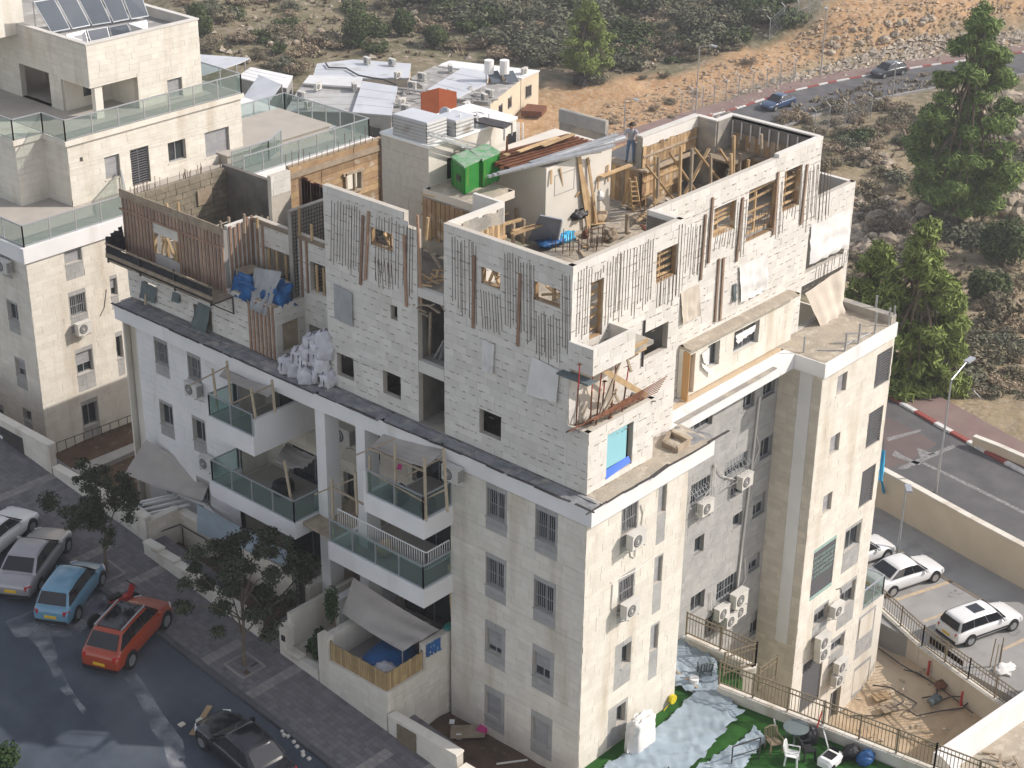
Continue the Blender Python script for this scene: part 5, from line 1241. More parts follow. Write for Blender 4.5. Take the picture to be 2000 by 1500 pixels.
# corrugated cooling box on the tower
def zpt(px, py, z): return at('z', z, px, py)
cb = thing('ventilation_box', 'grey ribbed metal ventilation box on top of the tower', 'ventilation unit', zpt(800, 265, 20.5))
a, b, c = zpt(834, 281, 20.5), zpt(768, 263, 20.5), zpt(872, 268, 20.5)
def ribbed(o, a, b, c, h, n, name='side_panel'):
 d = b+c-a
 for p, q in ((a, b), (a, c), (c, d), (d, b)):
  m = MB()
  for k in range(n):
   z0 = h*k/n; z1 = h*(k+1)/n; nn = (q-p).normalized(); s = Vector((-nn.y, nn.x, 0))
   mid = (a+d)/2
   if s.dot(p-mid) < 0: s = -s
   m.add([p+Vector((0, 0, z0)), q+Vector((0, 0, z0)), q+s*.03+Vector((0, 0, (z0+z1)/2)), p+s*.03+Vector((0, 0, (z0+z1)/2)), q+Vector((0, 0, z1)), p+Vector((0, 0, z1))], [(0, 1, 2, 3), (3, 2, 4, 5)])
  m.build(name, K['sheet_old'], o)
 m = MB(); m.prism([(v.x, v.y) for v in (a, b, d, c)], a.z+h, a.z+h+.05); m.build('lid', K['sheet'], o)
ribbed(cb, a, b, c, .78, 6)
cb2 = thing('ventilation_box', 'second blue grey metal box behind the ribbed one', 'ventilation unit', zpt(880, 258, 20.5))
ribbed(cb2, zpt(890, 268, 20.5), zpt(852, 257, 20.5), zpt(925, 256, 20.5), .6, 4)
# steel rails, posts, ladder and cage round the tower
for i, (a, b, pl, v) in enumerate([((836, 262), (968, 300), 'y', 11.0), ((838, 258), (975, 294), 'y', 11.15), ((842, 266), (962, 304), 'y', 10.9), ((862, 266), (870, 262), 'y', 11.2)]):
 plank(at(pl, v, *a), at(pl, v, *b), .09, .06, ['long galvanised rail sloping down from the tower top', 'upper of the galvanised rails beside the tower', 'lower of the galvanised rails beside the tower', 'short rail end on the tower edge'][i], 'steel', 'rail', name='steel_rail')
lad = thing('roof_ladder', 'galvanised cat ladder with rungs on the sunlit tower wall', 'ladder', at('y', 11.2, 908, 318))
m = MB()
for px in (900, 913): m.bar(at('y', 11.2, px, 320), at('y', 11.2, px, 282), .045)
m.build('stile', K['steel'], lad)
for k in range(9): m = MB(); p = 284+k*4.3; m.tube(at('y', 11.2, 900, p+.5), at('y', 11.2, 913, p-1), .016, n=5); m.build('rung', K['steel'], lad)
cg = thing('ladder_cage', 'pale steel posts and hoop standing above the tower roof', 'cage', at('z', 20.45, 920, 275))
for px, top in ((899, 222), (907, 225), (913, 224), (932, 220)):
 m = MB(); m.tube(at('y', 11.6, px, 283), at('y', 11.6, px, top), .045, n=6); m.build('post', K['white'], cg)
c = at('y', 11.6, 929, 224); m = MB(); m.path([c+Vector((.35*math.cos(t), .35*math.sin(t), 0)) for t in [i*math.pi/6 for i in range(13)]], .03, 5); m.build('hoop', K['white'], cg)
fr_ = thing('scaffold_tower', 'pale steel frame of posts and rungs at the tower end', 'frame', at('y', 11.6, 1000, 290))
for px, a, b in ((989, 240, 300), (997, 238, 300), (1009, 240, 298), (1013, 239, 297), (1021, 240, 292), (955, 222, 300)):
 m = MB(); m.tube(at('y', 11.6, px, a), at('y', 11.6, px, b), .035, n=6); m.build('post', K['white'], fr_)
for k in range(9): m = MB(); y = 243+k*6; m.tube(at('y', 11.6, 998, y), at('y', 11.6, 1009, y+2), .02, n=5); m.build('rung', K['white'], fr_)
tank = thing('water_cylinder', 'white cylindrical water heater lying behind the ribbed box', 'water heater', at('y', 12.5, 875, 225))
p, q = at('y', 12.5, 868, 219), at('y', 12.8, 888, 232); m = MB(); m.tube(p, q, .22, n=14); m.build('cylinder', K['white'], tank); m = MB(); m.tube(p, p+(p-q)*.08, .17, n=12); m.build('end_cap', K['steel'], tank)
pn = thing('roof_collector', 'dark collector frame lying on the far tower roof', 'collector', at('z', 20.5, 950, 240))
m = MB(); v = [at('z', 20.9, 876, 226), at('z', 20.9, 888, 216), at('z', 20.6, 1000, 240), at('z', 20.6, 985, 250)]; m.add([tuple(x) for x in v]+[tuple(x-Vector((0, 0, .06))) for x in v], [(0, 1, 2, 3), (7, 6, 5, 4), (0, 4, 5, 1), (1, 5, 6, 2), (2, 6, 7, 3), (3, 7, 4, 0)]); m.build('panel', K['steel_dark'], pn)
m = MB(); [m.bar(x, x-Vector((0, 0, .5)), .05) for x in v]; m.build('frame_leg', K['steel'], pn)
# two green steel bins
def bin_(name, near, left, right, h, label):
 o = thing('green_bin', label, 'container', near, 0, 'green steel bins on the roof'); d = left+right-near
 m = MB(); m.prism([(v.x, v.y) for v in (near, left, d, right)], near.z+.06, near.z+h); m.build('body', K['green'], o)
 c = (near+d)/2; e = [c+(v-c)*1.05 for v in (near, left, d, right)]
 m = MB(); m.prism([(v.x, v.y) for v in e], near.z+h, near.z+h+.07); m.build('lid', K['green_top'], o)
 for p, q in ((near, left), (near, right)):
  for k in (0, 4): m = MB(); x = p.lerp(q, .04+.23*k); oo = (x-c); oo.z = 0; m.bar(x+oo.normalized()*.02+Vector((0, 0, .1)), x+oo.normalized()*.02+Vector((0, 0, h-.05)), .05, .03); m.build('rib', K['green'], o)
 for p in (near, left, right): m = MB(); m.box(p.lerp(c, .15)-Vector((.06, .06, 0)), p.lerp(c, .15)+Vector((.06, .06, .06))); m.build('foot', K['steel_dark'], o)
 m = MB(); p = near.lerp(left, .3); q = near.lerp(left, .62); m.bar(p+Vector((-.03, 0, h*.5)), q+Vector((-.03, 0, h*.5)), .02, .22); m.build('stencil_patch', K['steel_dark'], o)
zb = 18.9
bin_('green_bin', zpt(907, 383, zb), zpt(883, 364, zb), zpt(938, 368, zb), 1.12, 'nearer green steel bin with dark stencil on its shaded side')
bin_('green_bin', zpt(942, 369, zb), zpt(917, 352, zb), zpt(975, 354, zb), 1.12, 'farther green steel bin half hidden behind the white hut')
# hut
HX, HY, HT = 7.2, 8.25, 19.55
m = MB(); m.box((HX, HY, 16.4), (11.2, 11.2, HT)); m.build('roof_hut', M('hut render', (.64, .60, .53), (.58, .54, .47), scale=.7, rough=.85, bump=.15), MAIN)
m = MB(); FH = Face('R', HY);
for a in ((7.7, 8.9, 18.3, 18.33), (7.7, 8.9, 19.1, 19.13), (7.7, 7.73, 18.3, 19.13), (8.87, 8.9, 18.3, 19.13)): FH.box(m, *a, 0, .012)
m.build('blocked_window', K['stone_grey'], MAIN)
for i in range(7):
 a = zpt(940+i*9, 308+i*3.2, 19.75+.04*(i % 2)); b = zpt(1112+i*9, 262+i*2.6, 19.8+.04*(i % 2))
 m = MB(); d = (b-a).normalized(); s = Vector((-d.y, d.x, 0))
 m.bar(a, b, .16, .02); m.bar(a-Vector((0, 0, .16)), b-Vector((0, 0, .16)), .16, .02); m.bar(a-Vector((0, 0, .08)), b-Vector((0, 0, .08)), .02, .15)
 m.build('steel_beam', K['rust'], None, 'rusty steel beam in the row laid across the hut roof', 'beam', 'rusty beams on the hut roof', at0=a)
for i in range(9):
 a = zpt(962+i*10+random.uniform(-12, 8), 345-i*3.4, 19.72+.05*(i % 3)); b = zpt(1188+i*4+random.uniform(-20, 12), 291-i*3.6, 19.75+.05*(i % 3))
 plank(a, b, .16, .07, ['first', 'second', 'third', 'fourth', 'fifth', 'sixth', 'seventh', 'eighth', 'ninth'][i]+' galvanised rail on the hut eaves counted from the white wall', 'steel', 'rail', 'galvanised rails on the hut eaves', 'steel_rail')
for i, (a, b) in enumerate([((985, 303), (993, 300)), ((1012, 296), (1090, 268)), ((1060, 285), (1120, 262))]):
 plank(zpt(*a, 20.0), zpt(*b, 20.0), .2, .04, ['short pale board on the left end of the beams', 'long pale board lying over the rusty beams', 'pale board on the far end of the rusty beams'][i])
m = MB(); m.tube(zpt(990, 302, 19.8), zpt(990, 302, 19.8)+Vector((0, 0, .75)), .06, .03, n=7); m.build('vent_stub', K['rust'], None, 'thin rusty stub standing on the hut roof', 'stub', at0=zpt(990, 302, 19.8))
# planks leaning on the hut
for i, (a, b, wd) in enumerate([((1094, 402), (1095, 330), .06), ((1110, 450), (1094, 328), .06), ((1150, 445), (1130, 300), .2), ((1157, 440), (1131, 318), .2), ((1163, 438), (1133, 330), .2), ((1166, 440), (1148, 308), .12), ((1140, 420), (1128, 378), .25), ((1077, 360), (1077, 332), .08), ((1168, 370), (1169, 345), .07), ((1188, 355), (1188, 322), .08)]):
 d = .75-.0*i; q = at('y', HY-.06, *b); p = at('z', 16.5, *a) if a[1] > 380 else at('y', HY-.1, *a)
 plank(p, q, wd, .04, ['thin lath leaning left on the hut wall', 'long thin lath crossing in front of the hut', 'broad plank leaning on the hut, left of three', 'broad plank leaning on the hut, middle of three', 'broad plank leaning on the hut, right of three', 'narrow plank leaning right of the broad ones', 'short wide board at the foot of the leaning planks', 'short stick high on the hut wall', 'thin rod low on the right of the hut wall', 'dark rod on the right edge of the hut'][i], up=(0, 1, .3))
m = MB(); a, b, c, d = zpt(1030, 470, 16.7), zpt(1090, 474, 16.6), at('y', 7.2, 1099, 430), at('y', 7.5, 1055, 421)
v = [a, b, c, d]; nn = (b-a).cross(d-a).normalized()*.05
m.add([tuple(x) for x in v]+[tuple(x-nn) for x in v], [(0, 1, 2, 3), (7, 6, 5, 4), (0, 4, 5, 1), (1, 5, 6, 2), (2, 6, 7, 3), (3, 7, 4, 0)]); m.build('grey_board', K['board_grey'], None, 'large grey sheet board leaning before the white hut', 'board', at0=a)
plank(b, c, .07, .05, 'white batten along the edge of the grey sheet board', 'white', 'batten', up=(0, 1, 0))
lump('blue_plastic', zpt(1075, 478, 16.5), (.7, .4, .2), K['tarp_blue'], 'crumpled blue plastic at the foot of the grey board', 'plastic sheet', seed=21, amp=.6)
lump('blue_plastic', zpt(1102, 470, 16.5), (.5, .3, .18), K['sky_blue'], 'lighter blue plastic right of the grey board', 'plastic sheet', seed=22, amp=.6)
lump('black_cloth', zpt(1128, 425, 17.0), (.4, .3, .2), K['black'], 'black jacket lying over the leaning boards', 'cloth', seed=23, amp=.6)
lump('cloth_bundle', at('y', 8.0, 1172, 392), (.14, .1, .25), K['tarp_white'], 'white and dark clothes hanging at the hut corner', 'cloth', seed=24, amp=.6)
lump('cement_bag', zpt(1172, 432, 16.5), (.35, .25, .25), K['yard'], 'beige bag slumped among the roof rubble', 'sack', seed=25, amp=.3)
# formwork tables and planks in the corner room
for i, (a, b, v) in enumerate([((920, 448), (990, 415), 6.9), ((1000, 458), (1062, 436), 5.0), ((1002, 452), (1048, 440), 5.2), ((975, 440), (1020, 428), 5.6), ((930, 462), (985, 452), 4.8)]):
 plank(zpt(*a, 17.6), zpt(*b, 17.6), .18, .07, ['long beam across the planked parapet inside', 'plank on the trestle before the grey board', 'second plank on the trestle before the grey board', 'short beam by the corner of the planked parapet', 'plank lying low inside the corner room'][i])
for i, (px, py) in enumerate([(975, 428), (976, 455), (1002, 470), (1022, 462), (1008, 440), (1038, 420)]):
 p = zpt(px, py+14, 16.7); plank(p, p+Vector((0, 0, 1.0)), .12, .1, ['post under the long beam inside', 'lower post under the long beam inside', 'left trestle post', 'right trestle post', 'rear trestle post', 'post by the hut corner'][i]+' in the corner room', 'timber_grey')
MP = Face('R', 7.25)
m = MB(); m.box((.84, 7.25, 16.4), (3.7, 7.4, 19.4)); m.box((3.55, 7.4, 16.4), (3.7, 8.7, 19.4)); m.build('mid_wall', K['stone_new'], MAIN)
m = MB(); rnd = random.Random(6); x = .86
while x < 3.6:
 l = rnd.uniform(.15, .35); MP.box(m, x, min(3.66, x+l), 18.4, 19.15+rnd.uniform(-.1, .12), .005, .05); x += l
m.build('mortar_edge', K['concrete'], MAIN)
for i in range(19): m = MB(); MP.box(m, .88+i*.147, 1.01+i*.147, 17.2, 18.62+random.uniform(-.06, .06), .05, .085); m.build('plank', K['formply' if i % 2 else 'timber'], MAIN)
m = MB(); MP.box(m, .9, 3.66, 18.05, 18.15, .09, .16); m.build('waling', K['timber'], MAIN)
# timber room at the far end
def pboards(face, u0, u1, z0, z1, w, d, mats, mz=.0, name='plank'):
 u = u0
 i = 0
 while u < u1-.02:
  m = MB(); face.box(m, u+.008, min(u1, u+w)-.008, z0, z1+random.uniform(-mz, mz), d, d+.04); m.build(name, K[mats[i % len(mats)]], MAIN); u += w; i += 1
Q1 = Face('R', 8.2); Q0 = Face('R', 8.12); QX = Face('L', 18.0); QS = Face('L', 12.2)
m = MB(); m.box((13.1, 8.2, 18.05), (17.0, 8.45, 19.4)); m.box((13.1, 8.2, 16.4), (15.7, 8.45, 18.05)); m.box((15.5, 10.4, 16.4), (17.1, 10.5, 18.05)); m.box((15.5, 8.45, 16.4), (15.7, 10.4, 18.05)); m.box((17.0, 8.31, 16.4), (17.1, 10.4, 18.05)); m.box((15.5, 8.45, 18.06), (17.1, 10.5, 18.1)); m.box((16.9, 7.25, 16.4), (17.1, 8.3, 19.4)); m.box((17.0, 7.2, 16.4), (18.15, 7.4, 19.4)); m.box((18.0, 3.0, 16.4), (18.2, 7.4, 19.4)); m.build('far_wall', K['concrete'], MAIN)
m = MB(); m.box((13.05, 8.17, 19.40), (17.05, 8.47, 19.46)); m.box((16.88, 7.2, 19.4), (17.12, 8.3, 19.45)); m.box((17.0, 7.18, 19.4), (18.2, 7.42, 19.455)); m.box((17.98, 3.0, 19.4), (18.22, 7.2, 19.46)); m.build('wall_cap', K['stone_new'], MAIN)
m = MB(); Q1.box(m, 13.12, 16.9, 18.95, 19.38, .005, .03); m.build('stone_strip', K['stone_new'], MAIN)
pboards(Q1, 13.12, 16.85, 18.1, 18.95, .23, .035, ['timber', 'formply', 'formply'], .06)
m = MB(); Q1.box(m, 13.1, 16.8, 18.55, 18.63, .08, .14); m.build('waling', K['timber_grey'], MAIN)
m = MB(); m.box((13.0, 7.8, 18.0), (16.9, 8.03, 18.08)); m.box((12.95, 8.0, 17.98), (13.5, 9.9, 18.07)); m.box((16.2, 5.8, 18.0), (18, 7.15, 18.08)); m.build('walkway', K['timber_grey'], MAIN)
pboards(Q0, 13.1, 15.7, 16.45, 17.98, .26, 0, ['formply', 'timber', 'formply'], .03)
pboards(Face('L', 13.05), 8.2, 10.0, 16.45, 17.96, .24, 0, ['timber_grey', 'formply', 'timber'], .0)
for z in (16.9, 17.5):
 m = MB(); Q0.box(m, 13.1, 15.7, z, z+.08, .045, .11); m.build('waling', K['timber'], MAIN)
pboards(QX, 3.2, 7.2, 16.6, 18.75, .25, .02, ['formply', 'timber_grey'], .03)
m = MB(); QX.box(m, 3.1, 7.3, 18.75, 19.3, .01, .035); m.build('dark_mortar', K['concrete_dark'], MAIN)
for i in range(9): m = MB(); u = 3.4+i*.46; QX.box(m, u, u+.06, 18.5, 19.25, .06, .10); m.build('tie_strap', K['stone_new'], MAIN)
m = MB(); QX.box(m, 3.1, 7.3, 17.9, 18.0, .05, .5); m.build('walkway', K['timber_grey'], MAIN)
props_ = [((1278, 400), (1280, 305)), ((1284, 400), (1286, 306)), ((1327, 385), (1330, 285)), ((1388, 360), (1388, 300)), ((1432, 345), (1434, 265)), ((1443, 345), (1446, 300)), ((1460, 335), (1462, 312)), ((1487, 290), (1487, 262)), ((1428, 350), (1428, 300)), ((1348, 390), (1352, 290))]
for i, (a, b) in enumerate(props_):
 v = 6.9-.32*i; p = at('y', v, *a); q = at('y', v, *b)
 if p.z < 16.46: p = p+(q-p)*((16.46-p.z)/max(.1, q.z-p.z))
 plank(p, q, .1, .1, ['left of a pair of posts in front of the formwork', 'right of a pair of posts in front of the formwork', 'tall grey post at the middle of the formwork', 'post in the dark doorway of the formwork room', 'tall pale post right of the dark doorway', 'post beside the tall pale post in the far room', 'short post sticking up behind the stone wall', 'pale post before the far shaded wall', 'thin post right of the crossed braces', 'post at the left jamb of the dark doorway'][i], 'timber_grey' if i % 2 else 'timber', 'post')
br = [((1262, 322), (1318, 392)), ((1308, 298), (1360, 375)), ((1338, 378), (1385, 290)), ((1355, 288), (1405, 352)), ((1405, 290), (1432, 332)), ((1278, 398), (1295, 380))]
for i, (a, b) in enumerate(br):
 v = 6.6-.2*i; plank(at('y', v, *a), at('y', v, *b), .13, .06, ['left diagonal brace of the formwork room', 'second diagonal brace sloping down right', 'diagonal brace rising to the right over the doorway', 'brace crossing the rising one at the doorway', 'right most diagonal brace in the shaded corner', 'short brace foot near the ladder'][i], 'timber')
pboards(Face('R', 6.0), 15.6, 17.2, 16.5, 17.6, .2, 0, ['timber', 'timber_grey', 'concrete_dark'], .3)
plank(at('y', 8.1, 1173, 345), at('y', 8.1, 1232, 322), .2, .06, 'single thick plank reaching out from the walkway end')
# step ladder
sl = thing('step_ladder', 'wooden step ladder leaning at the formwork corner', 'ladder', at('z', 16.5, 1232, 402))
t_ = [at('y', 7.95, 1230, 348), at('y', 7.95, 1241, 346)]; bt = [at('z', 16.5, 1234, 407), at('z', 16.5, 1250, 405)]; bk = [at('z', 16.5, 1216, 402), at('z', 16.5, 1228, 398)]
for i in range(2):
 m = MB(); m.bar(bt[i], t_[i], .08, .05); m.build('stile', K['timber'], sl); m = MB(); m.bar(bk[i], t_[i], .07, .05); m.build('rear_leg', K['timber'], sl)
for k in range(6): f = (k+.5)/6.3; m = MB(); m.bar(bt[0].lerp(t_[0], f), bt[1].lerp(t_[1], f), .09, .04); m.build('rung', K['timber'], sl)
# roof rubble: loose boards and bits lying on the slab
rnd = random.Random(31);
for i in range(46):
 px, py = rnd.uniform(1000, 1330), 0
 py = rnd.uniform(420, 492) if px < 1200 else rnd.uniform(398, 470-.45*(px-1200))
 p = zpt(px, py, 16.56)
 if p.y < 1.9 or p.x < .9 or p.y > 8.1: continue
 a = rnd.uniform(0, 6.28); l = rnd.uniform(.25, .9); d = Vector((math.cos(a)*l, math.sin(a)*l, rnd.uniform(-.05, .25)))
 m = MB(); m.bar(p, p+d, rnd.uniform(.06, .18), .03); m.build('loose_board', K[rnd.choice(['timber', 'timber_grey', 'timber_grey', 'rust', 'tarp_white'])], None, 'loose board lying in the rubble on the roof slab', 'board', 'loose boards on the roof slab', at0=p)
for i in range(26):
 px = rnd.uniform(1070, 1180); p = zpt(px, rnd.uniform(488, 505)-.3*abs(px-1120), 16.5);
 if p.y < 1.75 or p.x < .9: p = Vector((1+rnd.random()*2, 2+rnd.random(), 16.5))
 m = MB(); m.tube(p, p+Vector((0, 0, rnd.uniform(.5, 1.1))), .014, n=4); m.build('starter_bar', K['rebar'], MAIN)
lump('debris_heap', zpt(1190, 470, 16.5), (.3, .22, .25), K['timber_grey'], 'dark heap of offcuts standing near the front wall', 'heap', seed=33, amp=.8, n=14)
lump('debris_heap', zpt(1143, 465, 16.5), (.16, .15, .2), K['rust'], 'small dark red bucket shaped heap on the slab', 'heap', seed=34, amp=.2)
for i, (px, py) in enumerate([(1224, 455), (1252, 355)]): p = zpt(px, py, 16.5); plank(p, p+Vector((0, 0, .8)), .12, .12, ['short dark post on the slab by the rubble', 'short pale post near the far doorway'][i], 'timber_grey', 'post')
m = MB(); m.tube(zpt(1272, 402, 16.5), zpt(1272, 402, 16.5)+Vector((0, 0, .35)), .18, .2, n=10); m.build('bucket', K['steel'], None, 'grey bucket at the foot of the formwork', 'bucket', at0=zpt(1272, 402, 16.5))
for i in range(22):
 p = zpt(rnd.uniform(1236, 1300), rnd.uniform(412, 440), 16.55+rnd.uniform(0, .3)); a = rnd.uniform(-.5, .9); d = Vector((math.cos(a), math.sin(a), 0))*rnd.uniform(.6, 1.3)
 m = MB(); m.bar(p, p+d, .1, .04); m.build('offcut', K[rnd.choice(['timber', 'timber_grey'])], None, 'timber offcut in the small stack behind the front wall', 'offcut', 'timber offcuts stacked on the slab', at0=p)
# grey topped wall behind the hut
m = MB(); m.box((12.9, 9.9, 16.4), (13.04, 12.4, 19.75)); m.build('far_wall', K['concrete'], MAIN)
m = MB(); m.box((12.84, 9.9, 19.2), (12.9, 12.4, 19.74)); m.build('smooth_strip', K['stone_grey'], MAIN)
# blocks of dark mortar band beneath far caps
wk = at('z', 18.08, 1233, 317)
# ================================================================ neighbouring building on the left
NB = thing('apartment_building', 'finished cream stone apartment block with terraces, glass railings and solar collectors', 'building', (.5, 34.2, 0))
GL = Face('L', .5); GR = Face('R', 34.2)
gR = [((121, 470), (165, 538)), ((132, 573), (174, 640)), ((145, 684), (188, 754)), ((157, 786), (198, 856)), ((213, 540), (233, 600)), ((224, 650), (245, 730)), ((204, 455), (222, 500))]
gL = [((-2, 478), (26, 546)), ((12, 582), (42, 656)), ((28, 694), (56, 764)), ((44, 794), (66, 842)), ((-40, 560), (-12, 640)), ((-30, 680), (-4, 750)), ((-25, 775), (12, 830))]
def grp(face, lst, sub_):
 return [(face.rect(*q)) for q in lst]
rR = grp(GR, gR, 0); rL = grp(GL, gL, 0)
sR = [sub(h, .06, .95, .40, .90) for h in rR]; sL = [sub(h, .08, .95, .38, .92) for h in rL]
wall(GR, .5, 13.9, -1.5, 10.4, sR, .25, ).build('wall', K['joint'], NB); clad(GR, .5, 13.9, -.6, 10.35, rR, K['stone_old'], NB, .62, .3, indiv=80, iz=(5, 10), seed=101)
wall(GL, 34.2, 58, -1.5, 10.4, sL, .25).build('wall', K['joint'], NB); clad(GL, 34.2, 50, -.6, 10.35, rL, K['stone_old'], NB, .62, .3, indiv=40, iz=(4, 10), seed=102)
for face, rr, ss in ((GR, rR, sR), (GL, rL, sL)):
 for i, (r, s) in enumerate(zip(rr, ss)):
  surround(face, r, s, K['stone_grey'], NB, 100+i); window(face, s, NB, 'blind' if i % 2 == 0 else 'pane', .2, blind=.6 if i else .95, grille=8 if i == 1 and face is GR else 0, sill='stone_grey')
m = MB(); m.box((.35, 34.05, 10.4), (23.1, 58, 11.15)); m.build('floor_band', K['render_white'], NB)
m = MB(); m.box((.5, 34.3, 11.15), (5.2, 57, 11.17)); m.box((5.2, 34.3, 11.15), (22.9, 36.95, 11.17)); m.build('terrace_floor', K['tile_terrace'], NB)
m = MB(); m.box((14, 34.25, -1.5), (23, 44, 10.4)); m.build('wall', K['stone_old'], NB)
railing_glass(NB, [(.55, 50, 11.15), (.55, 34.25, 11.15), (6.4, 34.25, 11.15)], 1.05, post=1.6)
# corner glass screen
e0, e1 = at('z', 11.15, 178, 398), at('z', 11.15, 232, 385)
railing_glass(NB, [(8.2, 36.9, 11.15), (6.5, 34.3, 11.15)], 1.2, post=3)
# lower roof terrace on the right
railing_glass(NB, [(13.95, 34.3, 11.15), (22.9, 34.3, 11.15), (22.9, 41.2, 11.15), (16, 41.2, 11.15)], 1.1, post=1.25)
m = MB(); m.box((14.6, 36.4, 11.17), (21.9, 40.6, 11.6)); m.box((14.5, 36.3, 11.6), (22.0, 40.7, 11.68)); m.build('raised_roof', K['tile_terrace'], NB)
railing_glass(NB, [(14.0, 35.3, 11.17), (16.5, 35.3, 11.17), (18.2, 36.2, 11.17)], 1.1, post=1.2)
# second tier
G2 = Face('R', 37.0); G2L = Face('L', 5.25)
g2 = [G2.rect((203, 308), (236, 343)), G2.rect((253, 294), (295, 354)), G2.rect((327, 280), (364, 309)), G2.rect((399, 260), (449, 295)), G2.rect((155, 308), (162, 315))]
wall(G2, 5.25, 16.2, 11, 14.35, g2, .3).build('wall', K['joint'], NB); clad(G2, 5.25, 16.2, 11.17, 14.3, g2, K['stone_old'], NB, .62, .3, indiv=60, seed=103)
for i, h in enumerate(g2):
 window(G2, h, NB, ['blind', 'louvre', 'pane', 'blind', 'pane'][i], .2, blind=1, sill='stone_old' if i in (0, 2, 3) else None)
wall(G2L, 37.0, 38.9, 11, 14.35, [], .2).build('wall', K['joint'], NB); clad(G2L, 37.0, 38.9, 11.17, 14.3, [], K['stone_old'], NB, .62, .3, seed=104)
m = MB(); m.box((3.6, 38.9, 11), (5.25, 58, 14.35)); m.box((5.5, 37.25, 11), (16, 37.35, 14.3)); m.build('wall', K['stone_old'], NB)
clad(Face('R', 38.9), 3.6, 5.25, 11.17, 14.3, [], K['stone_old'], NB, .62, .3, seed=105); clad(Face('L', 3.6), 38.9, 47, 11.17, 14.3, [], K['stone_old'], NB, .62, .3, seed=106)
m = MB(); m.box((5.1, 36.85, 14.3), (16.35, 58, 14.55)); m.box((3.45, 38.75, 14.3), (5.1, 58, 14.55)); m.build('floor_band', K['stone_old'], NB)
m = MB(); m.box((5.3, 37.0, 14.55), (16.2, 57, 14.57)); m.build('terrace_floor', K['tile_terrace'], NB)
railing_glass(NB, [(3.55, 50, 14.55), (3.55, 38.85, 14.55), (5.2, 38.8, 14.55), (5.2, 36.95, 14.55), (16.25, 36.95, 14.55), (16.25, 42, 14.55)], 1.05, post=1.7)
# penthouse with a recessed porch
G3 = Face('R', 38.6); G3L = Face('L', 8.0); PT = 18.4
wn = G3.rect((326, 157), (357, 186)); PX = 10.9; PHZ = 16.35
wall(G3, 8.0, 15.0, PHZ, PT, [], .3).build('wall', K['joint'], NB); clad(G3, 8.0, 15.0, PHZ, PT-.02, [], K['stone_old'], NB, .62, .3, indiv=20, seed=107)
wall(G3, PX, 15.0, 14.5, PHZ, [wn], .3).build('wall', K['joint'], NB); clad(G3, PX, 15.0, 14.57, PHZ, [wn], K['stone_old'], NB, .62, .3, indiv=20, seed=108)
window(G3, wn, NB, 'blind', .2, blind=1)
m = MB(); m.box((8.0, 38.6, PHZ-.12), (PX, 41, PHZ)); m.box((PX, 38.9, 14.5), (PX+.2, 41, PHZ)); m.box((8.1, 40.9, 14.5), (PX, 41.1, PHZ)); m.box((8.35, 38.7, 14.57), (8.8, 39.0, PHZ-.1)); m.build('porch', K['stone_old'], NB)
m = MB(); F41 = Face('R', 40.9); F41.box(m, 9.2, 9.75, 15.1, 16.1, .0, .03); m.build('door_glass', K['pane'], NB)
do = (42.0, 44.6, 14.57, 16.6)
wall(G3L, 38.6, 58, PHZ, PT, [], .3).build('wall', K['joint'], NB); wall(G3L, 41.0, 58, 14.5, PHZ, [do[:3]+(PHZ,)], .3).build('wall', K['joint'], NB)
clad(G3L, 38.6, 52, PHZ, PT-.02, [], K['stone_old'], NB, .62, .3, seed=109); clad(G3L, 41.0, 52, 14.57, PHZ, [do], K['stone_old'], NB, .62, .3, seed=110)
m = MB(); m.box((10.4, 41.1, 14.57), (10.5, 46, PHZ)); m.build('inner_wall', K['stone_beige'], NB)
m = MB();
for k in range(3): m.box((10.3, 43.2, 14.7+k*.5), (10.38, 44.6, 15.0+k*.5))
m.build('shelf', K['steel_dark'], NB)
m = MB(); m.box((8.0, 38.6, PT-.5), (15, 57, PT-.45)); m.build('roof', K['felt'], NB)
m = MB(); m.box((7.95, 38.55, PT), (15.05, 38.85, PT+.08)); m.box((7.95, 38.85, PT), (8.25, 57, PT+.08)); m.box((14.75, 38.85, PT), (15.05, 57, PT+.08)); m.build('parapet_cap', K['stone_new'], NB)
m = MB(); m.box((14.8, 38.9, PT-2), (15.0, 57, PT)); m.build('wall', K['stone_old'], NB)
# solar collectors
BR = [(98, 64), (139, 57), (178, 50), (219, 44), (254, 38), (292, 32)]; TR = [(62, 3), (106, -4), (146, -11), (190, -17), (230, -23), (270, -30)]
SR = [(128, 68), (168, 60), (211, 53), (250, 46), (290, 39)]; SB = [(170, 88), (180+28, 79), (250, 70), (262+30, 61), (298+28, 56)]
def collector(b0, b1, t0, t1, zb, dz, label):
 a = at('z', zb, *b0); b = at('z', zb, *b1); y = (a.y+b.y)/2; c = at('z', zb+dz, *t1); d = at('z', zb+dz, *t0)
 o = thing('solar_collector', label, 'solar panel', a, 0, 'solar collectors on the neighbouring roof'); n = (b-a).cross(d-a).normalized()
 if n.z < 0: n = -n
 def slab(v, t, name, mat):
  m = MB(); m.add([tuple(x+n*t) for x in v]+[tuple(x) for x in v], [(0, 1, 2, 3), (7, 6, 5, 4), (0, 4, 5, 1), (1, 5, 6, 2), (2, 6, 7, 3), (3, 7, 4, 0)]); return m.build(name, mat, o)
 slab([a, b, c, d], .05, 'frame', K['alu']); ce = (a+b+c+d)/4
 slab([ce+(v-ce)*.93+n*.051 for v in (a, b, c, d)], .008, 'glass', K['solar'])
 m = MB(); [m.bar(v, Vector((v.x, v.y, PT-.45)), .05) for v in (c, d)]; m.build('support', K['steel'], o)
nm = ['leftmost', 'second', 'third', 'fourth', 'rightmost']
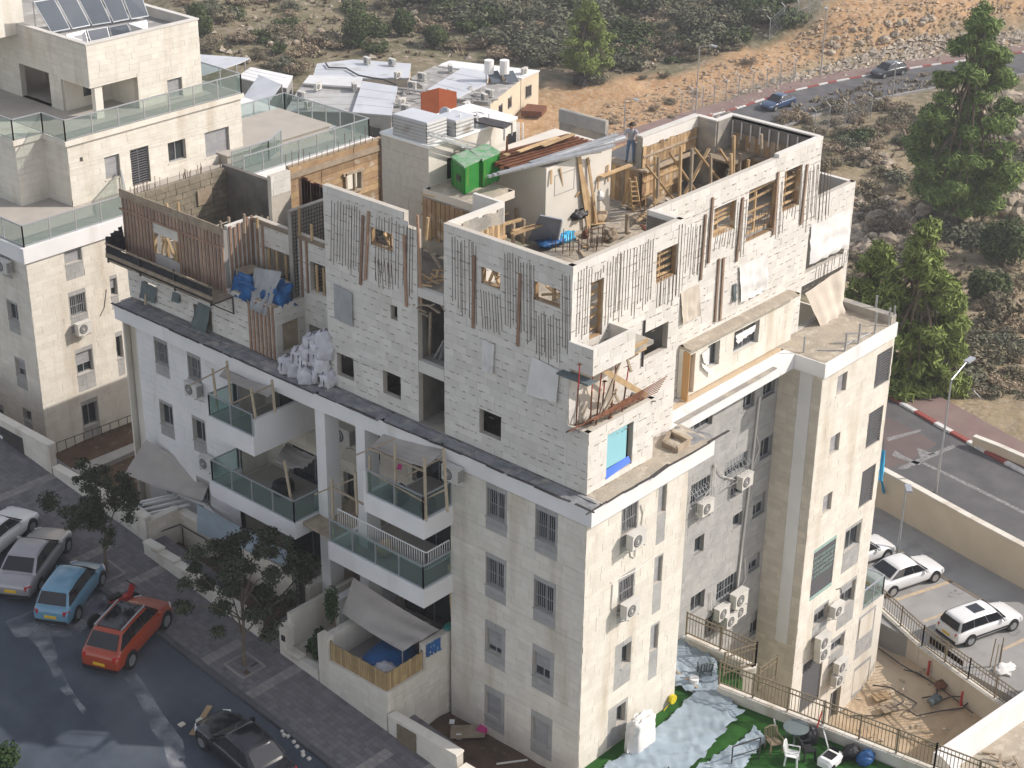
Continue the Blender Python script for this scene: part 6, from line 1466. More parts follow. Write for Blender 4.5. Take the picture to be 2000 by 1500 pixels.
for i in range(5):
 g = 2
 collector((BR[i][0]+g, BR[i][1]), (BR[i+1][0]-g, BR[i+1][1]), (TR[i][0]+g, TR[i][1]), (TR[i+1][0]-g, TR[i+1][1]), 18.1, 1.6, nm[i]+' large solar collector in the upper row on the roof')
for i in range(4):
 collector((SR[i][0]+52 if 0 else SB[i][0]-32+i*0, SB[i][1]+2), (SB[i+1][0]-36, SB[i+1][1]+4), (SR[i][0]+1, SR[i][1]), (SR[i+1][0]-2, SR[i+1][1]), 18.0, .5, ['leftmost', 'second', 'third', 'rightmost'][i]+' small solar collector in the lower row on the roof')
m = MB(); a = at('z', 18.0, 62, 57); m.box((a.x-5, a.y, 17.9), (a.x-.4, a.y+5, 21)); m.build('stair_tower', K['stone_old'], NB)
ac_on(GR, 163, 640, 'air conditioner under a barred window on the neighbouring block', out=.35)
ac_on(GL, 8, 520, 'air conditioner on the shaded side of the neighbouring block', out=.35)
cable('cable', [GR.p(*GR.uz(207, 565), .03), GR.p(*GR.uz(203, 600), .03), GR.p(*GR.uz(195, 617), .03)], .02, K['steel_dark'], NB)
# ================================================================ low prefab buildings behind
SZ = -10.2; SG = -13.3
def shed(poly, label, roofmat, wallmat, z=SZ, parts=(), tilt=0, rib=False, name='prefab_building'):
 v = [at('z', z, *p) for p in poly]; c = sum(v, Vector())/len(v); c.z = SG
 o = thing(name, label, 'building', c)
 m = MB(); m.prism([((p.x-c.x)*.985+c.x, (p.y-c.y)*.985+c.y) for p in v], SG-.5, z-.12); m.build('wall', K[wallmat], o)
 m = MB(); m.prism([(p.x, p.y) for p in v], z-.12, z); r = m.build('roof', K[roofmat], o)
 if rib:
  m = MB(); n = rib
  for k in range(n+1):
   f = k/n; a = v[0].lerp(v[1], f); b = v[3].lerp(v[2], f); m.bar(a+Vector((0, 0, .03)), b+Vector((0, 0, .03)), .09, .06)
  m.build('roof_ribs', K[roofmat], r)
 else:
  m = MB()
  for k in range(1, 4):
   f = k/4; a = v[0].lerp(v[1], f); b = v[-1].lerp(v[2], f); m.bar(a+Vector((0, 0, .01)), b+Vector((0, 0, .01)), .06, .03)
  m.build('roof_seam', K[roofmat], r)
 return o, v
def shed_win(o, face_pts, z0, z1, fs, name='window'):
 a, b = face_pts; d = (b-a); n = Vector((d.y, -d.x, 0)).normalized()
 if n.dot(CAM-a) < 0: n = -n
 for f, w_, lo, hi in fs:
  p = a+d*f; q = p+d.normalized()*w_
  m = MB(); vs = [Vector((x.x, x.y, z))+n*t for t in (.03, -.05) for x, z in ((p, lo), (q, lo), (q, hi), (p, hi))]
  m.add(vs, [(0, 1, 2, 3), (0, 4, 5, 1), (1, 5, 6, 2), (2, 6, 7, 3), (3, 7, 4, 0)]); m.build(name, K['pane'] if name == 'window' else K['steel_dark'], o)
  m = MB(); m.bar(Vector((p.x, p.y, hi))+n*.04, Vector((q.x, q.y, hi))+n*.04, .06); m.bar(Vector((p.x, p.y, lo))+n*.04, Vector((q.x, q.y, lo))+n*.04, .08); m.build('frame', K['alu'], o)
s1, v1 = shed([(557, 217), (588, 166), (712, 160), (690, 219)], 'low prefab with dusty pale roof behind the glass railed terrace', 'sheet_old', 'wall_grey', SZ-.1)
s2, v2 = shed([(592, 163), (604, 148), (708, 152), (704, 171)], 'narrow prefab with ribbed white roof sheeting', 'sheet_white', 'wall_grey', SZ+.25, rib=26)
s3, v3 = shed([(611, 149), (619, 124), (690, 116), (803, 124), (799, 152), (708, 153)], 'rear prefab with clean pale blue roof and a black pipe', 'sheet', 'wall_cream', SZ)
s4, v4 = shed([(688, 219), (708, 158), (777, 169), (764, 225)], 'prefab with bright pale roof sheet and a dark doorway', 'sheet', 'wall_grey', SZ+.3)
shed_win(s4, (v4[0], v4[3]), 0, 0, [(.28, 1.0, SG+.1, SG+2.2), (.50, .8, SG+.8, SG+2.1)])
s5, v5 = shed([(764, 225), (778, 170), (838, 175), (830, 230)], 'prefab with cluttered grey felt roof', 'felt', 'wall_grey', SZ-.1)
s6, v6 = shed([(800, 152), (850, 128), (902, 132), (834, 174)], 'prefab with weathered grey roof at the rear', 'felt', 'wall_cream', SZ-.05)
s7, v7 = shed([(834, 175), (903, 132), (955, 142), (950, 163), (893, 190)], 'prefab with smooth blue grey roof sheet', 'sheet', 'wall_cream', SZ+.12)
s8, v8 = shed([(855, 128), (881, 119), (1054, 138), (1019, 153), (955, 141)], 'long prefab with white corrugated roof and a window at its end', 'sheet_white', 'wall_cream', SZ+.1)
m = MB()
for k in range(40): a = v8[1].lerp(v8[2], k/39); b = v8[0].lerp(v8[3], k/39); m.bar(a+Vector((0, 0, .03)), a.lerp(b, .8)+Vector((0, 0, .03)), .10, .05)
m.build('roof_ribs', K['sheet_white'], s8)
s9, v9 = shed([(893, 190), (950, 163), (1018, 154), (958, 201), (895, 196)], 'cream prefab with felt roof and two small windows facing the dirt yard', 'felt', 'wall_cream', SZ)
s10, v10 = shed([(838, 176), (893, 191), (957, 202), (957, 232), (832, 230)], 'low prefab with dark cluttered roof behind the tower', 'felt', 'wall_grey', SZ-.3)
shed_win(s9, (v9[2], v9[3]), 0, 0, [(.32, 1.0, SG+1.0, SG+2.1), (.62, 1.0, SG+1.0, SG+2.1), (.83, .7, SG+1.2, SG+1.8)])
shed_win(s8, (v8[2], v8[3]), 0, 0, [(.45, 1.0, SG+.9, SG+2.1)])
s11, v11 = shed([(462, 150), (490, 131), (572, 148), (560, 172), (520, 165)], 'small grey shed with a white roof behind the left building', 'sheet_white', 'wall_grey', SZ)
a = [at('z', zz, *p) for p, zz in zip([(468, 200), (506, 146), (550, 165), (522, 203)], (SZ-.4, SZ+.9, SZ+.9, SZ-.4))]
o = thing('sloping_roof', 'tilted pale blue roof sheet leaning on the small grey shed', 'roof sheet', a[0]); m = MB()
m.add([tuple(x) for x in a]+[tuple(x-Vector((0, 0, .1))) for x in a], [(0, 1, 2, 3), (7, 6, 5, 4), (0, 4, 5, 1), (1, 5, 6, 2), (2, 6, 7, 3), (3, 7, 4, 0)]); m.build('sheet', K['sheet'], o)
m = MB(); [m.bar(x, Vector((x.x, x.y, SG)), .12) for x in a]; m.build('post', K['wall_grey'], o)
o = thing('canopy', 'flat blue grey canopy on steel posts behind the left building', 'canopy', at('z', SG, 430, 150)); v = [at('z', -9.2, *p) for p in ((360, 104), (488, 113), (470, 122), (392, 148), (340, 140))]
m = MB(); m.prism([(p.x, p.y) for p in v], -9.3, -9.2); m.build('roof', K['sheet'], o);
for i in (1, 2, 3): m = MB(); p = v[i].lerp(v[0], .08); m.bar(p, Vector((p.x, p.y, SG)), .12); m.build('post', K['steel'], o)
# orange container: ribbed end and gable
o = thing('shipping_container', 'orange ribbed metal container standing among the prefabs', 'container', at('z', SG, 860, 240))
b, c, e = at('z', SZ+.1, 857, 222), at('z', SZ+.1, 822, 222), at('z', SZ+.1, 892, 220)
for p, q, nm_ in ((b, c, 'ribbed_side'), (b, e, 'plain_side')):
 m = MB(); n = 8 if nm_ == 'ribbed_side' else 1
 m.add([tuple(p), tuple(q), tuple(q+Vector((0, 0, 2.1))), tuple(p+Vector((0, 0, 2.6)))], [(0, 1, 2, 3)])
 nn = Vector((q.y-p.y, p.x-q.x, 0)).normalized()
 if nn.dot(CAM-p) < 0: nn = -nn
 if n > 1:
  for k in range(n): f = (k+.3)/n; x = p.lerp(q, f); h = 2.6-.5*f; m.bar(x+nn*.03, x+nn*.03+Vector((0, 0, h)), .22, .08, up=nn)
 m.build(nm_, K['orange'], o)
d = c+e-b; m = MB(); m.add([tuple(b+Vector((0, 0, 2.6))), tuple(c+Vector((0, 0, 2.1))), tuple(d+Vector((0, 0, 2.1))), tuple(e+Vector((0, 0, 2.1)))], [(0, 1, 2, 3)]); m.add([tuple(x+Vector((0, 0, zz))) for x in (c, d, e) for zz in (0, 2.1)], [(0, 1, 3, 2), (2, 3, 5, 4)]); m.build('shell', K['orange'], o)
for i, (px, py) in enumerate([(621, 170), (692, 170), (589, 187), (603, 205), (717, 119), (766, 122), (777, 147), (824, 150), (805, 167), (785, 200), (792, 213), (879, 134), (911, 207), (946, 191), (956, 183), (1024, 140)]):
 p = at('z', SZ+.1, px, py+5); ac(p, rad(-100+random.uniform(-30, 30)) if i % 3 else rad(10), 'small air conditioner box on the %s' % ['ribbed white roof edge, left', 'ribbed white roof edge, right', 'dusty roof at its left rim', 'dusty roof near the terrace glass', 'rear roof, left of two at the back edge', 'rear roof, right of two at the back edge', 'rear roof near its right corner', 'weathered grey roof at its left', 'roof joint between the two prefab groups', 'cluttered felt roof, upper', 'cluttered felt roof, lower', 'white corrugated roof at its left end', 'dark cluttered roof right of the orange container', 'cream prefab felt roof, left', 'cream prefab felt roof, right', 'white corrugated roof at its right end'][i], 'air conditioners on the prefab roofs', 1.15)
for i, px in enumerate((955, 985)):
 p = at('z', SZ+.1, px, 158); t = thing('water_tank', ['white water tank left on the prefab roof', 'white water tank right on the prefab roof'][i], 'water tank', p); m = MB(); m.tube(p+Vector((0, 0, .8)), p+Vector((0, 0, 2.2)), .5, n=14); m.build('tank', K['white'], t); m = MB()
 for k in range(3): m.bar(p+Vector((.3*math.cos(k*2.1), .3*math.sin(k*2.1), 0)), p+Vector((.3*math.cos(k*2.1), .3*math.sin(k*2.1), .8)), .06)
 m.build('stand', K['steel_dark'], t); m = MB(); q = p+Vector((-.6, -1.0, .1)); m.add([tuple(q), tuple(q+Vector((1.2, -.5, 0))), tuple(q+Vector((1.5, .6, .9))), tuple(q+Vector((.3, 1.1, .9)))], [(0, 1, 2, 3)]); m.build('collector', K['solar'], t)
cable('roof_pipe', [at('z', SZ+.2, *p) for p in ((636, 123), (642, 132), (676, 133), (700, 147), (726, 152), (748, 155), (775, 166), (772, 185), (762, 222))], .09, K['steel_dark'], None, label='black pipe snaking over the pale prefab roofs', cat='pipe')
cable('roof_pipe', [at('z', SZ+.2, *p) for p in ((775, 172), (830, 180), (890, 194), (955, 200))], .12, K['felt'], None, label='grey pipe along the joint of the prefab roofs', cat='pipe')
m = MB(); p = at('z', SG+.04, 1040, 210); q = [at('z', SG+.3, *p) for p in ((1018, 217), (1030, 203), (1068, 207), (1058, 219))]; m.prism([(v.x, v.y) for v in q], SG-.2, SG+.34); m.build('brown_sheet', K['rust'], None, 'reddish brown sheet lying on the dirt by the prefabs', 'sheet', at0=q[0])
rnd = random.Random(77); m = MB()
for i in range(60):
 p = at('z', SZ+.05, rnd.uniform(775, 960), rnd.uniform(176, 228)); m.bar(p, p+Vector((rnd.uniform(-1, 1), rnd.uniform(-1, 1), rnd.uniform(0, .3))), rnd.uniform(.1, .4), .08)
m.build('roof_junk', K['felt'], s10, kind='stuff')
# ================================================================ vegetation and rocks
def leaf_cloud(blobs, n, size, seed=1, shell=.6, up=.3, thin=1):
 rnd = random.Random(seed); m = MB(); tot = sum(b[1][0]*b[1][1]*b[1][2] for b in blobs); V = []; F = []
 for c, r in blobs:
  k = max(6, int(n*r[0]*r[1]*r[2]/tot)); c = Vector(c)
  for _ in range(k):
   d = Vector((rnd.gauss(0, 1), rnd.gauss(0, 1), rnd.gauss(0, 1))).normalized()
   t = (rnd.uniform(shell, 1.0) if rnd.random() < .8 else rnd.uniform(.1, 1))*(1+.22*noise.noise((d.x*2+c.x, d.y*2+c.y, d.z*2+seed)))
   p = c+Vector((d.x*r[0], d.y*r[1], d.z*r[2]))*t
   nrm = (d+Vector((rnd.uniform(-1, 1), rnd.uniform(-1, 1), rnd.uniform(-1, 1)+up))*.9).normalized()
   a = nrm.orthogonal().normalized(); b = nrm.cross(a); th_ = rnd.uniform(0, 6.28); a, b = a*math.cos(th_)+b*math.sin(th_), b*math.cos(th_)-a*math.sin(th_)
   s = size*rnd.uniform(.6, 1.35); a *= s; b *= s*rnd.uniform(.4, .75)*thin; i = len(V)
   V += [p-a, p-b*.9+a*.1, p+a, p+b]; F.append((i, i+1, i+2, i+3))
 m.v = [tuple(v) for v in V]; m.f = F; m.mi = [0]*len(F); return m
def trunk_mesh(base, top, r, limbs, seed=1):
 rnd = random.Random(seed); m = MB(); base = Vector(base); top = Vector(top); n = 6; pts = []
 for i in range(n+1):
  f = i/n; pts.append(base.lerp(top, f)+Vector((rnd.uniform(-1, 1), rnd.uniform(-1, 1), 0))*r*.9*(f*(1-f)*4))
 for i in range(n): m.tube(pts[i], pts[i+1], r*(1-.7*i/n), r*(1-.7*(i+1)/n), n=8)
 for q in limbs:
  s = pts[rnd.randint(2, n-1)]; q = Vector(q); mid = s.lerp(q, .5)+Vector((0, 0, (q-s).length*.12)); m.tube(s, mid, r*.45, r*.28, n=6); m.tube(mid, q, r*.28, r*.08, n=5)
 return m
def tree(name, label, base, blobs, n, size, mat, r, top=None, seed=1, group=None, shell=.6, cat='tree', thin=1):
 base = Vector(base); t = thing(name, label, cat, base, 0, group); top = top or (base.x, base.y, max(b[0][2] for b in blobs))
 trunk_mesh(base, top, r, [Vector(b[0]) for b in blobs], seed).build('trunk', K['bark'], t)
 leaf_cloud(blobs, n, size, seed, shell, .3, thin).build('crown', mat, t); return t
def pine(label, px, py_base, py_top, width_px, mat, seed, n=9000, base=None, lean=0):
 b = base or hit(px, py_base); d = (b-CAM).dot(fw); H = (py_base-py_top)*d/FPX/math.cos(TH)*1.0; W = width_px*d/FPX
 rnd = random.Random(seed); bl = []
 for k in range(92):
  f = rnd.uniform(.06, .97)**.85; env = W*.5*min(1, (1-f)*2.2)**.9*(1 if f > .25 else .55+1.8*f); a = rnd.uniform(0, 6.28); o = env*rnd.uniform(.35, 1.02)
  s = max(.55, W*.155*(1.15-f*.6)*rnd.uniform(.55, 1.45)); bl.append(((b.x+o*math.cos(a)+lean*f, b.y+o*math.sin(a), b.z+H*f+o*.18), (s, s, s*.6)))
 bl.append(((b.x+lean, b.y, b.z+H*.95), (W*.06, W*.06, H*.07)))
 for k in range(6): bl.append(((b.x+lean*k/6, b.y, b.z+H*(.2+.12*k)), (W*.2*(1-k*.12), W*.2*(1-k*.12), H*.08)))
 return tree('pine_tree', label, b-Vector((0, 0, .3)), bl, n, .30, mat, .32, (b.x+lean, b.y, b.z+H*.95), seed, shell=.1, thin=.38)
pine('tall dark green pine standing beside the far road', 1862, 455, 42, 185, K['leaf_pine'], 3, 76000)
pine('bright green pine rising behind the wing of the building', 1772, 790, 445, 165, K['leaf_pine2'], 5, 36000)
pine('lower spreading pine beside the bright one near the road', 1692, 720, 480, 110, K['leaf_pine2'], 8, 13000)
pine('broad low pine growth under the lower right flank of the bright pine', 1832, 790, 640, 95, K['leaf_pine2'], 21, 10000)
pine('yellow green young pine among the olives', 1146, 150, 18, 105, K['leaf_pine2'], 6, 14000)
pine('small pine growth at the foot of the tall dark pine', 1862, 420, 250, 150, K['leaf_pine'], 11, 18000)
def bush(label, px, py, wpx, hpx, mat, seed, name='carob_tree', group=None, n=6500, size=.15):
 b = hit(px, py+hpx*.45); d = (b-CAM).dot(fw); R_ = wpx*d/FPX/2; Hh = hpx*d/FPX
 rnd = random.Random(seed); bl = [((b.x+rnd.uniform(-.5, .5)*R_, b.y+rnd.uniform(-.5, .5)*R_, b.z+Hh*rnd.uniform(.35, .62)), (R_*rnd.uniform(.4, .62),)*2+(Hh*rnd.uniform(.26, .4),)) for _ in range(9)]
 return tree(name, label, b-Vector((0, 0, .2)), bl, n, size, mat, .2, None, seed, group)
bush('large round dark green carob above the white prefabs', 706, 50, 92, 72, K['leaf_carob'], 31)
bush('dark carob right of the largest one on the hillside', 784, 42, 56, 62, K['leaf_carob'], 32)
bush('low dark carob nearest the prefab roofs', 853, 70, 66, 48, K['leaf_carob'], 33)
bush('dark carob beside the penthouse corner', 390, 40, 60, 70, K['leaf_carob'], 34)
bush('big dark tree at the right edge below the boulders', 1960, 470, 110, 90, K['leaf_carob'], 35, n=8000)
bush('dense green shrub right of the bright pine', 1930, 560, 80, 70, K['leaf_carob'], 36)
bush('bare grey bush at the right edge', 1945, 600, 62, 70, K['leaf_scrub'], 37, 'grey_bush')
bush('olive at the top beside the orange cut slope', 1350, 40, 80, 60, K['leaf_olive'], 38, 'olive_tree')
bush('dark shaded tree at the top right of the olive slope', 1462, 12, 120, 50, K['leaf_carob'], 39)
# shared shrub meshes, then individuals on the slopes
def shrub_proto(seed, flat):
 rnd = random.Random(seed); bl = [((rnd.uniform(-.5, .5), rnd.uniform(-.5, .5), rnd.uniform(.2, .55)), (rnd.uniform(.32, .5),)*2+(rnd.uniform(.22, .4)*flat,)) for _ in range(6)]
 return leaf_cloud(bl, 1100, .062, seed, .35)
SP = {}
for kk, mt, fl in (('olive', 'leaf_olive', 1.0), ('scrub', 'leaf_scrub', .7), ('dry', 'leaf_dry', .6), ('carob', 'leaf_carob', .9)):
 SP[kk] = []
 for s in range(3):
  mb = shrub_proto(s*7+len(kk), fl); me = bpy.data.meshes.new(kk+'_shrub'); me.from_pydata(mb.v, [], mb.f); me.materials.append(K[mt]); SP[kk].append(me)
SHEDPX = [(395, 100), (600, 160), (620, 118), (810, 112), (880, 112), (1060, 130), (1060, 190), (960, 240), (500, 240), (395, 150)]
UPPER = [(330, -8), (1580, -8), (1530, 60), (1410, 105), (1240, 145), (1160, 165), (1050, 130), (880, 112), (810, 112), (620, 114), (580, 150), (480, 125), (400, 100)]
RIGHT = [(1625, 215), (1700, 195), (1800, 200), (1960, 260), (2008, 180), (2008, 900), (1870, 860), (1740, 740), (1680, 700), (1650, 560), (1690, 340), (1625, 290)]
LBL = {'olive': ('olive_tree', 'grey green olive tree on the scrubby hillside', 'tree', 'olive trees on the hillside'), 'scrub': ('shrub', 'low dull green shrub on the slope', 'shrub', 'dull shrubs on the slopes'),
       'dry': ('dry_bush', 'dry brown bush on the slope', 'bush', 'dry brown bushes on the slopes'), 'carob': ('evergreen_shrub', 'small dark evergreen shrub on the slope', 'shrub', 'dark evergreen shrubs on the slopes')}
rnd = random.Random(99)
def where(lb, px, py, s):
 sz_ = 'large ' if s > 2.3 else ('small ' if s < 1.4 else '')
 core = lb.split(' on the ')[0].replace('small ', '')
 if py < 260 and px < 1600:
  xs = [(420, 'beside the penthouse corner'), (560, 'above the blue grey canopy'), (660, 'left of the largest carob'), (760, 'around the largest carob'), (900, 'right of the three dark carobs'), (1060, 'behind the white corrugated prefab'), (1140, 'left of the yellow green pine'), (1240, 'right of the yellow green pine'), (1340, 'above the dirt track'), (1440, 'beside the orange slope foot'), (1600, 'by the leaning slope fence')]
  pl = next((n for x, n in xs if px < x), 'on the slope'); row = 'at the top edge ' if py < 22 else ('higher up ' if py < 65 else 'lower down ')
 else:
  ys = [(250, 'beside the far road'), (330, 'in the shade of the tall pine'), (420, 'left of the boulder slope'), (520, 'below the boulders'), (620, 'beside the bright green pine'), (720, 'right of the bright green pine'), (900, 'on the verge above the near road')]
  pl = next((n for y, n in ys if py < y), 'on the slope'); row = 'at the right edge ' if px > 1920 else ('' if px > 1760 else 'near the wing ')
 return (sz_+core+' '+row+pl)
def scatter(poly, n, kinds, smin, smax):
 xs = [p[0] for p in poly]; ys = [p[1] for p in poly]; k = 0; tries = 0
 while k < n and tries < n*12:
  tries += 1; px, py = rnd.uniform(min(xs), max(xs)), rnd.uniform(min(ys), max(ys))
  if not inside((px, py), poly): continue
  p = hit(px, py); kk = rnd.choice(kinds); nm_, lb, ct, gp = LBL[kk]
  s = rnd.uniform(smin, smax)*(1.25 if kk in ('olive', 'carob') else 1); o = bpy.data.objects.new(nm_, rnd.choice(SP[kk])); col.objects.link(o)
  o.location = p-Vector((0, 0, .1*s)); o.rotation_euler.z = rnd.uniform(0, 6.28); o.scale = (s*rnd.uniform(.9, 1.3), s*rnd.uniform(.9, 1.3), s*rnd.uniform(.75, 1.1)); tag(o, where(lb, px, py, s), ct, gp); k += 1
scatter([(830, -8), (1560, -8), (1500, 60), (1400, 100), (1240, 140), (1060, 130), (1000, 110), (900, 60)], 95, ['olive', 'olive', 'olive', 'scrub', 'carob'], 1.8, 3.4)
scatter(UPPER, 165, ['scrub', 'scrub', 'dry', 'dry', 'olive', 'carob'], 1.0, 2.6)
scatter(RIGHT, 95, ['scrub', 'scrub', 'dry', 'olive', 'carob', 'scrub'], .9, 2.4)
scatter([(1500, 240), (1700, 190), (1790, 185), (1700, 330), (1620, 330)], 45, ['scrub', 'dry', 'scrub'], .9, 2.0)
scatter([(1080, 160), (1500, 120), (1400, 230), (1150, 300)], 14, ['dry', 'scrub'], .6, 1.2)
scatter([(1810, 620), (2005, 640), (2005, 880), (1880, 830), (1760, 740)], 55, ['scrub', 'dry', 'olive'], .7, 1.6)
# fine ground cover: one mass of tufts
m = MB(); V = []; F = []
def tuft(p, s, k):
 for _ in range(k):
  a = rnd.uniform(0, 6.28); d = Vector((math.cos(a), math.sin(a), rnd.uniform(.5, 1.4)))*s*rnd.uniform(.5, 1); b = Vector((-math.sin(a), math.cos(a), 0))*s*.35
  o = p+Vector((rnd.uniform(-.5, .5)*s, rnd.uniform(-.5, .5)*s, 0)); i = len(V); V.extend([o-b, o+b, o+d+b*.4, o+d-b*.4]); F.append((i, i+1, i+2, i+3))
for poly, cnt in ((UPPER, 800), (RIGHT, 550), (VERGE, 260), (VERGE2, 450)):
 xs = [p[0] for p in poly]; ys = [p[1] for p in poly]; k = 0
 while k < cnt:
  px, py = rnd.uniform(min(xs), max(xs)), rnd.uniform(min(ys), max(ys))
  if inside((px, py), poly): tuft(hit(px, py)-Vector((0, 0, .05)), rnd.uniform(.2, .5), 9); k += 1
m.v = [tuple(v) for v in V]; m.f = F; m.mi = [rnd.randint(0, 1) for _ in F]
m.build('dry_undergrowth', [K['leaf_scrub'], K['leaf_dry']], None, 'dry grass and low undergrowth covering the slopes', kind='stuff')
# rocks
def rock_mesh(seed, sub_=1):
 bm = bmesh.new(); bmesh.ops.create_icosphere(bm, subdivisions=sub_, radius=.5)
 for v in bm.verts:
  d = v.co.normalized(); v.co *= 1+.45*noise.noise(d*1.6+Vector((seed*3.1, 0, 0)))+.2*noise.noise(d*4+Vector((0, seed, 0))); v.co.z *= .75
 me = bpy.data.meshes.new('rock'); bm.to_mesh(me); bm.free(); me.materials.append(K['rock']); return me
RM = [rock_mesh(s, 2) for s in range(6)]
def rock_where(lb, px, py, s):
 big = 'large ' if s > 1.6 else ('small ' if s < .9 else '')
 if 'below' not in lb and px > 1880 and py > 180: return big+'limestone boulder '+next(n for y, n in ((230, 'at the top of the right rock slope'), (290, 'high on the right rock slope'), (350, 'midway down the right rock slope'), (999, 'at the foot of the right rock slope')) if py < y)
 if py < 140 and px > 1540: return big+'rock on the orange cut slope '+next(n for x, n in ((1680, 'near the slope fence'), (1760, 'left of its middle'), (1850, 'behind the dark grey car'), (1930, 'behind the pine top'), (9999, 'at the right edge')) if px < x)
 if 390 < py < 530 and px > 1650: return big+'pale boulder below the tall pine '+next(n for x, n in ((1740, 'nearest the wing'), (1800, 'left of the trunk'), (1860, 'under the crown'), (9999, 'right of the trunk')) if px < x)
 return big+lb
def rocks(poly, n, s0, s1, label, group, name='boulder'):
 xs = [p[0] for p in poly]; ys = [p[1] for p in poly]; k = 0
 while k < n:
  px, py = rnd.uniform(min(xs), max(xs)), rnd.uniform(min(ys), max(ys))
  if not inside((px, py), poly): continue
  p = hit(px, py); s = rnd.uniform(s0, s1); o = bpy.data.objects.new(name, rnd.choice(RM)); col.objects.link(o); o.location = p+Vector((0, 0, s*.12)); o.rotation_euler = (rnd.uniform(-.4, .4), rnd.uniform(-.4, .4), rnd.uniform(0, 6.28)); o.scale = (s, s*rnd.uniform(.7, 1.1), s*rnd.uniform(.7, 1.1)); tag(o, rock_where(label, px, py, s), 'rock', group); k += 1
BOULD = [(1905, 190), (2008, 190), (2008, 440), (1930, 400), (1880, 330), (1900, 260)]
rocks(BOULD, 115, 1.0, 2.3, 'pale limestone boulder in the rock slope at the right edge', 'boulders of the right rock slope')
rocks([(1660, 440), (1800, 400), (1930, 380), (1920, 440), (1780, 500), (1700, 520)], 60, .8, 1.8, 'pale boulder below the tall dark pine', 'boulders below the tall pine')
rocks([(1620, 60), (1900, 10), (2000, 30), (1990, 90), (1800, 75), (1640, 120), (1570, 130)], 34, .6, 1.3, 'rock on the orange cut slope above the far road', 'rocks on the orange cut slope')
rocks([(1640, 290), (1720, 300), (1760, 330), (1690, 340)], 16, .7, 1.5, 'grey rock in the tree shade beside the far road', 'rocks in the pine shade')
rocks([(1790, 780), (1880, 850), (1860, 870), (1780, 800)], 10, .6, 1.2, 'pale rock on the verge behind the street lamp', 'rocks on the near verge')
for poly, n in (([(540, 70), (650, 60), (610, 95), (520, 90)], 22), ([(780, 10), (960, 0), (940, 50), (800, 40)], 26), ([(1100, 30), (1300, 60), (1260, 80), (1060, 50)], 16)):
 rocks(poly, n, .5, 1.3, 'weathered limestone outcrop among the hillside scrub', 'limestone outcrops on the hillside', 'outcrop')
ORUB = [(1130, 330), (1180, 200), (1330, 160), (1420, 116), (1540, 84), (1660, -10), (2010, -10), (2010, 28), (1750, 90), (1560, 140), (1440, 180), (1330, 262)]
def rubble(poly, n, s0, s1, mat, name, label):
 m = MB(); xs = [p[0] for p in poly]; ys = [p[1] for p in poly]; k = 0
 while k < n:
  px, py = rnd.uniform(min(xs), max(xs)), rnd.uniform(min(ys), max(ys))
  if not inside((px, py), poly): continue
  p = hit(px, py); s = rnd.uniform(s0, s1)*rnd.choice((.6, .8, 1, 1.4)); vs_ = []
  for (a, b, c) in ((1, 0, 0), (-1, 0, 0), (0, 1, 0), (0, -1, 0), (0, 0, 1), (0, 0, -.6)): vs_.append(p+Vector((a+rnd.uniform(-.35, .35), b+rnd.uniform(-.35, .35), (c+rnd.uniform(-.3, .3))*.75))*s*.5)
  m.add(vs_, [(0, 2, 4), (2, 1, 4), (1, 3, 4), (3, 0, 4), (2, 0, 5), (1, 2, 5), (3, 1, 5), (0, 3, 5)]); k += 1
 m.build(name, mat, None, label, kind='stuff')
rubble(ORUB, 1900, .15, .55, K['rock_orange'], 'orange_rubble', 'reddish rubble strewn over the orange earth')
rubble(TAN, 1600, .25, .8, K['rock_isl'], 'roadside_rubble', 'pale stones along the far roadside')
rubble(BARE, 420, .3, .9, K['rock_isl'], 'slope_rubble', 'stones on the bare slope')
rubble(BOULD, 300, .4, .9, K['rock_isl'], 'slope_rubble', 'small stones between the boulders')
rubble(UPPER, 260, .3, 1.0, K['rock_isl'], 'hillside_stones', 'scattered grey stones on the scrubby hillside')
rubble(VERGE2, 160, .2, .6, K['rock_isl'], 'verge_stones', 'stones on the verge by the near road')
# ---- two street trees, shrubs in the planters
def street_tree(label, px, py, top, seed, n, SP_=1.9):
 p = at('z', 0, px, py)
 for _ in range(6): p = at('z', sz(p.y)+.12, px, py)
 d = (p-CAM).dot(fw); H = (py-top)*d/FPX/math.cos(TH)*.98; rr = random.Random(seed); bl = []
 for k in range(38):
  a = rr.uniform(0, 6.28); o = rr.uniform(.2, SP_); f = rr.uniform(.40, .96)
  bl.append(((p.x+o*math.cos(a)*(1.25-abs(f-.66)*1.5), p.y+o*math.sin(a)*(1.25-abs(f-.66)*1.5), p.z+H*f), (rr.uniform(.3, .55),)*2+(rr.uniform(.2, .4),)))
 t = thing('street_tree', label, 'tree', p); trunk_mesh(p-Vector((0, 0, .1)), (p.x+.2, p.y+.1, p.z+H*.75), .085, [Vector(b[0]) for b in bl[:14]], seed).build('trunk', K['bark'], t)
 leaf_cloud(bl, n, .07, seed, .15).build('crown', K['leaf_street'], t)
 m = MB();
 for a, b, c, d_ in ((-.62, -.62, .62, -.5), (-.62, .5, .62, .62), (-.62, -.5, -.5, .5), (.5, -.5, .62, .5)): m.prism([(p.x+a, p.y+b), (p.x+c, p.y+b), (p.x+c, p.y+d_), (p.x+a, p.y+d_)], lambda x, y: sz(y)+.05, lambda x, y: sz(y)+.15)
 m.build('tree_pit_frame', K['paving_light'], t); m = MB(); m.prism([(p.x-.5, p.y-.5), (p.x+.5, p.y-.5), (p.x+.5, p.y+.5), (p.x-.5, p.y+.5)], lambda x, y: sz(y)+.05, lambda x, y: sz(y)+.125); m.build('tree_pit_soil', K['soil'], t)
street_tree('larger dark street tree in the middle of the pavement', 478, 1300, 1045, 41, 17000, 2.6)
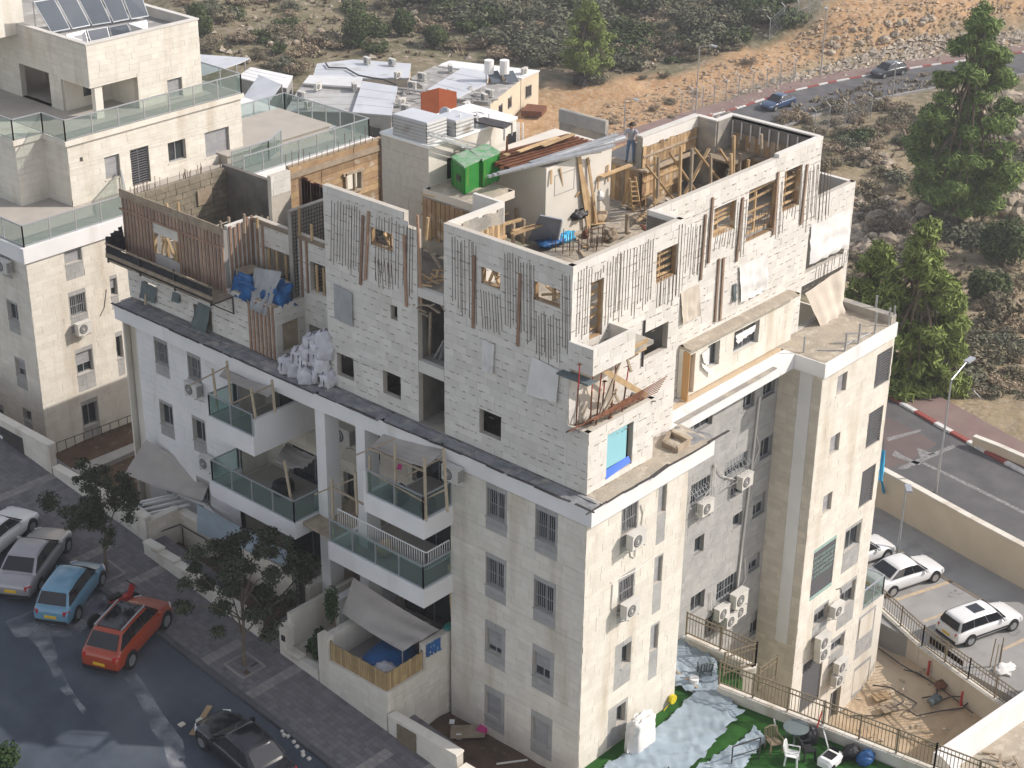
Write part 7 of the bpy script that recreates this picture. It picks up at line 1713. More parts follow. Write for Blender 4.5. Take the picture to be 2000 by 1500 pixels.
street_tree('smaller dark street tree by the left garden wall', 207, 1118, 900, 42, 10000, 1.7)
def shrub_at(label, p, r, h, seed, mat='leaf_shrub', n=900, size=.07, name='garden_shrub'):
 p = Vector(p); rr = random.Random(seed); bl = [((p.x+rr.uniform(-.5, .5)*r, p.y+rr.uniform(-.5, .5)*r, p.z+h*rr.uniform(.3, .8)), (r*rr.uniform(.4, .6),)*2+(h*rr.uniform(.2, .35),)) for _ in range(7)]
 return tree(name, label, p, bl, n, size, K[mat], .04, (p.x, p.y, p.z+h*.8), seed, cat='shrub')
WF = Face('L', WX)
shrub_at('upright leafy shrub beside the shade sail', at('x', -2.4, 655, 1225), .5, 1.9, 51)
shrub_at('spiky palm like shrub in the planter', at('x', -2.6, 620, 1285), .45, 1.3, 52, n=700, size=.12, name='spiky_shrub')
shrub_at('dark shrub by the courtyard wall behind the tree', at('x', -1.6, 600, 1140), .9, 1.6, 53, 'leaf_street', 1600)
shrub_at('overgrown shrub along the ramp wall', at('x', -1.4, 440, 1085), .7, .9, 54, 'leaf_street', 1000)
shrub_at('low shrub by the steps', at('x', -2.0, 560, 1190), .6, .8, 55, 'leaf_street', 900)
shrub_at('dry weeds at the corner of the far retaining wall', at('z', PZ, 1745, 935), .8, .8, 56, 'leaf_scrub', 900)
shrub_at('weeds at the foot of the road wall', at('z', PZ, 1790, 965), .9, .6, 57, 'leaf_scrub', 900)
shrub_at('flowering hedge tip at the lower left corner of the picture', at('z', .9, 8, 1506), .9, 1.2, 58, 'leaf_shrub', 1600)
# ================================================================ vehicles
def paint(name, c, rough=.28, metal=.0):
 return M(name, c, tuple(x*.9 for x in c), scale=1, rough=rough, metal=metal, spec=.5, coat=.6)
STY = {  # stations: x fraction, hood/deck height, half width factor ; cabin: base front, roof front, roof rear, base rear, roof height
 'sedan': dict(st=[(0, .52, .74), (.03, .62, .88), (.12, .72, .97), (.28, .86, 1), (.45, .92, 1), (.65, .94, 1), (.82, .95, 1), (.93, .93, .96), (.985, .84, .88), (1, .62, .80)], cab=(.27, .43, .70, .87), h=1.45),
 'hatch': dict(st=[(0, .55, .76), (.03, .66, .90), (.14, .78, .98), (.26, .92, 1), (.5, .97, 1), (.75, .99, 1), (.93, .98, .97), (.985, .88, .90), (1, .60, .84)], cab=(.22, .38, .84, .97), h=1.52),
 'suv': dict(st=[(0, .66, .80), (.03, .80, .92), (.14, .95, .99), (.27, 1.05, 1), (.5, 1.10, 1), (.75, 1.12, 1), (.92, 1.10, .97), (.985, .98, .90), (1, .70, .84)], cab=(.24, .38, .82, .97), h=1.68),
 'wagon': dict(st=[(0, .54, .80), (.03, .64, .90), (.12, .78, .97), (.30, .88, 1), (.5, .92, 1), (.75, .94, 1), (.95, .93, .98), (.99, .84, .93), (1, .58, .88)], cab=(.28, .40, .93, .985), h=1.46)}
def car(name, label, style, mat, loc, head, L=4.4, W=1.76, dark_roof=False, sunroof=False, group=None, slope=0, plate=True, lights=('lamp_clear', 'lamp_red'), strip=None, rack=False):
 S = STY[style]; t = thing(name, label, 'car', loc, 0, group)
 nx = lambda f: L*(.5-f)          # front at +x
 hw = W/2; zb = .2 if style != 'suv' else .26
 G = []
 for f, zt, wf in S['st']:
  x = nx(f); w_ = hw*wf; mid = zb+(zt-zb)*.55
  half = [(0, zb), (w_*.86, zb), (w_*.97, zb+.14), (w_, mid), (w_*.965, zt-.09), (w_*.86, zt-.01), (w_*.5, zt+.015), (0, zt+.025)]
  G.append([(x, -y, z) for y, z in half]+[(x, y, z) for y, z in half[-2:0:-1]]+[(x, -half[0][0], half[0][1])])
 o0 = Vector(loc)
 R = Matrix.Rotation(head, 4, 'Z') @ Matrix.Rotation(slope, 4, 'Y'); T = Matrix.Translation(o0) @ R
 def B(m, nm_, mt, parent, smooth=False):
  m.v = [tuple(T @ Vector(v)) for v in m.v]; return m.build(nm_, mt, parent, smooth=smooth)
 c0, c1, c2, c3 = [nx(f) for f in S['cab']]; hr = S['h']
 def belt(x):
  f = .5-x/L; st = S['st']
  for a, b in zip(st[:-1], st[1:]):
   if a[0] <= f <= b[0]: k = (f-a[0])/(b[0]-a[0]); return a[1]+(b[1]-a[1])*k
  return st[-1][1]
 m = MB(); m.grid(G[::-1]); m.add(G[0], [tuple(range(len(G[0])-1))]); m.add(G[-1], [tuple(range(len(G[0])-1))[::-1]])
 wb, wr = hw*.90, hw*.70
 # cabin shell: rings along the car (x base, x roof)
 n = 8; C_ = []
 for i in range(n+1):
  k = i/n; xb = c0+(c3-c0)*k; xr = c1+(c2-c1)*k; zr = hr-.05*abs(2*k-1)**2; zl = belt(xb)-.04; row = []
  for s in (-1, 1):
   pts = [(xb, s*wb, zl), (xb*.9+xr*.1, s*(wb*.93+wr*.07), zl*.9+zr*.1), (xb*.2+xr*.8, s*(wb*.2+wr*.8+.01), zl*.2+zr*.8), (xr, s*wr*1.0, zr-.05), (xr, s*wr*.86, zr-.005), (xr, s*wr*.4, zr+.012)]
   row += pts if s < 0 else pts[::-1]
  C_.append(row)
 m.grid(C_); m.add(C_[0], [tuple(range(12))[::-1]]); m.add(C_[-1], [tuple(range(12))])
 body = B(m, 'body', mat, t, True)
 bm = bmesh.new(); bm.from_mesh(body.data); bmesh.ops.remove_doubles(bm, verts=bm.verts, dist=.002); bmesh.ops.recalc_face_normals(bm, faces=bm.faces); bm.to_mesh(body.data); bm.free()
 md = body.modifiers.new('round', 'SUBSURF'); md.levels = 1; md.render_levels = 2
 def panel(p, nm_, off=.012, mt=K['carglass'], par=t):
  q = [Vector(x) for x in p]; nn = (q[1]-q[0]).cross(q[3]-q[0]).normalized(); ce = sum(q, Vector())/4
  if nn.dot(ce-Vector((0, 0, .7))) < 0: nn = -nn
  m = MB(); m.add([x+nn*off for x in q]+[x-nn*.01 for x in q], [(0, 1, 2, 3), (0, 4, 5, 1), (1, 5, 6, 2), (2, 6, 7, 3), (3, 7, 4, 0)]); return B(m, nm_, mt, par)
 lp = lambda a, b, k: tuple(Vector(a).lerp(Vector(b), k))
 def ring(i, j): return Vector(C_[i][j])
 A = C_[0]; Z = C_[-1]
 ws = [lp(A[0], A[11], .05), lp(A[0], A[11], .95), lp(A[3], A[8], .95), lp(A[3], A[8], .05)]; ws = [Vector(ws[0])*.95+Vector(ws[3])*.05, Vector(ws[1])*.95+Vector(ws[2])*.05, ws[2], ws[3]]
 panel(ws, 'windscreen', .04)
 rw = [lp(Z[0], Z[11], .08), lp(Z[0], Z[11], .92), lp(Z[3], Z[8], .94), lp(Z[3], Z[8], .06)]; rw = [Vector(rw[0])*.74+Vector(rw[3])*.26, Vector(rw[1])*.74+Vector(rw[2])*.26, Vector(rw[2])*.95+Vector(rw[1])*.05, Vector(rw[3])*.95+Vector(rw[0])*.05]
 panel(rw, 'rear_window', .045)
 for s, (jb, jt) in ((-1, (0, 3)), (1, (11, 8))):
  for (k0, k1) in ((.05, .365), (.38, .665), (.68, .95)):
   def P(k, f): i = min(n-1, int(k*n)); a = ring(i, jb).lerp(ring(i+1, jb), k*n-i); b = ring(i, jt).lerp(ring(i+1, jt), k*n-i); return a.lerp(b, f)
   q = [P(k0, .17), P(k1, .17), P(k1, .93), P(k0, .93)]; ce = sum(q, Vector())/4; out = Vector((0, s, .35)).normalized()
   mm = MB(); mm.add([x+out*.035 for x in q]+[x-out*.02 for x in q], [(0, 1, 2, 3), (0, 4, 5, 1), (1, 5, 6, 2), (2, 6, 7, 3), (3, 7, 4, 0)]); B(mm, 'side_window', K['carglass'], t)
 if dark_roof or sunroof:
  k0, k1 = (.08, .92) if dark_roof else (.25, .55); a = c1+(c2-c1)*k0; b = c1+(c2-c1)*k1; y = wr*.78 if dark_roof else wr*.55
  m = MB(); m.box((a, -y, hr-.05), (b, y, hr+.012)); B(m, 'roof_panel' if dark_roof else 'sunroof', K['carglass'], t)
 if rack:
  for s in (-1, 1): m = MB(); m.bar((c1-.1, s*wr*.92, hr+.03), (c2+.1, s*wr*.92, hr+.03), .05, .04); B(m, 'roof_rail', K['alu'], t)
 r = .31 if style != 'suv' else .36
 for fx in (.185, .80):
  for s in (-1, 1):
   x = nx(fx); m = MB(); m.tube((x, s*(hw-.22), r), (x, s*(hw+.005), r), r, n=18); w_ = B(m, 'wheel', K['rubber'], t)
   m = MB(); m.tube((x, s*(hw+.0), r), (x, s*(hw+.014), r), r*.66, n=16); rm = B(m, 'rim', K['rim'], w_)
   m = MB(); m.tube((x, s*(hw-.3), r+.03), (x, s*(hw-.004), r+.03), r*1.16, n=18); B(m, 'wheel_arch', K['black'], t)
 for s in (-1, 1):
  z = S['st'][1][1]-.1; m = MB(); m.box((L*.485-.20, s*hw*.86-.12, z-.06), (L*.485, s*hw*.86+.03*(s > 0)-.0, z+.06));
  m = MB(); q = Vector((L*.455, s*hw*.78, z)); m.bar(q+Vector((-.16, s*.09, .03)), q+Vector((.08, -s*.10, -.02)), .13, .15); B(m, 'headlight', K[lights[0]], t)
  z = S['st'][-2][1]-.12; m = MB(); q = Vector((-L*.482, s*hw*.78, z)); m.bar(q+Vector((.16, s*.08, 0)), q+Vector((-.045, -s*.10, 0)), .10, .17 if style != 'wagon' else .2); B(m, 'tail_light', K[lights[1]], t)
  m = MB(); q = Vector((c0-.28, s*(hw+.05), belt(c0)+.08)); m.bar(q+Vector((0, -s*.09, 0)), q+Vector((-.03, s*.07, .02)), .14, .12); B(m, 'mirror', mat, t)
 m = MB(); m.box((-L/2-.015, -.26, .52), (-L/2+.05, .26, .64)); B(m, 'number_plate', K['plate'], t)
 m = MB(); m.box((L/2-.1, -.45, .34), (L/2+.004, .45, .50)); B(m, 'grille', K['black'], t)
 m = MB(); m.box((-L/2-.02, -hw*.8, .27), (-L/2+.1, hw*.8, .42)); B(m, 'bumper_strip', K['black'], t)
 if strip:
  for s in (-1, 1): m = MB(); m.box((-L*.32, s*(hw-.02), .42), (L*.3, s*(hw+.014), .50)); B(m, 'side_strip', K['black'], t)
 return t
def street_pt(px, py):
 p = at('z', 0, px, py)
 for _ in range(6): p = at('z', sz(p.y)+.005, px, py)
 return p
def place_by(px_rear, px_front, zf):
 a = zf(*px_rear); b = zf(*px_front); return (a+b)/2, math.atan2(b.y-a.y, b.x-a.x)
P_RED = paint('orange red car paint', (.34, .045, .012)); P_SILV = paint('silver car paint', (.34, .33, .34), .3, .35); P_BLUE = paint('light blue car paint', (.12, .27, .38)); P_BLK = paint('black car paint', (.006, .007, .011), .2)
P_WHITE = paint('white car paint', (.72, .72, .71)); P_NAVY = paint('dark blue car paint', (.02, .055, .13)); P_GREY = paint('dark grey car paint', (.035, .038, .042))
def street_car(*a, mid, head, **k):
 p = street_pt(*mid); return p
# ground points of the two axles measured at mid width: rear centre, front centre (picture points on the street)
def scar(name, label, style, mat, rc, fc, **k):
 a = street_pt(*rc); b = street_pt(*fc); c = (a+b)/2; h = math.atan2(b.y-a.y, b.x-a.x); sl = -math.atan2(b.z-a.z, math.hypot(b.x-a.x, b.y-a.y))
 return car(name, label, style, mat, c, h, slope=sl, **k)
scar('parked_car', 'orange red suv with dark glass roof parked askew at the kerb', 'suv', P_RED, (222, 1292), (285, 1222), L=4.45, W=1.86, dark_roof=True, rack=True)
scar('parked_car', 'light blue hatchback with yellow plate parked nose to the kerb', 'hatch', P_BLUE, (120, 1203), (163, 1143), L=3.9, W=1.68)
scar('parked_car', 'silver sedan parked at the kerb left of the light blue hatchback', 'sedan', P_SILV, (46, 1146), (92, 1080), L=4.7, W=1.82)
scar('parked_car', 'white car cut off by the left edge of the picture', 'sedan', P_WHITE, (-36, 1090), (24, 1040), L=4.4, W=1.76)
scar('parked_car', 'black sedan at the bottom edge of the picture', 'sedan', P_BLK, (520, 1525), (434, 1445), L=4.6, W=1.8)
def gcar(name, label, style, mat, rc, fc, z, **k):
 a = at('z', z, *rc); b = at('z', z, *fc); c = (a+b)/2; return car(name, label, style, mat, c, math.atan2(b.y-a.y, b.x-a.x), **k)
gcar('parked_car', 'white station wagon with dark sunroof in the parking lot', 'wagon', P_WHITE, (1878, 1243), (1946, 1219), PZ, L=4.5, W=1.72, sunroof=True, strip=True)
gcar('parked_car', 'white sedan in the parking lot beside the building wing', 'sedan', P_WHITE, (1727, 1148), (1795, 1125), PZ, L=4.6, W=1.8)
gcar('parked_car', 'white car nose just showing behind the building wing', 'sedan', P_WHITE, (1640, 1105), (1700, 1084), PZ, L=4.5, W=1.78)
gcar('driving_car', 'blue car on the far road, nearest the building', 'sedan', P_NAVY, (1534, 205), (1504, 214), -13, L=4.3, W=1.75)
gcar('driving_car', 'dark grey car farther up the far road', 'hatch', P_GREY, (1754, 143), (1716, 150), -13, L=4.4, W=1.8)
# red scooter fallen beside the orange suv
c = street_pt(240, 1188); sc_ = thing('scooter', 'small red scooter standing in front of the orange suv', 'scooter', c); T0 = Vector(c)
m = MB(); m.bar(T0+Vector((-.5, .1, .45)), T0+Vector((.35, 0, .4)), .28, .25); m.bar(T0+Vector((.35, 0, .35)), T0+Vector((.55, -.05, .95)), .14, .2); m.build('body', K['red'], sc_)
m = MB(); m.bar(T0+Vector((-.55, .1, .65)), T0+Vector((.0, .05, .68)), .26, .1); m.build('seat', K['black'], sc_); m = MB(); m.tube(T0+Vector((.5, -.35, 1.0)), T0+Vector((.5, .3, 1.0)), .025); m.build('handlebar', K['black'], sc_)
for x in (-.55, .6): m = MB(); m.tube(T0+Vector((x, -.06, .24)), T0+Vector((x, .06, .24)), .24, n=14); m.build('wheel', K['rubber'], sc_)
# ================================================================ street side walls, terrace, shade sails
def stone_wall(label, face, u0, u1, zlo, ztop, th, mat='stone_old', cap=True, indiv=0, seed=1, bw=.5, bh=.26, back=None, capz=.09):
 """garden wall with stone courses and a cap; zlo / ztop numbers or functions of u"""
 o = thing('garden_wall', label, 'wall', face.p((u0+u1)/2, zlo((u0+u1)/2) if callable(zlo) else zlo, -th/2))
 zt = ztop if callable(ztop) else (lambda u: ztop); zl = zlo if callable(zlo) else (lambda u: zlo)
 n = 1 if not callable(ztop) else max(1, int((u1-u0)/1.0))
 m = MB(); st = MB(); cp = MB(); rnd = random.Random(seed)
 P = face.p
 for i in range(n):
  a = u0+(u1-u0)*i/n; b = u0+(u1-u0)*(i+1)/n; h = (zt(a)+zt(b))/2; l = min(zl(a), zl(b))-.3
  face.box(m, a, b, l, h, -th, 0)
  if cap: face.box(cp, a+.004, b-.004, h, h+capz, -th-.05, .06)
 m.build('core', K['joint'], o)
 if cap: cp.build('cap', K['stone_old' if mat != 'render_white' else 'render_white'], o)
 clad(face, u0, u1, min(zl(u0), zl(u1))-.3, max(zt(u0), zt(u1)) if callable(ztop) else zt(u0), [], K[mat], o, bw, bh, indiv=indiv, seed=seed, top=(lambda u: zt(u)+.02) if callable(ztop) else None, base=(lambda u: zl(u)-.3))
 return o
# planter terrace with the bamboo fence
TZ = 2.15
yc = 6.68
tw = stone_wall('tall stone terrace wall carrying the bamboo fence', WF, yc, 10.45, lambda u: sz(u), 1.55, .3, indiv=30, seed=201, cap=False)
tw2 = stone_wall('stone end wall of the terrace running back to the building', Face('R', yc), WX+.02, .5, -1.4, 1.55, .3, indiv=40, seed=202, cap=False)
m = MB(); m.box((WX-.03, yc+.3, 1.55), (WX+.33, 9.9, 1.63)); m.box((WX-.03, yc-.03, 1.55), (-1.3, yc+.3, 1.63)); m.build('cap', K['stone_old'], tw)
m = MB(); m.box((WX-.03, 9.9, 1.55), (WX+.33, 10.45, 2.65)); m.box((WX+.33, 10.12, 1.3), (-.2, 10.42, 2.5)); m.build('pier', K['stone_old'], tw)
m = MB(); m.box((-1.3, yc-.03, 1.55), (.4, yc+.3, 2.75)); m.build('upper_wall', K['stone_old'], tw2); clad(Face('R', yc-.03), -1.3, .4, 1.55, 2.72, [], K['stone_old'], tw2, .5, .26, seed=203)
m = MB(); m.box((WX+.3, yc+.3, 1.25), (1.7, 10.1, 1.32)); m.build('terrace_floor', K['paving_light'], tw)
bf = thing('bamboo_fence', 'bamboo slat fence round the terrace corner', 'fence', (WX+.14, yc+.15, 1.63))
def slatrun(a, b, z0, z1, n):
 for i in range(n):
  p = Vector(a).lerp(Vector(b), (i+.5)/n); w_ = (Vector(b)-Vector(a)).length/n
  d = (Vector(b)-Vector(a)).normalized()
  m = MB(); zz = z1+random.uniform(-.03, .02); m.bar(p-d*w_*.42+Vector((0, 0, (z0+zz)/2)), p+d*w_*.42+Vector((0, 0, (z0+zz)/2)), .02, zz-z0); m.build('slat', K['bamboo'], bf)
slatrun((WX+.1, 9.85, 0), (WX+.1, yc+.1, 0), 1.64, 2.45, 24); slatrun((WX+.12, yc+.1, 0), (-1.35, yc+.1, 0), 1.64, 2.45, 16)
m = MB(); m.bar((WX+.14, 9.85, 2.38), (WX+.14, yc+.1, 2.38), .05); m.bar((WX+.14, yc+.14, 2.38), (-1.35, yc+.14, 2.38), .05); m.build('rail', K['bronze'], bf)
for p in ((WX+.14, 9.85), (WX+.14, 8.2), (WX+.14, yc+.14), (-1.35, yc+.14)): m = MB(); m.bar((p[0], p[1], 1.63), (p[0], p[1], 2.5), .06); m.build('post', K['bronze'], bf)
# shade sail over the terrace
SAIL = [(-.2, 12.3, 4.2), (-1.4, 11.4, 3.1), (-3.2, 7.8, 3.0), (-.6, 7.2, 2.9)]
SAIL = [at('z', 4.0, 690, 1128), at('z', 2.9, 668, 1197), at('z', 2.7, 786, 1272), at('z', 3.0, 858, 1230)]
cloth('shade_sail', [SAIL[0], SAIL[1], SAIL[2], SAIL[3]], K['tarp_taupe'], 'grey taupe shade sail stretched over the bamboo fenced terrace', 'shade sail', wr=.10, sagz=.25, seed=3, n=14, folds=2)
for a, b, lb in ((SAIL[2], (SAIL[2].x, SAIL[2].y, 1.3), 'thin pole under the near corner of the shade sail'), (SAIL[1], (SAIL[1].x, SAIL[1].y, 1.0), 'thin pole under the left corner of the shade sail')):
 m = MB(); m.tube(a, b, .03); m.build('sail_pole', K['steel'], None, lb, 'pole', at0=b)
lump('pool', (-1.6, 8.3, 1.32), (1.1, .9, .4), K['tarp_blue'], 'dark blue inflatable pool on the terrace', 'pool', seed=61, amp=.1, box=.8)
lump('towel', (-2.6, 7.6, 1.6), (.5, .4, .3), K['bag'], 'patterned pale towel over the pool edge', 'towel', seed=62, amp=.3)
cloth('towel', [(-1.3, yc-.06, 2.8), (-.5, yc-.06, 2.78), (-.55, yc-.08, 2.2), (-1.35, yc-.08, 2.25)], K['tarp_blue'], 'blue and white towels hung over the terrace wall', 'towel', wr=.08, seed=4)
lump('hose_reel', (.2, yc+.1, 2.78), (.28, .2, .12), K['teal'], 'dark green hose coil on top of the terrace wall', 'hose', seed=63, amp=.2)
for i, (a, b) in enumerate([((876, 1102), (884, 1215)), ((889, 1173), (886, 1212))]): plank(at('y', yc-.1, *a), at('y', yc-.1, *b), .1, .05, ['long plank standing in the corner by the building', 'short plank standing in the corner by the building'][i])
for i in range(7): lump('household_item', (random.uniform(-.2, 1.2), random.uniform(7.3, 9.8), 1.32), (.3, .25, .25), K[['tarp_white', 'tarp_grey', 'timber', 'black', 'pink', 'tarp_slate', 'blue'][i]], 'stored household item under the balcony, %s' % ['white bundle', 'grey crate shape', 'brown box shape', 'black bag', 'pink bag', 'slate coloured bundle', 'blue bag'][i], 'bundle', seed=70+i, amp=.35)
# planter left of the terrace with gate pillar and steps
pl_ = stone_wall('low planter wall with the gate pillar', WF, 10.5, 12.6, lambda u: sz(u), lambda u: sz(u)+.5, .25, seed=204)
m = MB(); WF.box(m, 12.35, 12.75, sz(12.5)-.2, 1.9, -.4, .02); m.build('pillar', K['stone_old'], pl_); m = MB(); WF.box(m, 12.4, 12.6, 1.35, 1.6, .02, .06); m.build('mailbox', K['black'], pl_); m = MB(); WF.box(m, 12.3, 12.8, 1.9, 1.98, -.45, .06); m.build('pillar_cap', K['stone_old'], pl_)
m = MB(); m.box((WX+.4, 12.5, 0), (.6, 12.7, 2.4)); m.box((WX+.25, 10.5, 0), (1.6, 12.5, .75)); m.build('planter', K['stone_old'], pl_)
st = thing('garden_steps', 'stone steps between the pillar and the sloped wall', 'steps', (WX+.5, 13.2, .6))
for k in range(6): m = MB(); m.box((WX+.1+k*.32, 12.8, 0), (WX+.1+(k+1)*.32, 13.9, .75+k*.16)); m.build('step', K['paving_light'], st)
hr_ = thing('handrail', 'sloping handrail beside the garden steps', 'handrail', (WX+.3, 14, .6)); m = MB(); m.bar((WX+.2, 14.0, 1.6), (WX+2.2, 14.0, 2.7), .05); m.build('rail', K['steel_dark'], hr_)
for x in (.3, 1.2, 2.1): m = MB(); m.bar((WX+x, 14.0, .7+x*.3), (WX+x, 14.0, 1.55+x*.55), .04); m.build('post', K['steel_dark'], hr_)
stone_wall('long low sloping wall of pale stone along the pavement', WF, 14.1, 21.4, lambda u: sz(u), lambda u: sz(u)+.72, .3, mat='stone_old', seed=205, indiv=30)
m = MB(); m.box((WX+.32, 14.1, 0), (-1.2, 22.2, 1.1)); m.build('planting_bed', K['soil'], kind='structure', label='planting bed behind the sloping wall')
# courtyard walls
stone_wall('courtyard wall facing the street behind the ramp', Face('L', -1.1), 14.5, 21.9, .2, 2.55, .3, mat='stone_beige', seed=206, indiv=20)
stone_wall('courtyard side wall at the ramp corner', Face('R', 21.9), -2.75, -1.1, 1.0, 2.7, .25, mat='stone_beige', seed=207)
stone_wall('courtyard wall along the pavement behind the smaller tree', Face('L', -2.85), 21.9, 28.6, lambda u: sz(u), 2.95, .3, seed=208, indiv=40)
stone_wall('left end garden wall with a grey cabinet panel', Face('L', -2.85), 28.7, 44, lambda u: sz(u), 4.0, .3, seed=209, indiv=40)
m = MB(); Face('L', -2.85).box(m, 30.8, 34.2, 2.0, 3.7, .03, .07); o = m.build('cabinet_door', K['steel_dark'], None, 'wide dark metal cabinet panel set in the left garden wall', 'cabinet', at0=(-2.85, 32.5, 2))
for u in (33.2, 32.4):
 m = MB(); Face('L', -2.85).box(m, u, u+.2, 3.1, 3.25, .075, .09); m.build('label_plate', K['white'], o)
rl = thing('handrail', 'dark handrail along the courtyard ramp', 'handrail', (-1.5, 18.5, 1.1)); m = MB(); m.path([(-2.6, 22.0, 2.0), (-1.2, 21.7, 2.05), (-1.25, 15.5, 1.95)], .03); m.build('rail', K['steel_dark'], rl)
for y in (21.5, 18.5, 15.6): m = MB(); m.bar((-1.25, y, 1.1), (-1.25, y, 2.0), .04); m.build('post', K['steel_dark'], rl)
stone_wall('dark side wall of the entrance passage', Face('R', 13.6), -1.0, 1.6, .2, 2.2, .25, mat='stone_beige', seed=210)
stone_wall('short white capped wall in front of the right shade sail', Face('R', 11.2), -1.6, 1.6, .2, 2.9, .25, mat='render_white', seed=211)
# pergola and large shade sail on the left
cloth('shade_sail', [at('z', 4.9, 285, 858), at('z', 3.6, 243, 925), at('z', 3.3, 395, 978), at('z', 4.0, 418, 925)], K['tarp_taupe'], 'large taupe shade sail over the left courtyard', 'shade sail', wr=.08, sagz=.35, seed=5, n=14, folds=2)
pg = thing('pergola', 'white pergola frame around the left courtyard', 'pergola', at('z', .2, 330, 1010))
pp = [at('z', 2.75, *p) for p in ((262, 985), (345, 966), (402, 985), (292, 1008), (420, 1010))]
for a, b in ((0, 1), (1, 2), (0, 3), (2, 4)): m = MB(); m.bar(pp[a], pp[b], .12, .14); m.build('beam', K['render_white'], pg)
for p in pp[:4]: m = MB(); m.bar(p, Vector((p.x, p.y, .2)), .12); m.build('post', K['render_white'], pg)
for k in range(3): a = pp[0].lerp(pp[3], (k+.5)/3); b = a+(pp[1]-pp[0]); m = MB(); m.bar(a, b, .08, .1); m.build('slat', K['render_white'], pg)
cloth('wall_sheet', [at('x', -1.15, 385, 985), at('x', -1.15, 560, 1075), at('x', -1.2, 560, 1105), at('x', -1.2, 385, 1040)], K['tarp_pale'], 'pale sheet hung along the courtyard wall', 'sheet', wr=.06, seed=6)
# strip of the neighbour's yard: kerb, garden bits
m = MB(); m.prism([(p.x, p.y) for p in [at('z', .35, *q) for q in ((120, 925), (283, 858), (288, 872), (135, 938))]], 0, .42); m.build('yard_kerb', K['stone_grey'], None, 'grey concrete kerb across the soil between the buildings', 'kerb', at0=at('z', .35, 200, 900))
m = MB(); a, b = at('z', .3, 95, 893), at('z', .3, 283, 822)
for k in range(12): p = a.lerp(b, k/11); m.tube(p, p+Vector((0, 0, .6)), .02, n=5)
m.tube(a+Vector((0, 0, .6)), b+Vector((0, 0, .6)), .02); m.build('wire_fence', K['steel_dark'], None, 'thin wire fence at the foot of the neighbouring block', 'fence', at0=a)
# lower right garden wall with cap, step and cabinet
lw = stone_wall('low garden wall stepping down beside the bare soil', WF, 3.0, 6.6, lambda u: sz(u)-.3, .62, .32, seed=212, indiv=15)
stone_wall('lower garden wall running out of the bottom of the picture', WF, -9, 2.9, lambda u: sz(u)-.3, .1, .32, seed=213)
m = MB(); WF.box(m, 5.1, 6.1, sz(5.5)+.05, .55, .03, .07); m.build('meter_cabinet', K['bronze'], None, 'olive brown meter cabinet in the low garden wall', 'cabinet', at0=(WX, 5.6, -.4))
# litter in the bare garden
for i, (px, py, mt, nm_, lb) in enumerate([(915, 1432, 'timber_grey', 'board', 'brown board lying on the bare soil'), (943, 1432, 'pink', 'box', 'pink box lying on the bare soil'), (882, 1415, 'tarp_white', 'bag', 'white bag in the corner of the bare soil'), (895, 1443, 'tarp_white', 'paper', 'white scrap on the bare soil')]):
 p = at('z', -1.0, px, py); m = MB()
 if i == 0: m.bar(p+Vector((-.5, .5, .08)), p+Vector((.4, -.5, .14)), .8, .03)
 elif i == 1: m.bar(p+Vector((-.15, 0, .1)), p+Vector((.2, .1, .12)), .35, .2)
 else: m.bar(p, p+Vector((.15, .1, .08)), .2, .12)
 m.build(nm_, K[mt], None, lb, nm_, at0=p)
m = MB(); m.tube(at('z', -.95, 970, 1492), at('z', -.95, 1030, 1484), .04); m.build('pipe', K['pipe'], None, 'white pipe lying on the bare soil', 'pipe', at0=at('z', -.95, 1000, 1490))
# things on the street
p, q = street_pt(375, 1436), street_pt(410, 1380); m = MB(); m.bar(p+Vector((0, 0, .03)), q+Vector((0, 0, .03)), .22, .05); o = m.build('plank', K['timber'], None, 'pale plank lying on the street near the black sedan', 'plank', at0=p)
m = MB(); m.box(p.lerp(q, .45)-Vector((.12, .12, 0)), p.lerp(q, .45)+Vector((.12, .12, .12))); m.build('stone_block', K['stone_new'], None, 'small pale block on the plank in the street', 'block', at0=p.lerp(q, .45))
p = street_pt(183, 1228); m = MB(); m.tube(p+Vector((.1, 0, .3)), p+Vector((.1, .12, .32)), .32, n=16); m.build('tyre', K['rubber'], None, 'black tyre lying beside the light blue hatchback', 'tyre', at0=p)
for i in range(9):
 p = street_pt(540+i*8+random.uniform(-4, 4), 1420+i*8+random.uniform(-5, 5)); m = MB(); m.box(p-Vector((.07, .05, 0)), p+Vector((.07, .06, .09))); m.build('stone_chip', K['stone_new'], None, 'white stone chip lying along the kerb', 'stone', 'white stone chips along the kerb', at0=p)
m = MB(); p = street_pt(355, 1416); m.box(p-Vector((.12, .1, 0)), p+Vector((.12, .1, .06))); m.build('scrap', K['tarp_beige'], None, 'beige scrap on the street near the plank', 'scrap', at0=p)
# ================================================================ balconies: awnings, posts, furniture, units on the walls
def posts(lst, lbl, mat='timber', v=-1.45):
 for i, (a, b) in enumerate(lst): plank(at('x', v, *a), at('x', v, *b), .09, .07, lbl[i], mat, 'post', name='post')
posts([((415, 720), (425, 800)), ((443, 705), (452, 790)), ((490, 757), (499, 815)), ((531, 742), (537, 805))], ['leftmost awning post of the upper left balcony', 'second awning post of the upper left balcony', 'pale awning post at the near corner of the upper left balcony', 'right awning post of the upper left balcony'], 'timber_pale')
posts([((722, 890), (722, 975)), ((771, 867), (773, 995)), ((829, 895), (832, 1018)), ((866, 876), (874, 1000))], ['left awning post of the right balcony', 'second awning post of the right balcony', 'front corner awning post of the right balcony', 'awning post against the wall of the right balcony'], 'timber_pale')
posts([((648, 935), (652, 1055)), ((694, 920), (698, 1005)), ((555, 900), (570, 985))], ['tall post by the linking floor between the balconies', 'post beside the white column', 'leaning post on the lower left balcony'], 'timber_pale', -1.3)
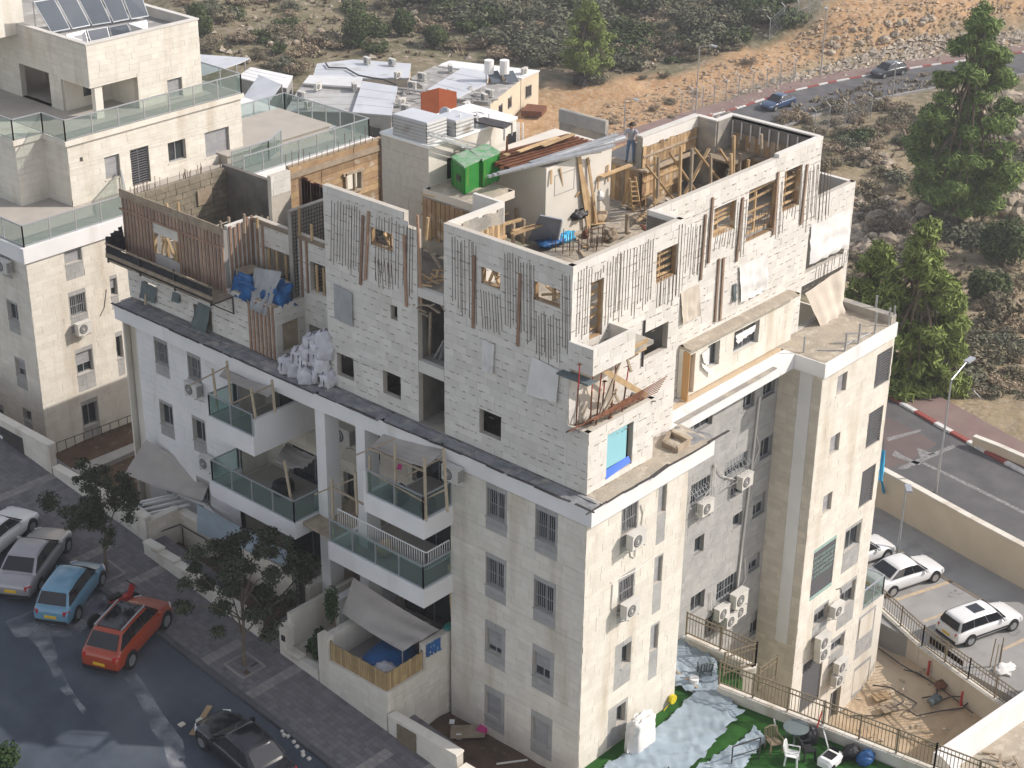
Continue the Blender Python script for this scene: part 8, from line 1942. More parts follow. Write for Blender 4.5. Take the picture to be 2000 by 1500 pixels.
rails_ = [((372, 752), (445, 715), -1.5), ((450, 790), (530, 752), -1.4), ((697, 888), (770, 858), -1.3), ((725, 922), (830, 980), -1.5), ((793, 930), (866, 893), -1.2), ((722, 875), (828, 920), -1.4), ((830, 975), (872, 955), -1.2), ((615, 965), (692, 935), -1.2), ((655, 955), (710, 985), -1.3)]
for i, (a, b, v) in enumerate(rails_): plank(at('x', v, *a), at('x', v+.0, *b), .08, .06, ['sloping pole reaching left from the upper left awning', 'rail across the upper left balcony', 'pole reaching left from the right awning', 'slanted rail along the front of the right balcony', 'pole across the inside of the right balcony', 'front edge pole of the right awning', 'short rail at the wall side of the right balcony', 'pole crossing between the white columns', 'slanted rail beside the linking floor'][i], 'timber_grey', 'pole', name='pole')
cloth('awning', [at('x', -1.4, 428, 735), at('x', .1, 445, 712), at('x', .0, 548, 752), at('x', -1.4, 524, 775)], K['tarp_taupe'], 'flat beige cloth awning over the upper left balcony', 'awning', wr=.05, seed=7, sagz=.1)
cloth('awning', [at('x', -1.4, 724, 872), at('x', -.1, 752, 845), at('x', -.1, 868, 878), at('x', -1.4, 832, 915)], K['tarp_taupe'], 'flat taupe cloth awning over the right balcony', 'awning', wr=.05, seed=8, sagz=.1)
cloth('awning', [at('x', -1.0, 535, 900), at('x', .8, 560, 865), at('x', .6, 618, 895), at('x', -.6, 588, 918)], K['tarp_taupe'], 'drooping beige cloth under the upper left balcony', 'cloth', wr=.12, seed=9, sagz=.2)
cloth('red_cloth', [at('x', -1.2, 778, 905), at('x', -1.2, 786, 908), at('x', -1.2, 784, 918), at('x', -1.2, 776, 916)], K['pink'], 'small crimson cloth hanging on the right balcony', 'cloth', wr=.05, seed=10)
ac_on(RECL, 672, 852, 'large air conditioner on the wall between the white columns', out=.25, scale=1.25)
ac_on(L0, 377, 760, 'air conditioner below the upper window of the white left wing', out=.3)
ac_on(L0, 883, 925, 'air conditioner at the edge of the corner block beside the right balcony', out=.35)
ac_on(L0, 405, 905, 'air conditioner beside the lower left balcony', out=.3)
ac_on(R0, 1243, 1052, 'upper air conditioner under a barred window on the sunlit corner wall', out=.4)
ac_on(R0, 1231, 1188, 'lower air conditioner under a barred window on the sunlit corner wall', out=.4)
ac_on(REC, 1378, 990, 'air conditioner under the left belly cage on the grey wall', out=.3)
ac_on(REC, 1455, 938, 'air conditioner at the end of the looping pipe on the grey wall', out=.3)
ac_on(REC, 1410, 1195, 'air conditioner low on the grey wall, left', out=.3)
ac_on(REC, 1425, 1210, 'air conditioner low on the grey wall, overlapping the left one', out=.45)
ac_on(REC, 1443, 1170, 'taller air conditioner low on the grey wall, upper right', out=.45, scale=1.15)
ac_on(REC, 1443, 1192, 'air conditioner directly below the taller one on the grey wall', out=.4)
ac_on(WR, 1635, 1190, 'air conditioner with a looped cable high on the wing', out=.35)
ac_on(WR, 1607, 1253, 'upper of two dusty air conditioners on the wing', out=.4, scale=1.1)
ac_on(WR, 1606, 1275, 'lower of two dusty air conditioners on the wing', out=.4, scale=1.1)
ac_on(WR, 1642, 1300, 'upper air conditioner of the pair low on the wing', out=.4)
ac_on(WR, 1637, 1325, 'bottom air conditioner of the pair low on the wing', out=.4)
for pts in ([(1195, 1140), (1192, 1185), (1197, 1197), (1212, 1195)], [(1192, 1137), (1240, 1113), (1277, 1085)], [(1226, 1060), (1230, 1085), (1238, 1088), (1240, 1060)], [(1250, 985), (1254, 1000), (1249, 1040)]):
 m = MB(); m.path([R0.p(*R0.uz(*p), .05) for p in pts], .022, 5); m.build('conduit', K['pipe'], MAIN)
for pts in ([(1632, 1150), (1640, 1148), (1644, 1165), (1636, 1180), (1626, 1178)],): m = MB(); m.path([WR.p(*WR.uz(*p), .05) for p in pts], .018, 5); m.build('conduit', K['steel_dark'], MAIN)
# furniture on the balconies
for i, (p, s, mt, lb, nm_) in enumerate([((.3, 16.4, 5.1), (.5, .5, .35), 'black', 'dark round tub on the lower left balcony', 'tub'), ((.4, 14.2, 5.1), (.35, .3, .5), 'wall_grey', 'pale cupboard beside the white column', 'cupboard'), ((-.6, 8.6, 8.05), (.35, .35, .45), 'black', 'black garden chair on the right balcony', 'chair'), ((-.3, 7.4, 8.05), (.3, .3, .35), 'steel_dark', 'dark bicycle shape on the right balcony', 'bicycle'), ((-.2, 9.9, 5.0), (.35, .3, .4), 'timber', 'brown potted plant shape on the lower right balcony', 'pot')]):
 lump(nm_, p, s, K[mt], lb, nm_, seed=80+i, amp=.25)
# ================================================================ lawn side: covers, fence walls, furniture
LZ = -.5
def lawn_pt(px, py, z=LZ): return at('z', z, px, py)
def sheet_poly(pts, label, mat='tarp_pale', z=LZ+.05, n=70, amp=.125, seed=1):
 """crumpled sheeting laid on the ground inside an outline"""
 q = [lawn_pt(*p) for p in pts]; xs = [v.x for v in q]; ys = [v.y for v in q]; poly = [(v.x, v.y) for v in q]; m = MB(); idx = {}; V = []; F = []
 st_ = max(max(xs)-min(xs), max(ys)-min(ys))/n
 nx, ny = int((max(xs)-min(xs))/st_)+2, int((max(ys)-min(ys))/st_)+2
 def vid(i, j):
  if (i, j) not in idx:
   x, y = min(xs)+i*st_, min(ys)+j*st_; idx[i, j] = len(V)
   a_, b_ = x*.72+y*.69, y*.72-x*.69; r = (1-abs(noise.noise((a_*2.6+.5*noise.noise((x, y, 3)), b_*.5, seed))))**3*1.3+abs(noise.noise((a_*.8, b_*2.8, seed+4)))*.9+abs(noise.noise((x*4, y*4, seed)))*.4
   V.append((x+.12*noise.noise((x*2, y*2, 9)), y+.12*noise.noise((x*2, y*2, 5)), z+amp*r))
  return idx[i, j]
 for i in range(nx):
  for j in range(ny):
   if inside((min(xs)+(i+.5)*st_, min(ys)+(j+.5)*st_), poly): F.append((vid(i, j), vid(i+1, j), vid(i+1, j+1), vid(i, j+1)))
 m.v = V; m.f = F; m.mi = [0]*len(F); return m.build('plastic_sheet', K[mat], None, label, 'plastic sheet', smooth=True, at0=q[0])
sheet_poly([(1180, 1500), (1235, 1470), (1300, 1415), (1365, 1350), (1385, 1310), (1425, 1370), (1452, 1395), (1420, 1430), (1380, 1475), (1340, 1510), (1180, 1520)], 'long pale blue green plastic sheet lying across the lawn', seed=2)
sheet_poly([(1350, 1510), (1400, 1480), (1450, 1450), (1475, 1422), (1500, 1450), (1470, 1480), (1450, 1510)], 'smaller pale plastic sheet near the plastic chairs', seed=3)
sheet_poly([(1318, 1345), (1318, 1262), (1345, 1245), (1375, 1275), (1400, 1300), (1402, 1340), (1385, 1372)], 'crumpled plastic sheet on the patio behind the railing', seed=4, z=LZ+.06)
cloth('covered_rack', [at('y', -.6, 1238, 1395), at('y', -.6, 1273, 1385), at('y', -.95, 1282, 1450), at('y', -.95, 1225, 1472)], K['tarp_white'], 'grey white cover wrapped over a rack by the wall door', 'cover', wr=.08, seed=11)
lump('covered_rack', at('z', LZ, 1250, 1462), (.65, .3, .85), K['tarp_white'], 'bulky grey wrapped object at the foot of the sunlit wall', 'cover', seed=91, amp=.22, n=18, box=.5)
m = MB(); m.tube(R0.p(*R0.uz(1307, 1362), .1), R0.p(*R0.uz(1307, 1362), .24), .2, n=12); m.build('hose_reel', K['yellow'], None, 'yellow hose reel on the sunlit wall corner', 'hose reel', at0=R0.p(*R0.uz(1307, 1362), .1))
cable('garden_hose', [R0.p(*R0.uz(*p), .12) for p in ((1305, 1370), (1292, 1385), (1292, 1405), (1302, 1402), (1306, 1380))], .02, K['yellow'], None, label='pale hose loop hanging from the yellow reel', cat='hose')
m = MB(); p = lawn_pt(1355, 1340); m.tube(p, p+Vector((0, 0, .4)), .17, .2, n=12); m.build('bucket', K['white'], None, 'white bucket standing on the pale plastic sheet', 'bucket', at0=p)
plank(lawn_pt(1318, 1310, -.35), lawn_pt(1366, 1347, -.35), .1, .08, 'brown beam lying on the patio sheeting', 'timber_grey')
# retaining walls topped with bronze fences
def rail_fence(label, pts, h=1.1, parent_wall=None, n_m=7.0, mat='bronze'):
 o = thing('metal_fence', label, 'fence', pts[0])
 for a, b in zip(pts[:-1], pts[1:]):
  a = Vector(a); b = Vector(b); L_ = (b-a).length; up = Vector((0, 0, 1)); m = MB()
  for z in (.12, h-.22, h): m.bar(a+up*z, b+up*z, .045, .04)
  m.build('rail', K[mat], o); k = max(2, int(L_*n_m))
  for i in range(1, k): p = a.lerp(b, i/k); m = MB(); m.bar(p+up*.12, p+up*h, .022); m.build('bar', K[mat], o)
  kk = max(1, round(L_/1.6))
  for i in range(kk+1): p = a.lerp(b, i/kk); m = MB(); m.bar(p, p+up*(h+.06), .06); m.build('post', K[mat], o)
 return o
def ret_wall(label, pts, z0, z1, th=.25, mat='stone_old'):
 o = thing('retaining_wall', label, 'wall', (pts[0][0], pts[0][1], z0)); m = MB(); c = MB()
 for a, b in zip(pts[:-1], pts[1:]):
  a = Vector((a[0], a[1], 0)); b = Vector((b[0], b[1], 0)); d = (b-a).normalized()
  m.bar(Vector((a.x, a.y, (z0+z1)/2)), Vector((b.x, b.y, (z0+z1)/2)), th, z1-z0); n = max(1, int((b-a).length/.6))
  for i in range(n): p = a.lerp(b, i/n)+d*.01; q = a.lerp(b, (i+1)/n)-d*.01; c.bar(Vector((p.x, p.y, z1+.035)), Vector((q.x, q.y, z1+.035)), th+.1, .07)
 m.build('wall', K[mat], o); c.build('cap_stones', K['stone_old'], o, kind='stuff'); return o
A0, A1 = at('z', .0, 1340, 1240), at('z', .0, 1475, 1300); B0, B1 = at('z', .0, 1404, 1337), at('z', .0, 1824, 1500)
fA_ = [(A0.x, A0.y), (A1.x, A1.y)]; fB_ = [(B0.x, B0.y), (B1.x, B1.y), (B1.x+.6, B1.y-5)]
ret_wall('retaining wall of the patio under the upper railing', fA_+[(B0.x+1.6, B0.y)], -10, -.07); ret_wall('long retaining wall of the lawn under the lower railing', fB_, -10, -.07)
rail_fence('upper bronze railing round the patio corner', [A0, A1]); rail_fence('short bronze railing crossing between the two fences', [A1, at('z', .0, 1413, 1320)]); rail_fence('long bronze railing on the lawn retaining wall', [B0, B1, Vector((fB_[2][0], fB_[2][1], 0))])
rail_fence('bronze gate frame hanging beyond the long railing', [at('z', -.3, 1480, 1350), at('z', -.3, 1515, 1325)], n_m=4)
# plastic chairs and table
def chair(label, p, rz, mat, group='plastic garden chairs'):
 t = thing('garden_chair', label, 'chair', p, 0, group); R = Matrix.Rotation(rz, 3, 'Z'); V_ = lambda x, y, z: Vector(p)+R @ Vector((x, y, z))
 for sx in (-1, 1):
  for sy in (-1, 1): m = MB(); m.bar(V_(sx*.26, sy*.24, 0), V_(sx*.22, sy*.2, .42), .05); m.build('leg', K[mat], t)
  m = MB(); m.path([V_(sx*.25, .22, .62), V_(sx*.27, -.22, .62), V_(sx*.26, -.24, .02)], .028, 5); m.build('armrest', K[mat], t)
 m = MB(); m.grid([[V_(x, y, .42+.02*abs(x*4)) for y in (-.24, 0, .24)] for x in (-.24, 0, .24)]); m.grid([[V_(x, y, .39+.02*abs(x*4)) for y in (-.24, 0, .24)] for x in (.24, 0, -.24)]); m.build('seat', K[mat], t)
 for k in range(5): x = -.2+.1*k; m = MB(); m.bar(V_(x, .22, .44), V_(x*1.1, .32, .88), .06, .02); m.build('back_slat', K[mat], t)
 m = MB(); m.path([V_(-.25, .22, .44), V_(-.25, .33, .86), V_(0, .35, .93), V_(.25, .33, .86), V_(.25, .22, .44)], .028, 5); m.build('back_frame', K[mat], t); return t
chair('dark green plastic chair on the patio sheeting', lawn_pt(1376, 1322), 2.4, 'tarp_slate'); chair('white plastic chair on the lawn', lawn_pt(1546, 1490), .4, 'white'); chair('dark grey plastic chair beside the white one', lawn_pt(1575, 1480), 1.0, 'black'); chair('brown plastic chair left on the lawn', lawn_pt(1510, 1465), -.5, 'bronze')
o = thing('garden_table', 'dark round garden table near the white chair', 'table', lawn_pt(1552, 1450)); p = lawn_pt(1552, 1450); m = MB(); m.tube(p+Vector((0, 0, .7)), p+Vector((0, 0, .74)), .5, n=18); m.build('table_top', K['tarp_slate'], o)
for k in range(4): m = MB(); a = k*1.57+.4; m.bar(p+Vector((.35*math.cos(a), .35*math.sin(a), 0)), p+Vector((.3*math.cos(a), .3*math.sin(a), .7)), .05); m.build('leg', K['tarp_slate'], o)
lump('black_bag', lawn_pt(1580, 1450), (.35, .3, .4), K['black'], 'black bag standing behind the garden table', 'bag', seed=92)
lump('dark_bag', lawn_pt(1660, 1478), (.4, .3, .3), K['black'], 'black bundle right of the toy car', 'bag', seed=93); lump('blue_bundle', lawn_pt(1690, 1488), (.4, .3, .25), K['tarp_blue'], 'blue bundle at the bottom right of the lawn', 'bundle', seed=94)
plank(lawn_pt(1585, 1455, -.4), lawn_pt(1606, 1388, .4), .05, .05, 'red handled broom leaning on the lawn wall', 'red', 'broom', name='broom'); plank(lawn_pt(1604, 1408, .1), lawn_pt(1620, 1470), .05, .05, 'white pole leaning on the lawn wall', 'white', 'pole', name='pole')
plank(lawn_pt(1512, 1405, 0), lawn_pt(1516, 1425), .05, .05, 'short white stick leaning on the lawn wall', 'white', 'stick', name='stick')
# white toy car
p = lawn_pt(1622, 1490); tc_ = thing('toy_car', 'white ride on toy car on the lawn', 'toy car', p); m = MB(); G = []
for x, zt, w_ in ((-.55, .3, .26), (-.45, .42, .32), (-.1, .40, .33), (.25, .40, .33), (.5, .3, .28), (.58, .2, .22)): G.append([(p.x+x, p.y-w_, p.z+.08), (p.x+x, p.y-w_, p.z+zt*.8), (p.x+x, p.y-w_*.7, p.z+zt), (p.x+x, p.y+w_*.7, p.z+zt), (p.x+x, p.y+w_, p.z+zt*.8), (p.x+x, p.y+w_, p.z+.08)])
m.grid(G); m.add(G[0], [tuple(range(6))[::-1]]); m.add(G[-1], [tuple(range(6))]); m.build('body', K['white'], tc_)
m = MB(); m.box(p+Vector((-.3, -.2, .36)), p+Vector((.1, .2, .44))); m.build('seat', K['black'], tc_); m = MB(); m.bar(p+Vector((.18, -.2, .55)), p+Vector((.18, .2, .55)), .03, .16); m.build('windscreen', K['carglass'], tc_)
for x in (-.35, .35):
 for s in (-1, 1): m = MB(); m.tube(p+Vector((x, s*.26, .13)), p+Vector((x, s*.35, .13)), .14, n=12); m.build('wheel', K['black'], tc_)
# clothes rack frame in the foreground
cr = thing('drying_rack', 'thin dark frame of a drying rack at the bottom edge', 'rack', lawn_pt(1430, 1495)); m = MB(); a, b = lawn_pt(1428, 1500), lawn_pt(1482, 1482); up = Vector((0, 0, 1.0))
for x in (a, b): m.bar(x, x+up, .04)
m.bar(a+up, b+up, .04); m.bar(a+up*.5, b+up*.5, .03); m.build('frame', K['steel_dark'], cr)
# ================================================================ yard and parking edge
yp = [at('z', PZ, 1718, 1190), at('z', PZ, 1800, 1265), at('z', PZ, 1890, 1330), at('z', PZ, 1995, 1405)]
ret_wall('low sandy retaining wall between the yard and the parking lot', [(v.x, v.y) for v in yp], -10, PZ+.05, .3, 'stone_beige')
rail_fence('long bronze railing along the parking lot edge', [v+Vector((0, 0, .1)) for v in yp], 1.15, n_m=5)
m = MB(); v = [at('z', PZ+.5, *p) for p in ((1815, 1243), (1880, 1292), (1880, 1302), (1815, 1256))]; m.add([tuple(x) for x in v]+[tuple(x+Vector((.05, 0, 0))) for x in v], [(0, 1, 2, 3), (7, 6, 5, 4), (0, 4, 5, 1), (2, 6, 7, 3)]); m.build('sign_board', K['rust'], None, 'faded red board tied along the parking railing', 'board', at0=v[0])
def yp_(px, py, d=0): return hit(px, py, 66)+Vector((0, 0, d))
YZ = -9.55
for i, pts in enumerate([[(1704, 1340), (1740, 1345), (1790, 1375), (1775, 1390), (1790, 1400), (1840, 1390), (1880, 1385), (1900, 1365), (1860, 1362), (1820, 1375)], [(1765, 1310), (1790, 1315), (1830, 1340), (1830, 1360), (1800, 1365)], [(1716, 1268), (1760, 1300), (1830, 1340), (1900, 1395)], [(1660, 1400), (1720, 1400), (1765, 1372)]]):
 cable('cable', [yp_(*p, .06) for p in pts], .035, K['steel_dark'], None, label=['long dark hose looping over the sandy yard', 'dark hose loop near the parking wall', 'dark cable running along the yard below the railing', 'short dark cable by the wing foot'][i], cat='hose')
for i, (px, py) in enumerate([(1812, 1310), (1876, 1370)]): p = yp_(px, py+8); m = MB(); m.tube(p, p+Vector((0, 0, .8)), .06); m.build('marker_post', K['red'], None, ['left red post in the yard', 'right red post in the yard'][i], 'post', at0=p)
for i, (px, py, mt, lb) in enumerate([(1720, 1365, 'timber', 'pale sheet of board lying in the yard'), (1735, 1388, 'timber_grey', 'dark board lying in the yard below the pale one'), (1830, 1310, 'tarp_grey', 'grey rubbish heap at the foot of the parking wall'), (1840, 1340, 'rust', 'reddish rubbish by the parking wall'), (1825, 1370, 'tarp_slate', 'dark green bundle inside the hose loops')]):
 p = yp_(px, py)
 if i < 2: m = MB(); m.bar(p+Vector((-.3, .2, .1)), p+Vector((.4, -.2, .16)), .55, .04); m.build('board', K[mt], None, lb, 'board', at0=p)
 else: lump('rubbish_heap', p, (.4, .25, .14), K[mt], lb, 'heap', seed=100+i, amp=.5)
rnd = random.Random(55); m = MB()
for i in range(60): p = yp_(rnd.uniform(1650, 1900), rnd.uniform(1300, 1480)); m.bar(p, p+Vector((rnd.uniform(-.3, .3), rnd.uniform(-.3, .3), rnd.uniform(0, .1))), rnd.uniform(.03, .1), .04)
m.build('yard_rubble', K['rock_isl'], None, 'small rubble and scraps over the sandy yard', kind='stuff')
sp_ = thing('staked_sapling', 'bare sapling tied between stakes in the parking lot', 'sapling', at('z', PZ, 1948, 1310)); m = MB()
p = at('z', PZ, 1948, 1310)
for dx, dy in ((-.4, 0), (.4, .1), (0, .4)): m2 = MB(); m2.tube(p+Vector((dx, dy, 0)), p+Vector((dx*.8, dy*.8, 1.7)), .03); m2.build('stake', K['timber_grey'], sp_)
m.tube(p, p+Vector((.05, 0, 1.5)), .02); m.build('stem', K['bark'], sp_); lump('rubbish_heap', p+Vector((.2, -.2, 0)), (.6, .4, .12), K['tarp_white'], 'white rubbish round the staked sapling', 'heap', seed=120, amp=.6)
# wing foot: small balcony with glass
b0 = thing('glass_balcony', 'small glass railed balcony on the outer corner of the wing', 'balcony', (22.8, 1, -4.2)); railing_glass(b0, [(21.85, .55, -4.2), (23.7, .55, -4.2), (23.7, 3, -4.2)], 1.1, post=1)
# road side wall and lamps
rw_ = [at('z', -5.1, *p) for p in ((1700, 905), (1725, 915), (1800, 955), (1900, 1010), (2000, 1063), (2060, 1095))]
ret_wall('long cream wall between the parking lot and the road', [(v.x, v.y) for v in rw_], -7.7, -5.17, .3, 'wall_cream')
rw2 = [at('z', -5.3, *p) for p in ((1903, 850), (1950, 868), (2005, 892), (2060, 915))]
ret_wall('low cream wall behind the red and white kerb', [(v.x, v.y) for v in rw2], -6.5, -5.37, .25, 'wall_cream')
def lamp(label, base, h, head, arm=1.5, r=.08, group='street lamps'):
 t = thing('street_lamp', label, 'street lamp', base, 0, group); b = Vector(base); top = b+Vector((0, 0, h)); m = MB(); m.tube(b, top, r, r*.6, n=8); m.build('pole', K['steel'], t)
 d = Vector((math.cos(head), math.sin(head), 0)); e = top+d*arm+Vector((0, 0, arm*.35)); m = MB(); m.tube(top, e, r*.6, r*.45, n=6); m.build('arm', K['steel'], t); m = MB(); m.bar(e, e+d*.75, .32, .12); m.build('lamp_head', K['alu'], t); return t
def lamp_px(label, z, base, top, headpx, **k):
 b = at('z', z, *base); d = (b-CAM).dot(fw)
 # height so that the pole top meets the measured point
 lo, hi = 1, 20
 for _ in range(40):
  mid = (lo+hi)/2
  if proj(b+Vector((0, 0, mid)))[1] > top[1]: lo = mid
  else: hi = mid
 h = lo; best = min(((abs(proj(b+Vector((1.5*math.cos(a), 1.5*math.sin(a), h+.5)))[0]-headpx[0])+abs(proj(b+Vector((1.5*math.cos(a), 1.5*math.sin(a), h+.5)))[1]-headpx[1])), a) for a in [i*.2 for i in range(32)])[1]
 return lamp(label, b, h, best, **k)
lamp_px('tall street lamp by the near road', -6, (1828, 962), (1857, 742), (1886, 722)); lamp_px('short lamp in the parking lot beside the white sedan', PZ, (1752, 1090), (1770, 945), (1778, 940), arm=.3)
lamp_px('street lamp at the edge of the dirt track', -13, (1358, 228), (1365, 92), (1388, 90)); lamp_px('street lamp beside the far road fence', -13, (1602, 152), (1612, 15), (1612, 12), arm=.3); lamp_px('thin lamp pole standing in the bend of the far road', -12.9, (1743, 190), (1752, 120), (1752, 118), arm=.3)
lamp_px('street lamp behind the worker', -13, (1219, 252), (1220, 195), (1240, 192)); lamp_px('lamp pole behind the tall dark pine', -13, (1905, 72), (1910, 10), (1912, 5), arm=.3)
# chain link fences
def mesh_fence(label, pts, h=2.4, lean=True, nseg=None):
 o = thing('chain_fence', label, 'fence', pts[0])
 for i, p in enumerate(pts): m = MB(); p = Vector(p); m.tube(p, p+Vector((0, 0, h)), .05); m.tube(p+Vector((0, 0, h)), p+Vector((-.3, .35, h+.45)), .045); m.build('post', K['steel'], o)
 m = MB()
 for a, b in zip(pts[:-1], pts[1:]):
  a = Vector(a); b = Vector(b); L_ = (b-a).length; n = max(2, int(L_/.35))
  for i in range(n):
   p = a.lerp(b, i/n); q = a.lerp(b, min(1, (i+3)/n)); m.bar(p, q+Vector((0, 0, h)), .012); m.bar(p+Vector((0, 0, h)), q, .012)
  for z in (.1, h/2, h): m.bar(a+Vector((0, 0, z)), b+Vector((0, 0, z)), .02)
 m.build('wire_mesh', K['steel'], o, kind='stuff'); return o
def gz(px, py): return hit(px, py)
mesh_fence('tall chain link fence between the dirt slope and the far road', [gz(*p) for p in ((1330, 225), (1352, 220), (1372, 214), (1394, 206), (1417, 200), (1442, 190), (1470, 183), (1497, 176), (1524, 166), (1552, 157))])
mesh_fence('chain link fence with leaning tops at the olive slope', [gz(*p) for p in ((1502, 78), (1530, 52), (1557, 43), (1580, 28), (1603, 12))])
mesh_fence('sagging fence in the pine shade below the far road', [gz(*p) for p in ((1590, 262), (1618, 252), (1650, 245), (1700, 232))])
fpp = [gz(*p) for p in ((1792, 795), (1838, 822), (1905, 838), (1952, 862), (1990, 885))]
mesh_fence('sparse wire fence on the verge behind the near road', fpp, 2.2)
p = at('z', -5.0, 1942, 838); m = MB(); q = [fpp[3]+Vector((-.8, .1, 1.0)), fpp[3]+Vector((-.1, 0, .9)), fpp[3]+Vector((-.1, 0, 1.7)), fpp[3]+Vector((-.8, .1, 1.8))]; m.add([tuple(x) for x in q]+[tuple(x+Vector((.02, .02, 0))) for x in q], [(0, 1, 2, 3), (7, 6, 5, 4), (0, 4, 5, 1), (2, 6, 7, 3)]); m.build('notice_board', K['tarp_white'], None, 'small pale pinkish notice on the verge fence', 'sign', at0=q[0])
# sky blue plastic tied on the wing corner
cloth('blue_plastic', [at('z', -3.6, 1722, 878), at('z', -3.6, 1729, 880), at('z', -5.4, 1724, 940), at('z', -5.2, 1716, 938)], K['sky_blue'], 'sky blue plastic strip fluttering at the wing corner', 'plastic strip', wr=.2, seed=14)
cloth('blue_plastic', [at('z', -5.0, 1718, 925), at('z', -5.0, 1722, 926), at('z', -6.4, 1729, 962), at('z', -6.4, 1725, 964)], K['sky_blue'], 'lower sky blue plastic tail at the wing corner', 'plastic strip', wr=.15, seed=15)
# dark machine and debris on the dirt track
p = gz(1137, 166); o = thing('dirt_barrow', 'small dark machine standing on the dirt track', 'machine', p); m = MB(); m.box(p+Vector((-.9, -.5, .4)), p+Vector((.7, .5, 1.2))); m.bar(p+Vector((.4, 0, 1)), p+Vector((.9, .2, 2.0)), .3); m.build('body', K['black'], o);
for s in (-1, 1): m = MB(); m.tube(p+Vector((-.4, s*.5, .4)), p+Vector((-.4, s*.7, .4)), .4, n=12); m.build('wheel', K['rubber'], o)
# corner of the roof at the lower right
wz = -4.0; q = [at('z', wz, *p) for p in ((1830, 1468), (2000, 1352))]; d = (q[1]-q[0]).normalized(); nrm = Vector((d.y, -d.x, 0)); e = at('z', wz, 1858, 1500); d2_ = (e-q[0]).normalized()
o = thing('flat_roof', 'white rendered roof parapet corner at the lower right', 'building', q[0]); Lx = q[0]+d*14; m = MB()
def pwall(a, b, w_, z0, z1, name, mat): m = MB(); m.bar(Vector((a.x, a.y, (z0+z1)/2)), Vector((b.x, b.y, (z0+z1)/2)), w_, z1-z0); return m.build(name, mat, o)
off = d2_*.2
pwall(q[0]+off*.6-d*.1, Lx+off*.6, .36, -10, wz, 'parapet_wall', K['render_white']); pwall(q[0]+d*.2, q[0]+d2_*8+d*.2, .36, -10, wz-.002, 'parapet_wall', K['render_white'])
r = q[0]+d*.3+d2_*.3; m = MB(); m.prism([(v.x, v.y) for v in (r, r+d*13, r+d*13+d2_*8, r+d2_*8)], wz-1.6, wz-1.3); m.build('roof_deck', K['dust'], o)
rnd = random.Random(66)
for i in range(14): p = r+d*rnd.uniform(.8, 4)+d2_*rnd.uniform(.5, 2.2); a = rnd.uniform(0, 6.28); m = MB(); zz = wz-1.25; m.bar(Vector((p.x, p.y, zz)), Vector((p.x+math.cos(a)*.6, p.y+math.sin(a)*.6, zz+rnd.uniform(0, .4))), .12, .05); m.build('scrap_board', K['timber_grey'], None, 'scrap board lying on the flat roof at the lower right', 'board', 'scrap boards on the lower right roof', at0=Vector((p.x, p.y, zz)))
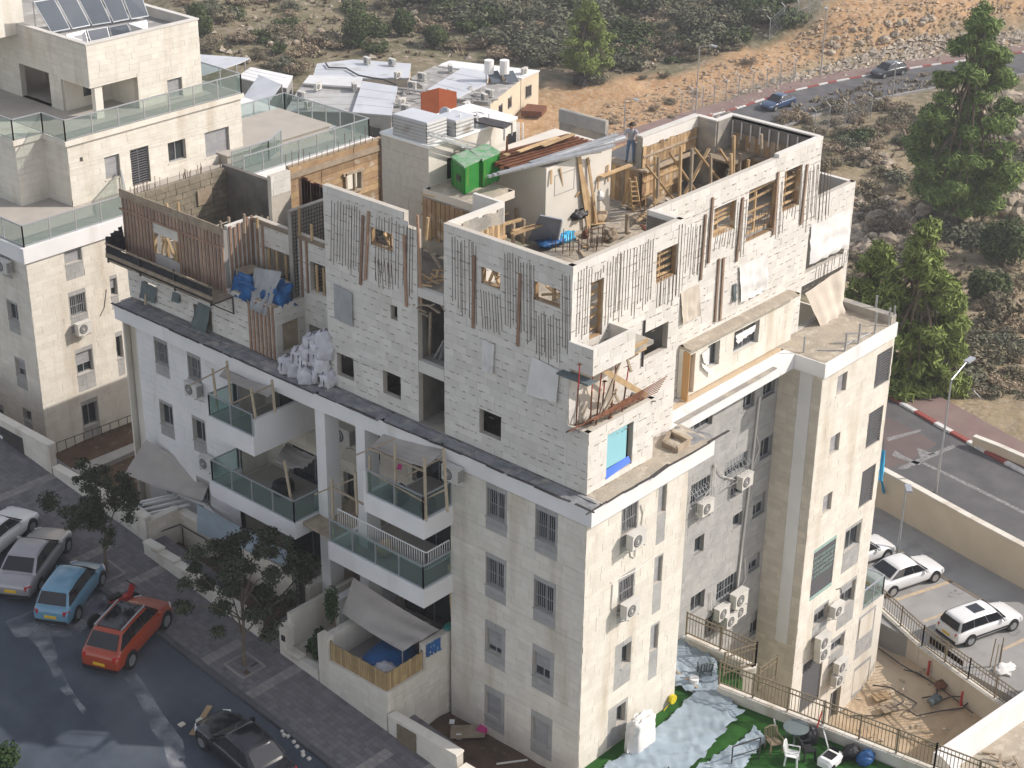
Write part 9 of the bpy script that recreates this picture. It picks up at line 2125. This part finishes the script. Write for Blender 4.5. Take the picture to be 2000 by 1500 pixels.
# ================================================================ the worker
def person(label, feet, face_dir, seed=1):
 t = thing('person', label, 'person', feet)
 f = Vector(feet); R = Matrix.Rotation(face_dir, 3, 'Z')
 J = {  # x forward, y left
  'pelvis': (0, 0, .95), 'waist': (.03, 0, 1.08), 'chest': (.10, 0, 1.30), 'neck': (.15, 0, 1.47), 'headb': (.19, 0, 1.56), 'head': (.22, 0, 1.66), 'top': (.22, 0, 1.75),
  'hipl': (0, .10, .90), 'kneel': (.06, .12, .50), 'ankl': (-.03, .13, .09), 'toel': (.13, .15, .035),
  'hipr': (0, -.10, .90), 'kneer': (.02, -.13, .50), 'ankr': (-.06, -.15, .09), 'toer': (.11, -.18, .035),
  'shl': (.12, .19, 1.41), 'ell': (.22, .28, 1.16), 'wrl': (.43, .22, 1.10), 'hdl': (.50, .20, 1.10),
  'shr': (.12, -.19, 1.41), 'elr': (.24, -.27, 1.18), 'wrr': (.46, -.18, 1.16), 'hdr': (.53, -.16, 1.17)}
 rad_ = dict(pelvis=.135, waist=.125, chest=.15, neck=.06, headb=.085, head=.10, top=.07, hipl=.09, kneel=.062, ankl=.045, toel=.035, hipr=.09, kneer=.062, ankr=.045, toer=.035, shl=.068, ell=.046, wrl=.034, hdl=.04, shr=.068, elr=.046, wrr=.034, hdr=.04)
 E_ = [('pelvis', 'waist'), ('waist', 'chest'), ('chest', 'neck'), ('neck', 'headb'), ('headb', 'head'), ('head', 'top'), ('pelvis', 'hipl'), ('hipl', 'kneel'), ('kneel', 'ankl'), ('ankl', 'toel'), ('pelvis', 'hipr'), ('hipr', 'kneer'), ('kneer', 'ankr'), ('ankr', 'toer'),
          ('chest', 'shl'), ('shl', 'ell'), ('ell', 'wrl'), ('wrl', 'hdl'), ('chest', 'shr'), ('shr', 'elr'), ('elr', 'wrr'), ('wrr', 'hdr')]
 for s, hd in ((1, 'hdl'), (-1, 'hdr')):
  hx, hy, hz_ = J[hd]; prev = {}
  for k in range(4):
   a, b = '%sf%d' % (hd, k), '%sg%d' % (hd, k); J[a] = (hx+.05, hy+(k-1.5)*.022, hz_-.01); J[b] = (hx+.075-.004*abs(k-1.4), hy+(k-1.5)*.024, hz_-.05); rad_[a] = .010; rad_[b] = .008; E_ += [(hd, a), (a, b)]
  a = hd+'t'; J[a] = (hx+.01, hy-s*.055, hz_+.01); rad_[a] = .010; E_.append((hd, a))
 names = list(J); me = bpy.data.meshes.new('body'); me.from_pydata([tuple(R @ Vector(J[n])) for n in names], [(names.index(a), names.index(b)) for a, b in E_], [])
 o = bpy.data.objects.new('body', me); col.objects.link(o)
 md = o.modifiers.new('skin', 'SKIN')
 if not me.skin_vertices:
  bm = bmesh.new(); bm.from_mesh(me); bm.verts.layers.skin.verify(); bm.to_mesh(me); bm.free()
 sv = me.skin_vertices[0].data
 for i, n in enumerate(names): sv[i].radius = (rad_[n], rad_[n]); sv[i].use_root = (n == 'pelvis')
 sb = o.modifiers.new('sub', 'SUBSURF'); sb.levels = 2; sb.render_levels = 2
 dg = bpy.context.evaluated_depsgraph_get(); m2 = bpy.data.meshes.new_from_object(o.evaluated_get(dg)); bpy.data.objects.remove(o)
 b = bpy.data.objects.new('body', m2); col.objects.link(b); b.parent = t
 m2.materials.clear()
 for k in ('skin', 'shirt', 'jeans', 'black'): m2.materials.append(K[k])
 Ri = R.transposed()
 for p in m2.polygons:
  c = Ri @ p.center; p.use_smooth = True
  if c.z > 1.50 or (c.z > 1.02 and c.x > .30): p.material_index = 0
  elif c.z > .98: p.material_index = 1
  elif c.z > .1: p.material_index = 2
  else: p.material_index = 3
 def part(nm_, mb_, mat): mb_.v = [tuple(f+R @ Vector(v)) for v in mb_.v]; return mb_.build(nm_, mat, t, smooth=True)
 m = MB(); G = []                                   # cap of hair
 for i in range(6):
  th_ = math.pi*.56*i/5; G.append([(.205+.112*math.sin(th_)*math.cos(a), .108*math.sin(th_)*math.sin(a), 1.665+.115*math.cos(th_)) for a in [j*math.pi/7 for j in range(15)]])
 m.grid(G[::-1]); part('hair', m, K['hair'])
 for s in (-1, 1):
  m = MB(); m.tube((.312, s*.036, 1.665), (.322, s*.036, 1.665), .013, n=8); part('eye', m, K['black']); m = MB(); m.tube((.21, s*.10, 1.65), (.20, s*.122, 1.655), .03, .02, n=8); part('ear', m, K['skin'])
 m = MB(); m.tube((.315, 0, 1.655), (.34, 0, 1.625), .012, .02, n=6); part('nose', m, K['skin']); m = MB(); m.bar((.308, -.028, 1.595), (.308, .028, 1.595), .012, .012); part('mouth', m, K['red'])
 return t
person('worker in a grey shirt and blue jeans leaning over on the timber walkway', at('z', 18.08, 1231, 317), rad(215))
# ================================================================ the air
hm = bpy.data.materials.new('thin haze'); hm.use_nodes = True; n = hm.node_tree.nodes; n.remove(n['Principled BSDF']); v = n.new('ShaderNodeVolumePrincipled'); v.inputs['Density'].default_value = HAZE; v.inputs['Color'].default_value = (.93, .95, 1, 1); v.inputs['Anisotropy'].default_value = .2
hm.node_tree.links.new(v.outputs[0], n['Material Output'].inputs['Volume'])
xs = [AX[0], AX[-1]]; ys = [AY[0], AY[-1]]; zs = [p for r in HG for p in r]
m = MB(); m.box((xs[0]-5, ys[0]-5, min(min(zs), sz(-40)-3)-1.5), (xs[1]+5, ys[1]+5, max(max(zs), CAM.z)+3)); m.build('haze', hm, None, 'thin pale haze over the whole place', kind='stuff')
